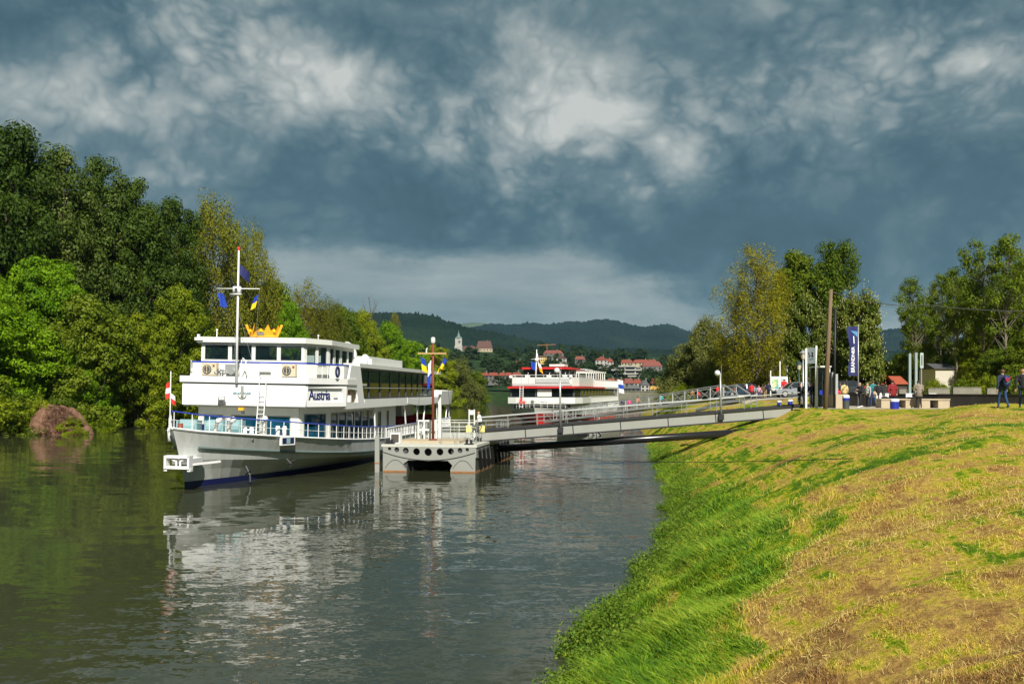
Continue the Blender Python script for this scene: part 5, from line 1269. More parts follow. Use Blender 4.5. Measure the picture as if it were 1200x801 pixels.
# signs at the gangway mouth
sg = empty('notice_boards', (-2.35, 60.2, 1.68), 0, 'two yellow notice boards around a dark panel at the gangway foot', 'notice board')
for x in (-.42, .42):
    b = MB(); b.box((x, 0, .85), (.36, .04, .42), 0); o = b.build('board', principled('yellow_board', (.70, .62, .20), .6), sg); MB().tube([(x, .05, 0), (x, .05, .9)], .03, 5).build('post', M['chrome'], sg)
b = MB(); b.box((0, .02, .92), (.42, .05, .36), 0); b.ball((0, -.03, .93), .07, 6, 1); b.build('panel', [M['darkgrey'], M['yellow']], sg)
# rust-red mast with flags
mm = PX(507.5, 516, 59.5); MS = empty('flag_mast', (mm.x, 59.5, 1.84), 0, 'rust-red mast with a cross yard and flags standing on the pontoon', 'flag mast')
HM = PX(0, 402, 59.5).z - 1.84
m_ = MB(); m_.tube([(0, 0, -.05), (0, 0, HM)], [.085, .065], 8); m_.box((0, 0, .04), (.5, .5, .08)); m_.build('pole', M['rust'], MS, True)
m_ = MB(); zy = PX(0, 414, 59.5).z - 1.84; m_.beam((-.95, -.1, zy), (.85, -.1, zy), .11, .09, 0); m_.build('yard', principled('tan_yard_paint', (.45, .28, .12), .6), MS)
m_ = MB(); m_.lathe([(.10, 0), (.14, .08), (.14, .30), (.08, .38)], (0, 0, HM), 10); m_.build('lamp', M['offwhite'], MS); 
m_ = MB(); m_.tube([(-.42, -.1, zy), (-.40, -.1, zy + .28), (-.33, -.1, zy + .34)], .05, 6); m_.build('anemometer', M['offwhite'], MS)
cloth_flag(MS, (-.78, -.1, zy - .22), (.85, .1, -.5), (.10, .1, -1), .38, .85, [M['flagblue'], M['yellow'], M['darkgrey']], [0, 1], wave=.25)
cloth_flag(MS, (.62, -.1, zy - .18), (-.1, .2, -.3), (-.30, .1, -1), .42, .9, [M['flagblue'], M['yellow'], M['darkgrey']], [0, 1], wave=.3, emblem=2)
cloth_flag(MS, (.72, -.1, zy - .28), (.6, .2, -.5), (-.45, .1, -1), .24, .7, [M['flagblue'], M['yellow']], [0, 1], wave=.3)
cloth_flag(MS, (-.10, -.16, zy - .4), (-.5, .1, -.7), (-.05, .05, -1), .32, 1.7, [M['flagwhite'], M['flagblue']], [0, 1], wave=.25)
st = MB(); st.tube([(-.7, 0, zy), (-1.2, 1.5, 0)], .012, 3); st.tube([(.7, 0, zy), (1.2, 1.5, 0)], .012, 3); st.build('stay', M['darkgrey'], MS)

# ------------------------------------------------------------------ gangways
GA = Vector((PX(560, 0, 61.2).x, 61.2, 2.36)); GB = Vector((PX(950, 0, 61.2).x, 61.2, 4.08))
gw = empty('gangway', GA, 0, 'long grey girder footbridge climbing from the pontoon to the plaza', 'footbridge')
gl = GB - GA
def on(t, y=0, z=0): return gl * t + Vector((0, y, z))
g = MB(); NP = 7
for yy in (0, 1.8):
    for k in range(NP):
        a, b = k / NP, (k + 1) / NP
        g.beam(on(a + .0015, yy, -.39), on(b - .0015, yy, -.39), .06, .60, 0)
    g.beam(on(0, yy, -.39), on(1, yy, -.39), .03, .56, 1)
for yy in (-.05, 1.85): g.beam(on(0, yy, -.03), on(1, yy, -.03), .14, .13, 1); g.beam(on(0, yy, -.72), on(1, yy, -.72), .12, .09, 1)
g.build('girder', [M['grey'], M['dark']], gw)
MB().beam(on(0, .9, -.12), on(1, .9, -.12), 1.7, .08).build('walkway', M['deckgrey'], gw)
def gang_rail(yy, t0, t1, nm='railing'):
    railing(gw, [tuple(on(t, yy, .03)) for t in np.linspace(t0, t1, 12)], .80, 1.95, nm, M['chrome'], M['chrome'], bars=2, r=.020)
gang_rail(-.05, .0, .80); gang_rail(1.85, .0, .86); gang_rail(-.05, .82, .98)
def lamp_post(px, topy, basey, Y, label, globe=True, box=True):
    c = PX(px, basey, Y); H = PX(px, topy, Y).z - c.z
    e = empty('lamp_post', c, 0, label, 'lamp post')
    m = MB(); m.tube([(0, 0, 0), (-.05, 0, H)], [.075, .05], 8); m.build('post', M['chrome'], e, True)
    if box: MB().box((0, -.02, -.02), (.34, .22, .36)).build('bracket', M['dark'], e)
    m = MB(); m.tube([(-.05, 0, H - .1), (-.22, 0, H + .02)], .04, 6)
    m.ball((-.24, 0, H), .19, 8); m.build('lamp_head', M['offwhite'], e, True)
    MB().tube([(.02, 0, H - .25), (.02, 0, H + .55)], .012, 4).build('rod', M['chrome'], e)
    return e
lamp_post(657, 434, 503, 61.05, 'thin grey lamp post rising from the left half of the girder footbridge')
lamp_post(845, 437, 488, 61.05, 'lamp post with white globe near the bank end of the girder footbridge')
# far truss gangway
TA = Vector((PX(645, 0, 106).x, 106., 1.40)); TB = Vector((PX(872, 0, 87).x, 87., 4.55))
tw = empty('truss_gangway', TA, 0, 'white lattice truss footbridge leading to the red and white ship', 'footbridge')
tl = TB - TA; side = Vector((-tl.y, tl.x, 0)).normalized() * 1.0
def tp_(t, sgn, z): return tl * t + side * sgn + Vector((0, 0, z))
for sgn in (-1, 1):
    t = MB(); N = 16; T1 = .94
    t.beam(tp_(0, sgn, 0), tp_(1, sgn, 0), .12, .16); t.beam(tp_(0, sgn, 1.15), tp_(T1, sgn, 1.15), .08, .08); t.beam(tp_(T1, sgn, 1.15), tp_(1, sgn, .1), .1, .1); t.beam(tp_(0, sgn, .58), tp_(T1, sgn, .58), .05, .05)
    for k in range(N + 1): t.beam(tp_(T1 * k / N, sgn, 0), tp_(T1 * k / N, sgn, 1.15), .07, .07, up=(1, 0, 0))
    for k in range(N): a, b = T1 * k / N, T1 * (k + 1) / N; t.beam(tp_(a, sgn, 0 if k % 2 else 1.15), tp_(b, sgn, 1.15 if k % 2 else 0), .045, .045)
    t.build('truss', M['chrome'], tw)
MB().beam(tp_(0, 0, -.05), tp_(1, 0, -.05), 1.9, .10).build('walkway', M['deckgrey'], tw)
p2_ = empty('landing_stage', (8.2, 108, 0), -.24, 'low grey landing stage between the truss footbridge and the red and white ship', 'landing stage')
b = MB(); b.box((0, 5, .3), (5, 16, 1.3)); b.box((0, 5, 1.0), (5.3, 16.4, .12)); b.build('float', M['grey'], p2_)
railing(p2_, [(2.5, -2.5, 1.05), (2.5, 13, 1.05)], 1.0, 1.6, bars=1, mat=M['chrome'])
for x in (-2.2, 2.2): MB().tube([(x, -2.5, .9), (x, -2.5, 2.2)], .10, 8).build('pile', M['grey'], p2_)
# black strut pipe
a = PX(573, 526, 64); b = PX(872, 506.5, 60); pp = MB(); pp.tube([a, b], .25, 14); o = pp.build('strut_pipe', principled('black_pipe_paint', (.012, .012, .013), .28, var=.3), None, True)
tag(o, 'thick black steel strut pipe running from the pontoon into the grassy bank', 'pipe')
a = PX(566, 519, 62); b = PX(606, 533, 66)
o = MB().tube([a, b], .06, 6).build('mooring_bar', M['grey']); tag(o, 'short slanting grey bar at the right rear corner of the pontoon', 'mooring bar')

def ground_hit(px, py):
    lo = 4.0; prev = lo
    for Y in np.arange(4, 140, .15):
        p = PX(px, py, Y)
        if gz(p.x, Y) >= p.z and gz(p.x, Y) > .02: return p
    return p
def cable(pts, r, name, label, cat, mat, sag=.4):
    P = []
    for a, b in zip(pts[:-1], pts[1:]):
        for i in range(17): t = i / 16; q = Vector(a).lerp(Vector(b), t); q.z -= sag * 4 * t * (1 - t); P.append(q)
    o = MB().tube(P, r, 5).build(name, mat); tag(o, label, cat); return o
q = ground_hit(1000, 540); q2 = ground_hit(775, 553)
cable([PX(601, 530, 71), (q.x, q.y, q.z + .08)], .013, 'mooring_cable', 'thin dark mooring cable stretched from the pontoon over the grass to the bank', 'cable', M['dark'], .35)
q = ground_hit(965, 492)
cable([PX(860, 503.5, 60), (q.x, q.y, q.z + .05)], .02, 'mooring_cable', 'short thin cable running on from the end of the black pipe', 'cable', M['dark'], .08)

# ------------------------------------------------------------------ plaza
M['darkconc'] = principled('old_concrete', (.20, .19, .16), .9, var=.2, bump=.3, bscale=20, dirt=(.08, .08, .05), damt=.6)
def sheet(name, poly, mat, dz=.008, n=14):
    """paving that follows the ground, cut from a fine grid between two edge lines"""
    (a, b, c, d) = [np.array(p, float) for p in poly]
    u = np.linspace(0, 1, n * 3)[:, None, None]; v = np.linspace(0, 1, n)[None, :, None]
    Q = (a * (1 - u) + b * u) * (1 - v) + (d * (1 - u) + c * u) * v
    Z = ground(Q[..., 0], Q[..., 1]) + dz
    o = link(name, grid_mesh(name, Q[..., 0], Q[..., 1], Z, mat)); tag(o, kind='structure'); return o
sheet('plaza_paving', [(19.3, 57.4), (33, 57.4), (33, 70.8), (21.5, 70.8)], M['paving'])
sheet('footpath', [(21.2, 84.5), (21.2, 87.8), (60, 91), (60, 87.5)][0:1] + [(60, 84.5), (60, 88.0), (21.2, 88.0)], M['paving'], .03)
sheet('road', [(17.5, 90), (70, 90), (70, 99), (19.5, 99)], M['asphalt'], .03)
def wall_run(a, b, z0, z1, th, mat, name, label, cat='low wall'):
    m = MB(); m.beam((a[0], a[1], (z0 + z1) / 2), (b[0], b[1], (z0 + z1) / 2), th, z1 - z0, 0); m.beam((a[0], a[1], z1 + .02), (b[0], b[1], z1 + .02), th + .06, .04, 0)
    o = m.build(name, mat); tag(o, label, cat); return o
wall_run((24.0, 70.5), (31.5, 52.0), 3.3, 4.72, .35, M['darkwall'], 'retaining_wall', 'long dark timber-brown retaining wall behind the walkers on the right')
for (a, b, t, bo, lab) in [(1087, 1112, 455, 463, 'pale concrete parapet between the banner posts and the dark wall'), (1116, 1149, 454, 463, 'longest pale concrete parapet above the dark wall'), (1053, 1063, 456, 463, 'short concrete parapet behind the man in the red jacket'), (1156, 1169, 455, 463, 'short pale parapet just left of the man with the backpack')]:
    A = PX(a, 0, 76); B = PX(b, 0, 76); wall_run((A.x, 76), (B.x, 76), 3.9, PX(0, t, 76).z, .3, M['darkconc'], 'parapet', lab)
def bench(px0, px1, Y, label):
    a = PX(px0, 0, Y).x; b = PX(px1, 0, Y).x; z = gz((a + b) / 2, Y); e = empty('concrete_bench', ((a + b) / 2, Y, z), 0, label, 'bench'); w = b - a
    MB().box((-w / 2 + .35, 0, .26), (.7, .8, .54)).build('block', M['concrete'], e); MB().box((w / 2 - .38, 0, .26), (.76, .8, .54)).build('block', M['concrete'], e)
    MB().box((0, 0, .56), (w + .06, .9, .08)).build('seat', M['concrete'], e); return e
bench(1030, 1072, 61, 'concrete bench with a dark gap, left of the person in the patterned coat')
bench(1074, 1110, 60.5, 'concrete bench at the right end of the plaza beside the dark wall')
for px, Y, lab in [(1037, 63, 'white slatted seat behind the man in the red jacket'), (1066, 63, 'white slatted seat between the red jacket and the patterned coat'), (1093, 63, 'white slatted seat above the rightmost concrete bench')]:
    p = PX(px, 0, Y); e = empty('white_seat', (p.x, Y, gz(p.x, Y)), 0, lab, 'seat')
    m = MB(); 
    for k in range(4): m.box((0, .0, .72 + .065 * k), (.52, .03, .05))
    m.build('backrest', M['flagwhite'], e)
    m = MB(); m.box((0, -.22, .47), (.52, .42, .04)); m.build('seat', M['flagwhite'], e)
    m = MB()
    for x in (-.22, .22): m.tube([(x, -.4, 0), (x, -.4, .47)], .02, 4); m.tube([(x, .02, 0), (x, .02, .95)], .02, 4)
    m.build('frame', M['chrome'], e)
def bin_(px, Y, w, h, label, body):
    p = PX(px, 0, Y); e = empty('planter' if h < .7 else 'litter_bin', (p.x, Y, gz(p.x, Y)), 0, label, 'litter bin')
    MB().lathe([(w / 2, 0), (w / 2, h * .68 if body != 'blue' else h * .74)], n=16).build('body', M['cblue'] if body == 'blue' else M['darkgrey'], e)
    if body != 'blue': MB().lathe([(w / 2 + .01, h * .60), (w / 2 + .01, h * .80)], n=16).build('band', M['cblue'], e)
    MB().lathe([(w / 2 + .012, h * .74 if body == 'blue' else h * .80), (w / 2 + .012, h * .96), (w / 2 - .05, h)], n=16).build('lid', M['flagwhite'], e)
M['cblue'] = principled('blue_enamel', (.015, .03, .30), .4)
bin_(913.3, 73.5, .34, .56, 'small blue bin with white lid beyond the footbridge, left one of the two', 'blue')
bin_(926, 73.5, .38, .56, 'small blue bin with white lid beyond the footbridge, right one of the two', 'blue')
bin_(991.3, 57.6, .40, .86, 'dark grey bin with a blue band and white lid at the edge of the plaza', 'grey')
bin_(1048.2, 57.6, .52, .62, 'round blue bin with white lid in front of the man in the red jacket', 'blue')
o = MB().box((0, 0, .42), (.75, 1.4, .95)).build('stone_block', M['concrete']); p = PX(982, 0, 60); o.location = (p.x, 60, 3.85); tag(o, 'tall beige stone block between the steel slabs and the dark bin', 'stone block')
# wooden pole, cable and black conduit
a = PX(967, 479, 58.2); b = PX(974, 339, 58.2); d = b - a
o = MB().tube([a - Vector((0, 0, .3)), a.lerp(b, .5), b], [.15, .13, .10], 10).build('wooden_pole', M['wood'], None, True); tag(o, 'tall leaning wooden utility pole at the edge of the plaza', 'utility pole')
a2 = PX(977.5, 479, 59.5); b2 = PX(979, 360, 59.5)
o = MB().tube([a2, b2], .075, 8).build('black_pole', M['dark'], None, True); tag(o, 'slim black pole standing just right of the wooden pole', 'pole')
cable([b - Vector((0, 0, .15)), PX(1085, 357, 75), PX(1260, 362, 95)], .03, 'overhead_cable', 'overhead cable running right from the top of the wooden pole', 'cable', M['darkgrey'], .35)
# sign frame
s0 = PX(950.5, 478, 59.4); e = empty('sign_frame', (s0.x, 59.4, 3.85), 0, 'tall frame of two white posts carrying a grey panel', 'sign')
w = (956.8 - 944.8) / F * 59.4; H1 = PX(0, 405, 59.4).z - 3.85
for k, x in enumerate((-w / 2, w / 2)): MB().box((x, 0, H1 / 2 - .08 * (1 - k)), (.12, .12, H1 - .16 * (1 - k))).build('post', M['offwhite'], e)
m = MB(); m.box((0, 0, H1 - .62), (w - .14, .06, 1.0)); pn = m.build('panel', principled('slate_panel', (.13, .16, .17), .5), e)
m = MB(); zc_ = H1 - .62
m.tube([(-.16, -.04, zc_ + .2), (-.12, -.04, zc_ - .1), (-.02, -.04, zc_ + .05), (.06, -.04, zc_ - .12), (.10, -.04, zc_ + .2)], .03, 4); m.tube([(-.15, -.04, zc_ - .25), (.14, -.04, zc_ - .22)], .02, 4); m.tube([(.02, -.04, zc_ + .22), (.12, -.04, zc_ - .05)], .025, 4)
m.build('emblem', M['dark'], pn)
# glazed kiosk and steel slabs
p = PX(964.5, 0, 61.5); e = empty('glass_kiosk', (p.x, 61.5, 3.85), 0, 'narrow glazed kiosk with white frame behind the wooden pole', 'kiosk'); H1 = PX(0, 430, 61.5).z - 3.85
m = MB()
for x in (-.38, .42):
    for y in (0, 1.4): m.box((x, y, H1 / 2), (.08, .08, H1))
m.box((.02, .7, H1 + .04), (1.0, 1.6, .08)); m.build('frame', M['offwhite'], e)
m = MB(); m.box((.02, 0, H1 / 2), (.70, .02, H1 - .1)); m.box((-.38, .7, H1 / 2), (.02, 1.3, H1 - .1)); m.build('glass', M['dglass'], e)
MB().box((.0, -.03, 1.0), (.5, .03, .3)).build('notice', M['cblue'], e)
for k, (px, ty, lab) in enumerate([(971.0, 437, 'leftmost of the three grey steel slabs beside the wooden pole'), (974.2, 436, 'middle one of the three grey steel slabs beside the wooden pole'), (978.4, 438, 'rightmost and broadest of the three grey steel slabs beside the wooden pole')]):
    Y = 60.3 + .3 * (2 - k); p = PX(px, 0, Y); H1 = PX(0, ty, Y).z - 3.85
    o = MB().box((0, 0, H1 / 2), ((.09, .09, .22)[k], .5, H1)).build('steel_slab', principled('slab_steel', [(.10, .10, .10), (.30, .31, .31), (.36, .38, .38)][k], .5, metal=.3)); o.location = (p.x, Y, 3.85); tag(o, lab, 'steel slab')
# banner
Y = 63.; p = PX(1005.8, 0, Y); bn = empty('banner_flag', (p.x, Y, 3.85), 0, 'tall dark blue vertical banner with white lettering on a thin pole', 'banner'); H1 = PX(0, 380, Y).z - 3.85
MB().tube([(0, 0, 0), (0, 0, H1)], [.045, .03], 8).build('pole', M['chrome'], bn, True)
zt = PX(0, 382.5, Y).z - 3.85; zb = PX(0, 440, Y).z - 3.85
mb = MB(); NI, NJ = 8, 26
def bnp(u, v):
    wd = .74 - .16 * smoothstep(0, .35, v) + .03 * math.sin(v * 9)
    return Vector((-.05 - wd * (1 - u), -.02 - .07 * math.sin(u * 4.5 + v * 5) * (1 - u * .6), zt + (zb - zt) * v - .05 * (1 - u) * math.sin(v * 3)))
for j in range(NJ + 1):
    for i in range(NI + 1): mb.v.append(tuple(bnp(i / NI, j / NJ)))
for j in range(NJ):
    for i in range(NI): a = j * (NI + 1) + i; mb.f.append((a, a + 1, a + NI + 2, a + NI + 1)); mb.mi.append(0)
mb.build('banner', M['navycloth'], bn, True)
def wrap(body, size, v0, v1, u, mat, bold=0):
    me = text_mesh(body, size, mat, .002, 1.0, bold); xs = [v.co.x for v in me.vertices]; x0, x1 = min(xs), max(xs)
    for v in me.vertices:
        t = (v.co.x - x0) / (x1 - x0); vv = v1 + (v0 - v1) * t; uu = u + v.co.y / .6
        q = bnp(min(max(1 - (uu), 0), 1), vv); v.co = Vector((q.x, q.y - .012 - v.co.z, q.z))
    return link('lettering', me, bn)
wrap('BRANDNER', .30, .40, .93, .52, M['flagwhite'], .006)
m = MB(); P = [bnp(.56, v) - Vector((0, .014, 0)) for v in (.19, .24, .29, .34)]; Q_ = [bnp(.66, v) - Vector((0, .014, 0)) for v in (.19, .24, .29, .34)]
for k_ in range(3): m.add([P[k_], Q_[k_], Q_[k_ + 1], P[k_ + 1]], [(0, 1, 2, 3)])
m.build('thin_white_line', M['flagwhite'], bn)
m = MB(); 
P = [bnp(u, v) - Vector((0, .012, 0)) for (u, v) in [(.35, .08), (1, .10), (1, .22), (.8, .17), (.5, .12)]]; m.add(P, [(0, 1, 2, 3, 4)]); m.build('light_blue_swoosh', principled('pale_blue_cloth', (.08, .25, .5), .8), bn)
# three posts on the right
for px, ty, by, Y, w, lab in [(1066, 414, 463, 72, .16, 'left one of the two tall pale steel columns'), (1073.3, 413, 466, 70, .16, 'right one of the two tall pale steel columns')]:
    p = PX(px, 0, Y); z = gz(p.x, Y); H1 = PX(0, ty, Y).z - z
    o = MB().box((0, 0, H1 / 2), (w * 1.1, w * 1.1, H1)).build('steel_column', principled('pale_column_paint', (.24, .30, .30), .45)); o.location = (p.x, Y, z); tag(o, lab, 'steel column')
p = PX(1080, 0, 74); e = empty('narrow_sign', (p.x, 74, gz(p.x, 74)), 0, 'narrow upright sign on a post right of the steel columns', 'sign'); H1 = PX(0, 413, 74).z - gz(p.x, 74)
MB().tube([(0, .05, 0), (0, .05, H1)], .05, 6).build('post', M['chrome'], e); pn = MB().box((0, -.02, H1 - .62), (.26, .05, 1.2)).build('panel', principled('pale_sign', (.35, .42, .42), .5), e); MB().box((0, -.05, H1 - .6), (.08, .02, .8)).build('marking', M['darkgrey'], pn)
# lanterns
def lantern(px, topy, Y, col, label):
    p = PX(px, 0, Y); z = gz(p.x, Y); H1 = PX(0, topy, Y).z - z; e = empty('street_lantern', (p.x, Y, z), 0, label, 'street lantern')
    m = MB(); m.tube([(0, 0, 0), (0, 0, .8), (0, 0, H1 - .75)], [.12, .07, .055], 8); m.lathe([(.16, 0), (.12, .3), (.07, .8)], n=10); m.build('post', col, e, True)
    m = MB(); m.lathe([(.10, H1 - .75), (.14, H1 - .7), (.22, H1 - .25)], n=6, mi=0); hd = m.build('lantern_glass', principled('lantern_glass_' + str(px), (.5, .45, .35), .2), e)
    m = MB(); m.lathe([(.30, H1 - .27), (.30, H1 - .22), (.12, H1 - .06), (.03, H1)], n=6); m.build('cap', col, e)
lantern(941.2, 410, 76, M['chrome'], 'grey street lantern with a flat cap, taller of the pair by the sign frame')
lantern(936.4, 423, 80, principled('dark_green_iron', (.02, .05, .045), .5), 'dark green street lantern, shorter of the pair by the sign frame')
# information board
Y = 99.; p = PX(913, 0, Y); e = empty('map_board', (p.x, Y, gz(p.x, Y)), 0, 'white information board with a coloured map at the landing', 'information board'); z0 = gz(p.x, Y); s = Y / F
for x, ty in ((-9.8, 434), (1.2, 423), (9.5, 428)): MB().box((x * s, .08, (PX(0, ty, Y).z - z0) / 2), (1.3 * s, .12, PX(0, ty, Y).z - z0)).build('post', M['offwhite'], e)
m = MB(); m.box((0, 0, PX(0, 449, Y).z - z0), (20 * s, .08, 16 * s)); bd = m.build('board', M['white'], e)
mp = bpy.data.materials.new('map_print'); mp.use_nodes = True; T = NT(mp.node_tree); tc = T.n.new('ShaderNodeTexCoord')
T.l.new(T.ramp(T.noise(tc.outputs['Object'], 1.3, 3, .5, .5), [(.40, (.10, .35, .45)), (.47, (.12, .38, .50)), (.49, (.45, .50, .12)), (.56, (.20, .42, .20)), (.62, (.55, .58, .35))], 'LINEAR'), T.n['Principled BSDF'].inputs['Base Color'])
MB().box((-4.6 * s, -.06, PX(0, 449.5, Y).z - z0), (7.6 * s, .03, 11 * s)).build('map', mp, bd)
for k in range(3): MB().box((5 * s, -.06, PX(0, 444.5 + 2.2 * k, Y).z - z0), (6.0 * s, .03, .7 * s)).build('text_line', M['darkgrey'], bd)
for px, ty, by in [(931, 426, 455), (928, 440, 462)]:
    pass
# huts
def hut(px0, px1, topy, eave, Y, wall, roof, label, D=5, gable_front=False):
    a = PX(px0, 0, Y).x; b = PX(px1, 0, Y).x; z = gz((a + b) / 2, Y); w = b - a; ze = PX(0, eave, Y).z - z; zt = PX(0, topy, Y).z - z
    e = empty('hut', ((a + b) / 2, Y + D / 2, z), 0, label, 'hut')
    MB().box((0, 0, ze / 2 - .5), (w * .9, D * .9, ze + 1)).build('wall', wall, e)
    r = MB(); o = .0
    r.add([(-w / 2, -D / 2, ze), (w / 2, -D / 2, ze), (w / 2, D / 2, ze), (-w / 2, D / 2, ze), (-w / 2, 0, zt), (w / 2, 0, zt)], [(0, 1, 5, 4), (1, 2, 5), (2, 3, 4, 5), (3, 0, 4), (0, 3, 2, 1)])
    r.build('roof', roof, e); return e
tiles = principled('hut_tiles', (.32, .07, .03), .8, var=.35, vscale=3, bump=.6, bscale=8, stretch=(1, 1, 3))
h = hut(1030, 1066, 440, 450, 104, M['darkwall'], tiles, 'low hut with a red tiled roof behind the plaza')
g_ = MB(); s = 103 / F; g_.add([(-4.6 * 104 / F * 2.8, -3.4, .9), (-1.2 * 104 / F * 2, -3.4, .9), (-.9, -3.4, 1.2), (-1.75, -3.4, 2.25), (-2.6, -3.4, 1.2)], [(2, 3, 4)]);
pf = MB(); x0 = -1.1; pf.add([(x0 - 1.1, -3.2, 1.0), (x0, -3.2, 2.15), (x0 + 1.1, -3.2, 1.0), (x0 - 1.1, 0, 1.0), (x0, 0, 2.15), (x0 + 1.1, 0, 1.0)], [(0, 1, 4, 3), (1, 2, 5, 4)]); pf.build('porch_roof', tiles, h)
MB().box((x0, -2.9, .5), (1.9, .1, 1.1)).build('doorway', M['dark'], h)
hut(1096, 1123, 425, 432, 112, principled('hut_render', (.50, .46, .38), .9, var=.1), principled('hut_slate', (.07, .07, .075), .8, var=.2), 'small pale walled hut with a grey roof among the woodland trees')

# ------------------------------------------------------------------ cars
def car(px, Y, rz, paint, label, L=4.3, W=1.78, Hh=1.48):
    p = PX(px, 0, Y); e = empty('parked_car', (p.x, Y, gz(p.x, Y) + .03), rz, label, 'car')
    st = [(-.5, .30, .52, .70), (-.485, .22, .66, .84), (-.40, .18, .76, .93), (-.25, .17, .86, .98), (-.1, .17, .93, 1.0), (.15, .17, .95, 1.0), (.35, .18, .98, .99), (.46, .22, .98, .93), (.495, .30, .85, .80)]
    V = []; Fc = []
    ring = 10
    for (x, zb, zt, wf) in st:
        w = W / 2 * wf
        prof = [(-w * .9, zb), (-w, zb + .12), (-w * 1.0, (zb + zt) / 2), (-w * .96, zt - .06), (-w * .80, zt), (w * .80, zt), (w * .96, zt - .06), (w, (zb + zt) / 2), (w, zb + .12), (w * .9, zb)]
        V += [(x * L, y, z) for (y, z) in prof]
    for i in range(len(st) - 1):
        for k in range(ring): a = i * ring + k; b = i * ring + (k + 1) % ring; Fc.append((a, b, b + ring, a + ring))
    Fc.append(tuple(range(ring))[::-1]); Fc.append(tuple(range((len(st) - 1) * ring, len(st) * ring)))
    m = MB(); m.add(V, Fc); 
    # roof panel
    rz_ = Hh; w1 = W * .36
    m.add([(-.10 * L, -w1, rz_ - .06), (.30 * L, -w1 * .98, rz_ - .07), (.30 * L, w1 * .98, rz_ - .07), (-.10 * L, w1, rz_ - .06), (-.06 * L, -w1 * .8, rz_), (.24 * L, -w1 * .8, rz_), (.24 * L, w1 * .8, rz_), (-.06 * L, w1 * .8, rz_)], [(0, 1, 5, 4), (1, 2, 6, 5), (2, 3, 7, 6), (3, 0, 4, 7), (4, 5, 6, 7)])
    for sy in (-1, 1):
        for (xa, za, xb, zb2) in [(-.24, .90, -.10, rz_ - .06), (.08, .94, .09, rz_ - .06), (.42, .98, .30, rz_ - .07), (.27, .95, .24, rz_ - .06)]: m.beam((xa * L, sy * W * .445, za), (xb * L, sy * w1 * 1.0, zb2), .06, .06)
    body = m.build('body', paint, e, False); 
    g = MB(); wb = W * .44; wt = W * .355
    g.add([(-.24 * L, -wb, .90), (.43 * L, -wb, .96), (.43 * L, wb, .96), (-.24 * L, wb, .90), (-.10 * L, -wt, rz_ - .07), (.30 * L, -wt, rz_ - .08), (.30 * L, wt, rz_ - .08), (-.10 * L, wt, rz_ - .07)], [(0, 1, 5, 4), (1, 2, 6, 5), (2, 3, 7, 6), (3, 0, 4, 7)])
    g.build('windows', M['pane'], e)
    for x in (-.31, .31):
        for sy in (-1, 1):
            R = Matrix.Rotation(math.radians(90), 3, 'X')
            t = MB(); t.lathe([(.22, -.11), (.32, -.10), (.33, 0), (.32, .10), (.22, .11)], n=18); t.v = [tuple(R @ Vector(v) + Vector((x * L, sy * (W / 2 - .08), .32))) for v in t.v]; wh = t.build('wheel', M['dark'], e, True)
            t = MB(); t.lathe([(.20, -.118), (.21, .118)], n=14); t.v = [tuple(R @ Vector(v) + Vector((x * L, sy * (W / 2 - .08), .32))) for v in t.v]; t.build('rim', M['chrome'], wh)
    for sy in (-1, 1):
        MB().box((-.488 * L, sy * W * .30, .66), (.10, .34, .14)).build('headlight', M['chrome'], e); MB().box((.49 * L, sy * W * .32, .78), (.08, .28, .2)).build('tail_light', M['red'], e)
    MB().box((-.497 * L, 0, .42), (.06, 1.0, .2)).build('grille', M['dark'], e)
    for sy in (-1, 1): MB().box((-.17 * L, sy * (W / 2 + .06), .98), (.12, .16, .12)).build('wing_mirror', paint, e)
    return e
car(932, 92, .06, principled('silver_car_paint', (.42, .44, .46), .22, metal=.6, var=.02, coat=.5), 'silver hatchback parked left of the grey sign frame')
car(868, 100, .2, principled('dark_blue_car_paint', (.05, .08, .12), .2, metal=.5, var=.02, coat=.5), 'dark blue car parked behind the end of the truss footbridge')
car(986, 96, .0, principled('graphite_car_paint', (.06, .065, .07), .2, metal=.5, var=.02, coat=.5), 'dark car parked behind the person in the beige jacket')
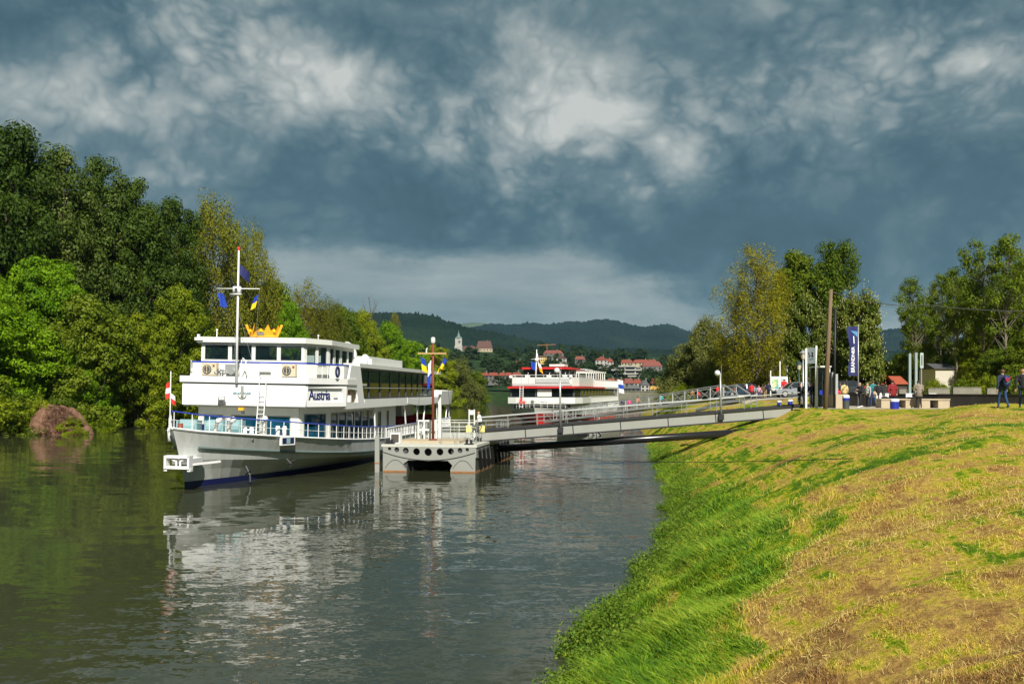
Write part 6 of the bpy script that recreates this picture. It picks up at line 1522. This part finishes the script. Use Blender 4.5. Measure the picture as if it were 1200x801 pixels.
# ------------------------------------------------------------------ people
def person(px, Y, h, rz, top, legs, hair, label, z=None, stride=.0, arm='down', bag=None, coat=0.0, head=None, lean=0.0, skirt=None, x=None, seed=0, shoes='hair_dark', hat=None, shorts=False):
    X = PX(px, 0, Y).x if x is None else x; Z = gz(X, Y) if z is None else z
    e = empty('person', (X, Y, Z), rz, label, 'person'); k = h / 1.76; rs = random.Random(seed + int(px * 7))
    V = Vector
    hipz, kz, az = .93, .50, .09; s = stride
    caps = []  # (a, b, ra, rb, tag)
    def c(a, b, ra, rb, t): caps.append((V(a), V(b), ra, rb, t))
    ly = lean
    # facing -Y
    sh = V((0, -ly * .5, 1.42)); hd = V((0, -ly * .75 - .02, 1.60))
    c((0, 0, .95), (0, -ly * .25, 1.15), .130 + coat * .3, .125 + coat * .6, 'top'); c((0, -ly * .25, 1.15), (0, -ly * .5, 1.36), .125 + coat * .6, .130 + coat * .5, 'top')
    c((-.07, -ly * .3, 1.22), (.07, -ly * .3, 1.22), .115 + coat * .5, .115 + coat * .5, 'top'); c((-.16, -ly * .5, 1.39), (.16, -ly * .5, 1.39), .070 + coat * .4, .070 + coat * .4, 'top')
    c((-.08, 0, .93), (.08, 0, .93), .115, .115, 'legs')
    c(sh, hd, .055, .055, 'skin')
    c(hd + V((0, 0, .03)), hd + V((0, -.015, -.045)), .093, .070, 'skin'); c(hd + V((0, -.085, -.005)), hd + V((0, -.100, -.02)), .018, .020, 'skin')
    for sx in (-1, 1): c(hd + V((sx * .088, .01, -.01)), hd + V((sx * .092, .012, .02)), .014, .014, 'skin')
    for sx in (-1, 1):
        f = s * sx; H = V((sx * .095, 0, .91)); K = V((sx * .105, -.22 * f - .03, kz + .02 * abs(f))); A = V((sx * .105, -.42 * f + (.10 if f < 0 else 0), az + (.08 * abs(f) if f < 0 else 0)))
        c(H, K, .088, .060, 'legs' if not shorts else 'legs'); c(K, A, .060, .042, 'legs' if not shorts else 'skin'); c(A + V((0, .03, -.035)), A + V((sx * .015, -.15, -.05)), .042, .034, 'shoe')
        S = V((sx * (.205 + coat * .3), -ly * .5, 1.375))
        if arm == 'down': E = S + V((sx * .05, .03 + .10 * f, -.28)); W = E + V((sx * .01, -.06 + .10 * f, -.24))
        elif arm == 'phone': E = S + V((sx * .04, -.04, -.27)); W = E + V((-sx * .10, -.22, .10 if sx > 0 else -.02))
        elif arm == 'bent': E = S + V((sx * .07, .04, -.26)); W = E + V((-sx * .10, -.20, -.04))
        else: E = S + V((sx * .10, .02, -.26)); W = E + V((-sx * .06, .05, -.20)) 
        c(S, E, .058 + coat * .25, .045 + coat * .2, 'top'); c(E, W, .045 + coat * .2, .034 + coat * .1, 'top' if rs.random() > -1 else 'skin')
        d = (W - E).normalized(); c(W, W + d * .09, .030, .034, 'skin')
        # fingers and thumb
        u = d.cross(V((0, 1, 0))).normalized() if abs(d.y) < .9 else V((1, 0, 0)); 
        for q in range(4):
            o = u * ((q - 1.5) * .021); ln = (.060, .072, .070, .054)[q]; p0 = W + d * .10 + o; p1 = p0 + d * ln * .6; p2 = p1 + d * ln * .4 + V((0, -.02, 0)); FING.append((len(caps), p0, p1, p2))
            fing.append([p0, p1, p2]) if False else None
            e.setdefault if False else None
            fl.append(([p0, p1, p2], .0095))
        fl.append(([W + d * .03 + V((0, -.03, 0)), W + d * .07 + V((0, -.055, 0)), W + d * .10 + V((0, -.05, 0))], .011))
    # a tapered capsule per limb, then one voxel skin over all of them
    mb = MB()
    for (a, b, ra, rb, t) in caps:
        d = b - a; L = max(d.length, 1e-4); dn = d / L; pts = []; rr = []
        for i in range(4): th = math.pi / 2 * (i / 3.5); pts.append(a - dn * ra * math.cos(th)); rr.append(max(ra * math.sin(th), .002))
        pts.append(a); rr.append(ra); pts.append(b); rr.append(rb)
        for i in range(3, -1, -1): th = math.pi / 2 * (i / 3.5); pts.append(b + dn * rb * math.cos(th)); rr.append(max(rb * math.sin(th), .002))
        mb.tube(pts, rr, 10)
    me = mb.mesh('tmp', [], True); o = bpy.data.objects.new('tmp', me); COL.objects.link(o)
    md = o.modifiers.new('r', 'REMESH'); md.mode = 'VOXEL'; md.voxel_size = .021 if Y < 70 else .032; md.use_smooth_shade = True
    bpy.context.view_layer.update()
    me2 = bpy.data.meshes.new_from_object(o.evaluated_get(bpy.context.evaluated_depsgraph_get())); bpy.data.objects.remove(o)
    co = np.empty(len(me2.vertices) * 3, np.float32); me2.vertices.foreach_get('co', co); co = co.reshape(-1, 3)
    ls = np.empty(len(me2.polygons), np.int32); me2.polygons.foreach_get('loop_start', ls); lv = np.empty(len(me2.loops), np.int32); me2.loops.foreach_get('vertex_index', lv)
    fc = co[lv[ls]]
    best = np.full(len(fc), 1e9); who = np.zeros(len(fc), np.int32); names = ['top', 'legs', 'skin', 'shoe']
    for (a, b, ra, rb, t) in caps:
        a_ = np.array(a); d = np.array(b - a); L = max(d.dot(d), 1e-9); tt = np.clip(((fc - a_) @ d) / L, 0, 1)
        dist = np.linalg.norm(fc - a_ - tt[:, None] * d, axis=1) - (ra + (rb - ra) * tt); m = dist < best; best = np.where(m, dist, best); who = np.where(m, names.index(t), who)
    if hair != 'none':
        pass
    bm_v = [tuple(v) for v in co]; 
    me2.materials.clear()
    for mm_ in (top, legs, M['skin'], M[shoes]): me2.materials.append(mm_)
    me2.polygons.foreach_set('material_index', who.astype(np.int32)); me2.name = 'person_body'
    body = link('body', me2, e)
    # fingers go into the same body mesh
    fm = MB()
    for pts, r in fl: fm.tube(pts, [r, r * .9, r * .7], 5, 2)
    fmesh = fm.mesh('f', [top, legs, M['skin'], M[shoes]], True); fo = bpy.data.objects.new('f', fmesh); COL.objects.link(fo)
    import bmesh
    bm = bmesh.new(); bm.from_mesh(me2); bm.from_mesh(fmesh); bm.to_mesh(me2); bm.free(); bpy.data.objects.remove(fo)
    # hair, features
    hm = MB(); 
    if hat: hm.lathe([(.104, .0), (.108, .05), (.085, .10), (.02, .125)], hd + V((0, .005, .02)), 12); hm.box(hd + V((0, -.12, .03)), (.13, .08, .012)); hm.build('cap', hat, e, True)
    else:
        long_ = hair.endswith('+'); hn = hair.rstrip('+')
        N = 12
        for i in range(7):
            th = i / 6 * (math.pi * .62); 
            for j in range(N): a = 2 * math.pi * j / N; r = .104 * math.sin(th); zz = .108 * math.cos(th); ff = max(0, -math.sin(a)) * th * .06; hm.v.append(tuple(hd + V((r * math.cos(a), r * math.sin(a) * 1.02 + .012 + ff, .03 + zz + (.05 * max(0, -math.sin(a)) if i == 6 else 0)))))
        for i in range(6):
            for j in range(N): a = i * N + j; b = i * N + (j + 1) % N; hm.f.append((a, b, b + N, a + N)); hm.mi.append(0)
        if long_: hm.tube([hd + V((0, .05, .03)), hd + V((0, .075, -.08)), hd + V((0, .07, -.24))], [.085, .08, .03], 8)
        hm.build('hair', M[hn], e, True)
    fe = MB()
    for sx in (-1, 1): fe.ball(hd + V((sx * .032, -.080, .015)), .010, 5)
    fe.box(hd + V((0, -.086, -.052)), (.045, .012, .008)); fe.build('facial_features', M['hair_dark'], e)
    if bag == 'backpack':
        g = MB(); 
        g.lathe([(.10, -.25), (.155, -.20), (.165, .0), (.14, .17), (.06, .24)], (0, 0, 0), 12, 0); g.v = [(x * 1.0, y * .75 + .24 + coat - ly * .3, z + 1.22) for x, y, z in g.v]; bo = g.build('backpack', M['navycloth'], e, True)
        q = MB(); q.tube([(-.12, .37, 1.36), (-.02, .39, 1.28), (.06, .39, 1.16)], .03, 5); q.tube([(.12, .37, 1.38), (.09, .39, 1.22), (0, .39, 1.16)], .03, 5); q.build('trim', cloth('crimson', (.30, .015, .03)), bo)
        q = MB(); q.tube([(-.12, .36, 1.22), (-.03, .39, 1.15), (.08, .38, 1.08)], .02, 5); q.build('trim', cloth('bottle_green', (.02, .16, .08)), bo)
    elif bag:
        g = MB(); g.lathe([(.06, -.14), (.11, -.10), (.10, .05), (.04, .12)], (0, 0, 0), 8, 0); g.v = [(x + .25, y * .6 + .06, z + 1.0) for x, y, z in g.v]; g.tube([(.25, .06, 1.1), (.15, .05, 1.42), (-.05, .10, 1.45)], .012, 4); g.build('bag', bag, e, True)
    if coat > .05:
        g = MB(); g.lathe([(.20 + coat * .3, .72), (.17 + coat * .3, .95), (.145 + coat * .4, 1.1)], (0, 0, 0), 14); g.v = [(x, y * .72 - ly * .1, z) for x, y, z in g.v]; g.build('jacket_hem', top, e, True)
    e.scale = (k, k, k); return e
FING = []; fl = []; fing = []
_person = person
def person(*a, **kw):
    fl.clear(); return _person(*a, **kw)
jeans = cloth('denim', (.012, .045, .13)); black = cloth('black', (.012, .012, .016)); navy = cloth('navy_jacket', (.012, .02, .05)); PI = math.pi
person(1175, 42.5, 1.80, PI + .1, navy, jeans, 'hair_brown', 'man in navy jacket and jeans walking away with a red and blue backpack', stride=.35, bag='backpack', coat=.03)
person(1198.5, 42.8, 1.80, PI - .5, black, jeans, 'hair_fair', 'fair haired person in black jacket and jeans cut by the right margin', stride=.55, coat=.05)
person(1046, 62, 1.82, PI + .2, cloth('dark_red', (.22, .012, .015)), jeans, 'hair_dark', 'man in dark red jacket and dark cap behind the round blue bin', coat=.07, hat=black, arm='out')
person(1076.8, 60, 1.80, PI - .2, cloth('patterned', (.22, .18, .14), .6, 14), black, 'hair_dark', 'person in brown grey patterned coat looking down by the benches', coat=.08, lean=.14, arm='phone', stride=.15)
person(1008, 62.5, 1.70, -1.2, black, black, 'hair_dark', 'person all in black with crossed stride at the foot of the banner', stride=.4, arm='phone', shoes='flagwhite', coat=.03)
person(1017, 64, 1.68, -1.3, cloth('light_grey', (.40, .40, .38), .4, 9), cloth('charcoal', (.03, .03, .035)), 'hair_brown', 'person in light grey jacket between the black clad and the teal jacketed walkers', coat=.05)
person(1023.2, 65, 1.86, PI + .4, cloth('teal', (.02, .16, .17)), jeans, 'hair_brown', 'tall person in teal jacket and blue jeans in the group near the banner', coat=.04, stride=.2)
person(1029.3, 61.5, 1.72, PI - .3, black, cloth('white_trousers', (.70, .68, .66)), 'hair_dark', 'person in black top and white trousers with a beige shoulder bag', bag=cloth('beige', (.45, .30, .16)), coat=.04, stride=.15)
person(989.5, 76, 1.66, PI, cloth('sand', (.60, .45, .20), .2), cloth('light_denim', (.06, .20, .34)), 'hair_brown', 'person in sand coloured jacket and light jeans behind the stone block', coat=.08)
person(984.6, 76.5, 1.66, PI - .3, navy, jeans, 'hair_brown', 'person in navy jacket standing close to the sand coloured jacket', coat=.05)
person(982.2, 75, 1.25, PI, cloth('pink_red', (.5, .03, .07)), black, 'hair_fair', 'child in red half hidden by the rightmost steel slab', coat=.02)
person(941.6, 60.8, 1.68, 1.3, black, black, 'hair_brown', 'person in black looking down, left of the white sign posts', lean=.12, arm='bent', coat=.05)
person(936.8, 62.0, 1.64, 1.0, black, black, 'hair_dark', 'person in black at the top of the girder footbridge, leftmost by the sign frame', arm='phone', coat=.05)
person(951.2, 62.5, 1.66, -.6, navy, cloth('pale_trousers', (.40, .38, .42)), 'hair_dark', 'person in navy seen between the two white sign posts', coat=.04, arm='bent')
person(962.2, 65.5, 1.72, .3, navy, black, 'hair_fair', 'fair haired person in navy behind the glazed kiosk frame', coat=.03, arm='bent')
for (px, Y, h, r, t, l, hr, lab, kw) in [
    (861, 96, 1.3, 2, 'rust', 'black', 'hair_brown', 'child in rust brown behind the end of the truss footbridge', {}),
    (873, 95, 1.45, 1.2, 'black', 'charcoal', 'hair_brown', 'person in black at the left end of the crowd by the map board', {'coat': .04}),
    (880.5, 93, 1.55, 2.6, 'scarlet', 'charcoal', 'hair_dark', 'person in scarlet jacket bending in the crowd by the map board', {'coat': .07, 'lean': .15}),
    (884.3, 94, 1.25, 3.4, 'aqua', 'black', 'hair_brown', 'child in aqua top beside the scarlet jacket', {}),
    (889.3, 92, 1.30, 2.9, 'pale_pink', 'purple', 'hair_fair+', 'girl in pale pink top in the middle of the crowd', {'coat': .03}),
    (893.8, 93, 1.42, 3.1, 'brown', 'khaki', 'hair_brown+', 'person in brown top and pale khaki trousers in the crowd', {}),
    (896.6, 93.5, 1.40, 3.0, 'black', 'sandpants', 'hair_dark', 'person in black top and sand trousers in the crowd', {}),
    (900.6, 92, 1.62, 3.0, 'navy_jacket', 'navy_jacket', 'hair_dark', 'tall person in navy beside the post of the map board', {'coat': .03}),
    (919, 98, 1.78, 3.1, 'scarlet', 'black', 'hair_dark', 'person in scarlet jacket behind the bonnet of the silver car', {'coat': .10}),
    (926, 99, 1.7, 3.1, 'rust', 'black', 'hair_fair', 'person in rust brown behind the roof of the silver car', {'coat': .03})]:
    cols = {'rust': (.25, .08, .04), 'black': (.012, .012, .016), 'charcoal': (.03, .03, .035), 'scarlet': (.60, .02, .025), 'aqua': (.03, .35, .38), 'pale_pink': (.55, .30, .36), 'purple': (.12, .05, .2), 'brown': (.12, .06, .03), 'khaki': (.55, .42, .28), 'sandpants': (.5, .36, .2), 'navy_jacket': (.012, .02, .05)}
    person(px, Y, h, r, cloth(t, cols[t]), cloth(l, cols[l]), hr, lab, **kw)
# on the truss footbridge and the pontoon
for t, h, c_, lab in [(.885, 1.30, (.60, .02, .025), 'child in red near the upper end of the truss footbridge'), (.80, 1.05, (.55, .02, .02), 'child in red crouching halfway up the truss footbridge'), (.77, 1.3, (.30, .14, .05), 'child in brown holding on to the truss footbridge rail'), (.70, 1.25, (.02, .02, .02), 'dark clad child on the truss footbridge'), (.62, 1.25, (.03, .32, .36), 'child in aqua lower down the truss footbridge'), (.50, 1.45, (.40, .16, .08), 'brown shirted person low on the truss footbridge'), (.455, 1.3, (.75, .03, .25), 'child with bright pink hat at the lower truss footbridge'), (.42, 1.4, (.04, .05, .10), 'dark navy clad person lowest on the truss footbridge')]:
    q = TA + tl * t; person(0, q.y, h, 1.2 + t * 3, cloth('gang%d' % int(t * 1000), c_), cloth('charcoal', (.03, .03, .035)), 'hair_brown', lab, z=q.z, x=q.x, hat=(cloth('pink', (.8, .03, .3)) if t == .455 else None))
person(561.5, 62.2, 1.78, -1.2, M['flagwhite'], black, 'hair_brown', 'man in white shirt standing at the lower end of the girder footbridge', z=1.86, coat=.03, arm='bent')
for px, c_, lab in [(671, (.25, .02, .03), 'person in dark red at the upper rail of the red and white ship'), (677.5, (.75, .12, .03), 'person in orange at the upper rail of the red and white ship')]:
    q = PX(px, 0, 155); person(px, 155, 1.6, 1.4, cloth('deck%d' % px, c_), black, 'hair_dark', lab, z=5.62)
# ------------------------------------------------------------------ mound, weeds, grass
def mound():
    c = PX(60, 505, 105.5); n, m = 40, 60
    th = np.linspace(0, 2 * math.pi, m); r = np.linspace(0, 1, n)
    Rr, Th = np.meshgrid(r, th, indexing='ij')
    z = 3.1 * (1 - Rr ** 3) ** .8 * (1 - .35 * np.cos(Th) * Rr + .3 * np.sin(Th) * Rr) + .55 * smooth_noise(Rr * np.cos(Th) * 4, Rr * np.sin(Th) * 4, 4, 4) * (1 - Rr ** 3)
    rad_ = 1 + .22 * np.sin(2 * Th + 1) + .12 * np.sin(5 * Th)
    X = c.x + Rr * np.cos(Th) * 3.0 * rad_; Yy = c.y + 1.5 + Rr * np.sin(Th) * 2.2 * rad_
    mt = mat_field('mound_brush', [(.3, (.11, .055, .035)), (.5, (.24, .13, .085)), (.7, (.36, .22, .15))], 2.2, 1.0, 7, stretch=(1, 1, 1), bd=.35)
    o = link('earth_mound', grid_mesh('earth_mound', X, Yy, z - .1, mt)); tag(o, 'bare reddish brown mound of earth and dry brush at the far left waterline', 'earth mound')
    rs = np.random.RandomState(3); k = 2400; rr = np.sqrt(rs.rand(k)) * .97; tt = rs.rand(k) * 6.28
    C = np.stack([c.x + rr * np.cos(tt) * 2.9, c.y + 1.5 + rr * np.sin(tt) * 2.2, 3.1 * (1 - rr ** 2.2) ** .8 - .05], 1)
    d = rs.randn(k, 3); d /= np.linalg.norm(d, axis=1)[:, None]; w = rs.randn(k, 3) * .014; L = (.12 + .38 * rs.rand(k))[:, None]
    V = np.stack([C - d * L - w, C - d * L + w, C + d * L + w, C + d * L - w], 1).reshape(-1, 3)
    b = link('brush', np_mesh('brush', V, np.arange(k * 4).reshape(k, 4), mt), o); b['kind'] = 'stuff'
mound()
def blades(P, H, W, lean, nseg, rs, curve=1.0):
    """tapered bent blades rooted at P (n,3)"""
    n = len(P); a = rs.rand(n) * 2 * math.pi; side = np.stack([np.cos(a), np.sin(a), np.zeros(n)], 1)
    V = []
    for k in range(nseg + 1):
        t = k / nseg; c = P + np.stack([np.zeros(n), np.zeros(n), H * t * (1 - .22 * t * curve)], 1) + lean * (H * t ** 1.8 * curve)[:, None]
        w = (W * (1 - t) ** .7 * .5)[:, None]
        if k == nseg: V.append(c)
        else: V += [c - side * w, c + side * w]
    V = np.stack(V, 1); per = V.shape[1]; base = np.arange(n)[:, None] * per; Q = []
    for k in range(nseg - 1): Q.append(np.concatenate([base + 2 * k, base + 2 * k + 1, base + 2 * k + 3, base + 2 * k + 2], 1))
    k = nseg - 1; Tt = np.concatenate([base + 2 * k, base + 2 * k + 1, base + 2 * k + 2], 1)
    return V.reshape(-1, 3), (np.concatenate(Q) if Q else np.zeros((0, 4), int)), Tt
def blade_object(name, P, H, W, lean, nseg, mat, rs, curve=1.0):
    V, Q, T3 = blades(P, H, W, lean, nseg, rs, curve)
    me = bpy.data.meshes.new(name); me.vertices.add(len(V)); me.vertices.foreach_set('co', V.astype(np.float32).ravel())
    lv = np.concatenate([Q.ravel(), T3.ravel()]).astype(np.int32); st = np.concatenate([np.arange(len(Q)) * 4, len(Q) * 4 + np.arange(len(T3)) * 3]).astype(np.int32)
    me.loops.add(len(lv)); me.loops.foreach_set('vertex_index', lv); me.polygons.add(len(st)); me.polygons.foreach_set('loop_start', st); me.materials.append(mat); me.update(calc_edges=True)
    o = link(name, me); tag(o, kind='stuff'); return o
def sample_bank(n, y0, y1, e0, e1, rs, p=1.6):
    """points on the bank, denser near the camera"""
    u = rs.rand(n); a = 1 - p; Y = (y0 ** a + u * (y1 ** a - y0 ** a)) ** (1 / a)
    lo = e0(Y) if callable(e0) else e0; hi = e1(Y) if callable(e1) else e1
    e = lo + (hi - lo) * rs.rand(n); X = shore(Y) + e / .95
    inv = (X / Y < .60) & (X / Y > -.2)
    return X[inv], Y[inv], e[inv]
DB_Y = [4, 8, 14, 19, 25, 35, 45, 60, 80]; DB = [2.2, 2.45, 3.3, 3.9, 3.3, 2.4, 1.6, 1.3, 1.3]
def edge(Y): return np.interp(Y, DB_Y, DB) + .18 * np.sin(Y * 1.7) + .1 * np.sin(Y * 4.1)
def grass_mat(name, tall):
    m = bpy.data.materials.new(name); m.use_nodes = True; T = NT(m.node_tree); T.n.clear(); out = T.n.new('ShaderNodeOutputMaterial')
    pos = T.n.new('ShaderNodeTexCoord').outputs['Object']; g = T.n.new('ShaderNodeNewGeometry'); rnd = g.outputs['Random Per Island']
    if tall:
        v = T.m('ADD', T.m('MULTIPLY', rnd, .34), T.m('MULTIPLY', T.noise(pos, .55, 6, .7), .78))
        c = T.ramp(v, [(.30, (.022, .085, .012)), (.40, (.060, .17, .012)), (.51, (.14, .29, .012)), (.62, (.26, .40, .018)), (.76, (.42, .45, .05))])
    else:
        c, v = grass_nodes(T, pos)
        k = T.m('ADD', T.m('MULTIPLY', rnd, .7), .65); c = T.mix(1.0, c, T.xyz(k, k, k), 'MULTIPLY')
    d = T.n.new('ShaderNodeBsdfPrincipled'); T.l.new(c, d.inputs['Base Color']); d.inputs['Roughness'].default_value = .55; d.inputs['Specular IOR Level'].default_value = .3
    tr = T.n.new('ShaderNodeBsdfTranslucent'); T.l.new(c, tr.inputs[0]); mx = T.n.new('ShaderNodeMixShader'); mx.inputs[0].default_value = .3
    T.l.new(d.outputs[0], mx.inputs[1]); T.l.new(tr.outputs[0], mx.inputs[2]); T.l.new(mx.outputs[0], out.inputs[0]); return m
def straw_mat():
    m = principled('straw', (.50, .36, .15), .7, var=.35, vscale=3); return m
def grass():
    rs = np.random.RandomState(12); tm = grass_mat('tall_grass_blades', True); sm = grass_mat('mown_grass_blades', False)
    # tall reeds and grass on the lower bank
    n = 230000; X, Y, e = sample_bank(n, 7.0, 85, lambda Y: Y * 0 - .35, edge, rs, 1.9)
    fade = np.clip((edge(Y) - e) / .8, .25, 1); cl = .5 + .5 * smooth_noise(X * 1.3, Y * 1.3, 21, 3)
    c2 = np.clip(.5 + .8 * smooth_noise(X * 3.2, Y * 2.6, 23, 3), .1, 1.6); H = (.12 + .36 * np.clip(cl, 0, 1.3) * c2 * fade) * (.6 + .7 * rs.rand(len(X))) * (1 - .25 * np.clip((e - 0) / 3, 0, 1)); P = np.stack([X, Y, ground(X, Y) - .03], 1)
    wx = -.15 + .4 * smooth_noise(X * 1.1, Y * 1.1, 31, 3); wy = .4 * smooth_noise(X * 1.2, Y * 1.2, 35, 3); lean = np.stack([wx + .62 * rs.randn(len(X)), wy - .05 + .62 * rs.randn(len(X)), -.1 * np.ones(len(X))], 1)
    P[:, 2] = np.maximum(P[:, 2], -.05)
    blade_object('tall_grass', P, H, .008 + .010 * rs.rand(len(X)) + Y * .00035, lean, 3, tm, rs)
    # broad leaved weeds at the very edge
    n = 3800; Xc, Yc, ec = sample_bank(n, 8, 80, lambda Y: Y * 0 - .35, lambda Y: .8 + 1.2 * np.clip(smooth_noise(Y, Y * 0, 9, 2), 0, 1), rs, 1.6); m_ = 22
    C = np.repeat(np.stack([Xc, Yc, np.maximum(ground(Xc, Yc), .0) + .16], 1), m_, 0) + rs.randn(len(Xc) * m_, 3) * np.array([.14, .14, .13])
    V, Q = leaves_np(C, .035, rs, .3, .5); o = link('bank_weeds', np_mesh('bank_weeds', V, Q, leaf_mat('weed_leaves', [(.25, (.05, .11, .01)), (.5, (.12, .21, .02)), (.8, (.26, .30, .04))], .35, 1.5))); tag(o, kind='stuff')
    # mown grass and hay on the upper bank
    n = 560000; X, Y, e = sample_bank(n, 5.0, 60, lambda Y: edge(Y) - .5, lambda Y: 6 + Y * .75, rs, 2.0)
    k = rs.rand(len(X)) < .35 + .65 * np.clip(.5 + .6 * smooth_noise(X * .6, Y * .6, 17, 3), 0, 1); X, Y, e = X[k], Y[k], e[k]
    near = np.clip(1 - (e - edge(Y)) / 1.2, 0, 1)
    hf = np.clip(.55 + .75 * smooth_noise(X * 4.2, Y * 3.4, 77, 3), .15, 2.2)
    H = (.03 + .06 * rs.rand(len(X))) * hf * (1 + 2.0 * near) * (1 + .5 * np.clip(smooth_noise(X * .5, Y * .5, 5, 3), -.6, 1.5)); P = np.stack([X, Y, ground(X, Y) - .005], 1)
    lean = np.stack([.6 * rs.randn(len(X)), .6 * rs.randn(len(X)), -.1 * np.ones(len(X))], 1)
    blade_object('mown_grass', P, H, .0025 + .003 * rs.rand(len(X)) + Y * .00034, lean, 2, sm, rs)
    n = 300000; X, Y, e = sample_bank(n, 5.0, 50, lambda Y: edge(Y) - .1, lambda Y: 6 + Y * .75, rs, 2.0)
    s = smooth_noise(X * .55 - Y * .25, Y * .35 + X * .2, 44, 4); k = rs.rand(len(X)) < np.clip(.38 + .30 * s + .25 * smooth_noise(X * 3, Y * 2.4, 61, 3), .05, 1); X, Y = X[k], Y[k]; n = len(X)
    C = np.stack([X, Y, ground(X, Y) + .012 + .03 * rs.rand(n)], 1); a = rs.rand(n) * 6.28; L = .012 + .030 * rs.rand(n) ** 1.5
    d = np.stack([np.cos(a) * L, np.sin(a) * L, .025 * rs.randn(n)], 1); w = np.stack([-np.sin(a), np.cos(a), .6 * rs.randn(n)], 1) * (.0009 + Y * .00010)[:, None]
    V = np.stack([C - d - w, C - d + w, C + d + w, C + d - w], 1).reshape(-1, 3)
    sc = bpy.data.materials.new('hay'); sc.use_nodes = True; T = NT(sc.node_tree); g = T.n.new('ShaderNodeNewGeometry')
    T.l.new(T.ramp(g.outputs['Random Per Island'], [(0, (.22, .13, .05)), (.4, (.44, .29, .09)), (.8, (.58, .43, .14)), (1, (.34, .36, .06))]), T.n['Principled BSDF'].inputs['Base Color']); T.n['Principled BSDF'].inputs['Roughness'].default_value = .7
    o = link('cut_hay', np_mesh('cut_hay', V, np.arange(n * 4).reshape(n, 4), sc)); tag(o, kind='stuff')
grass()
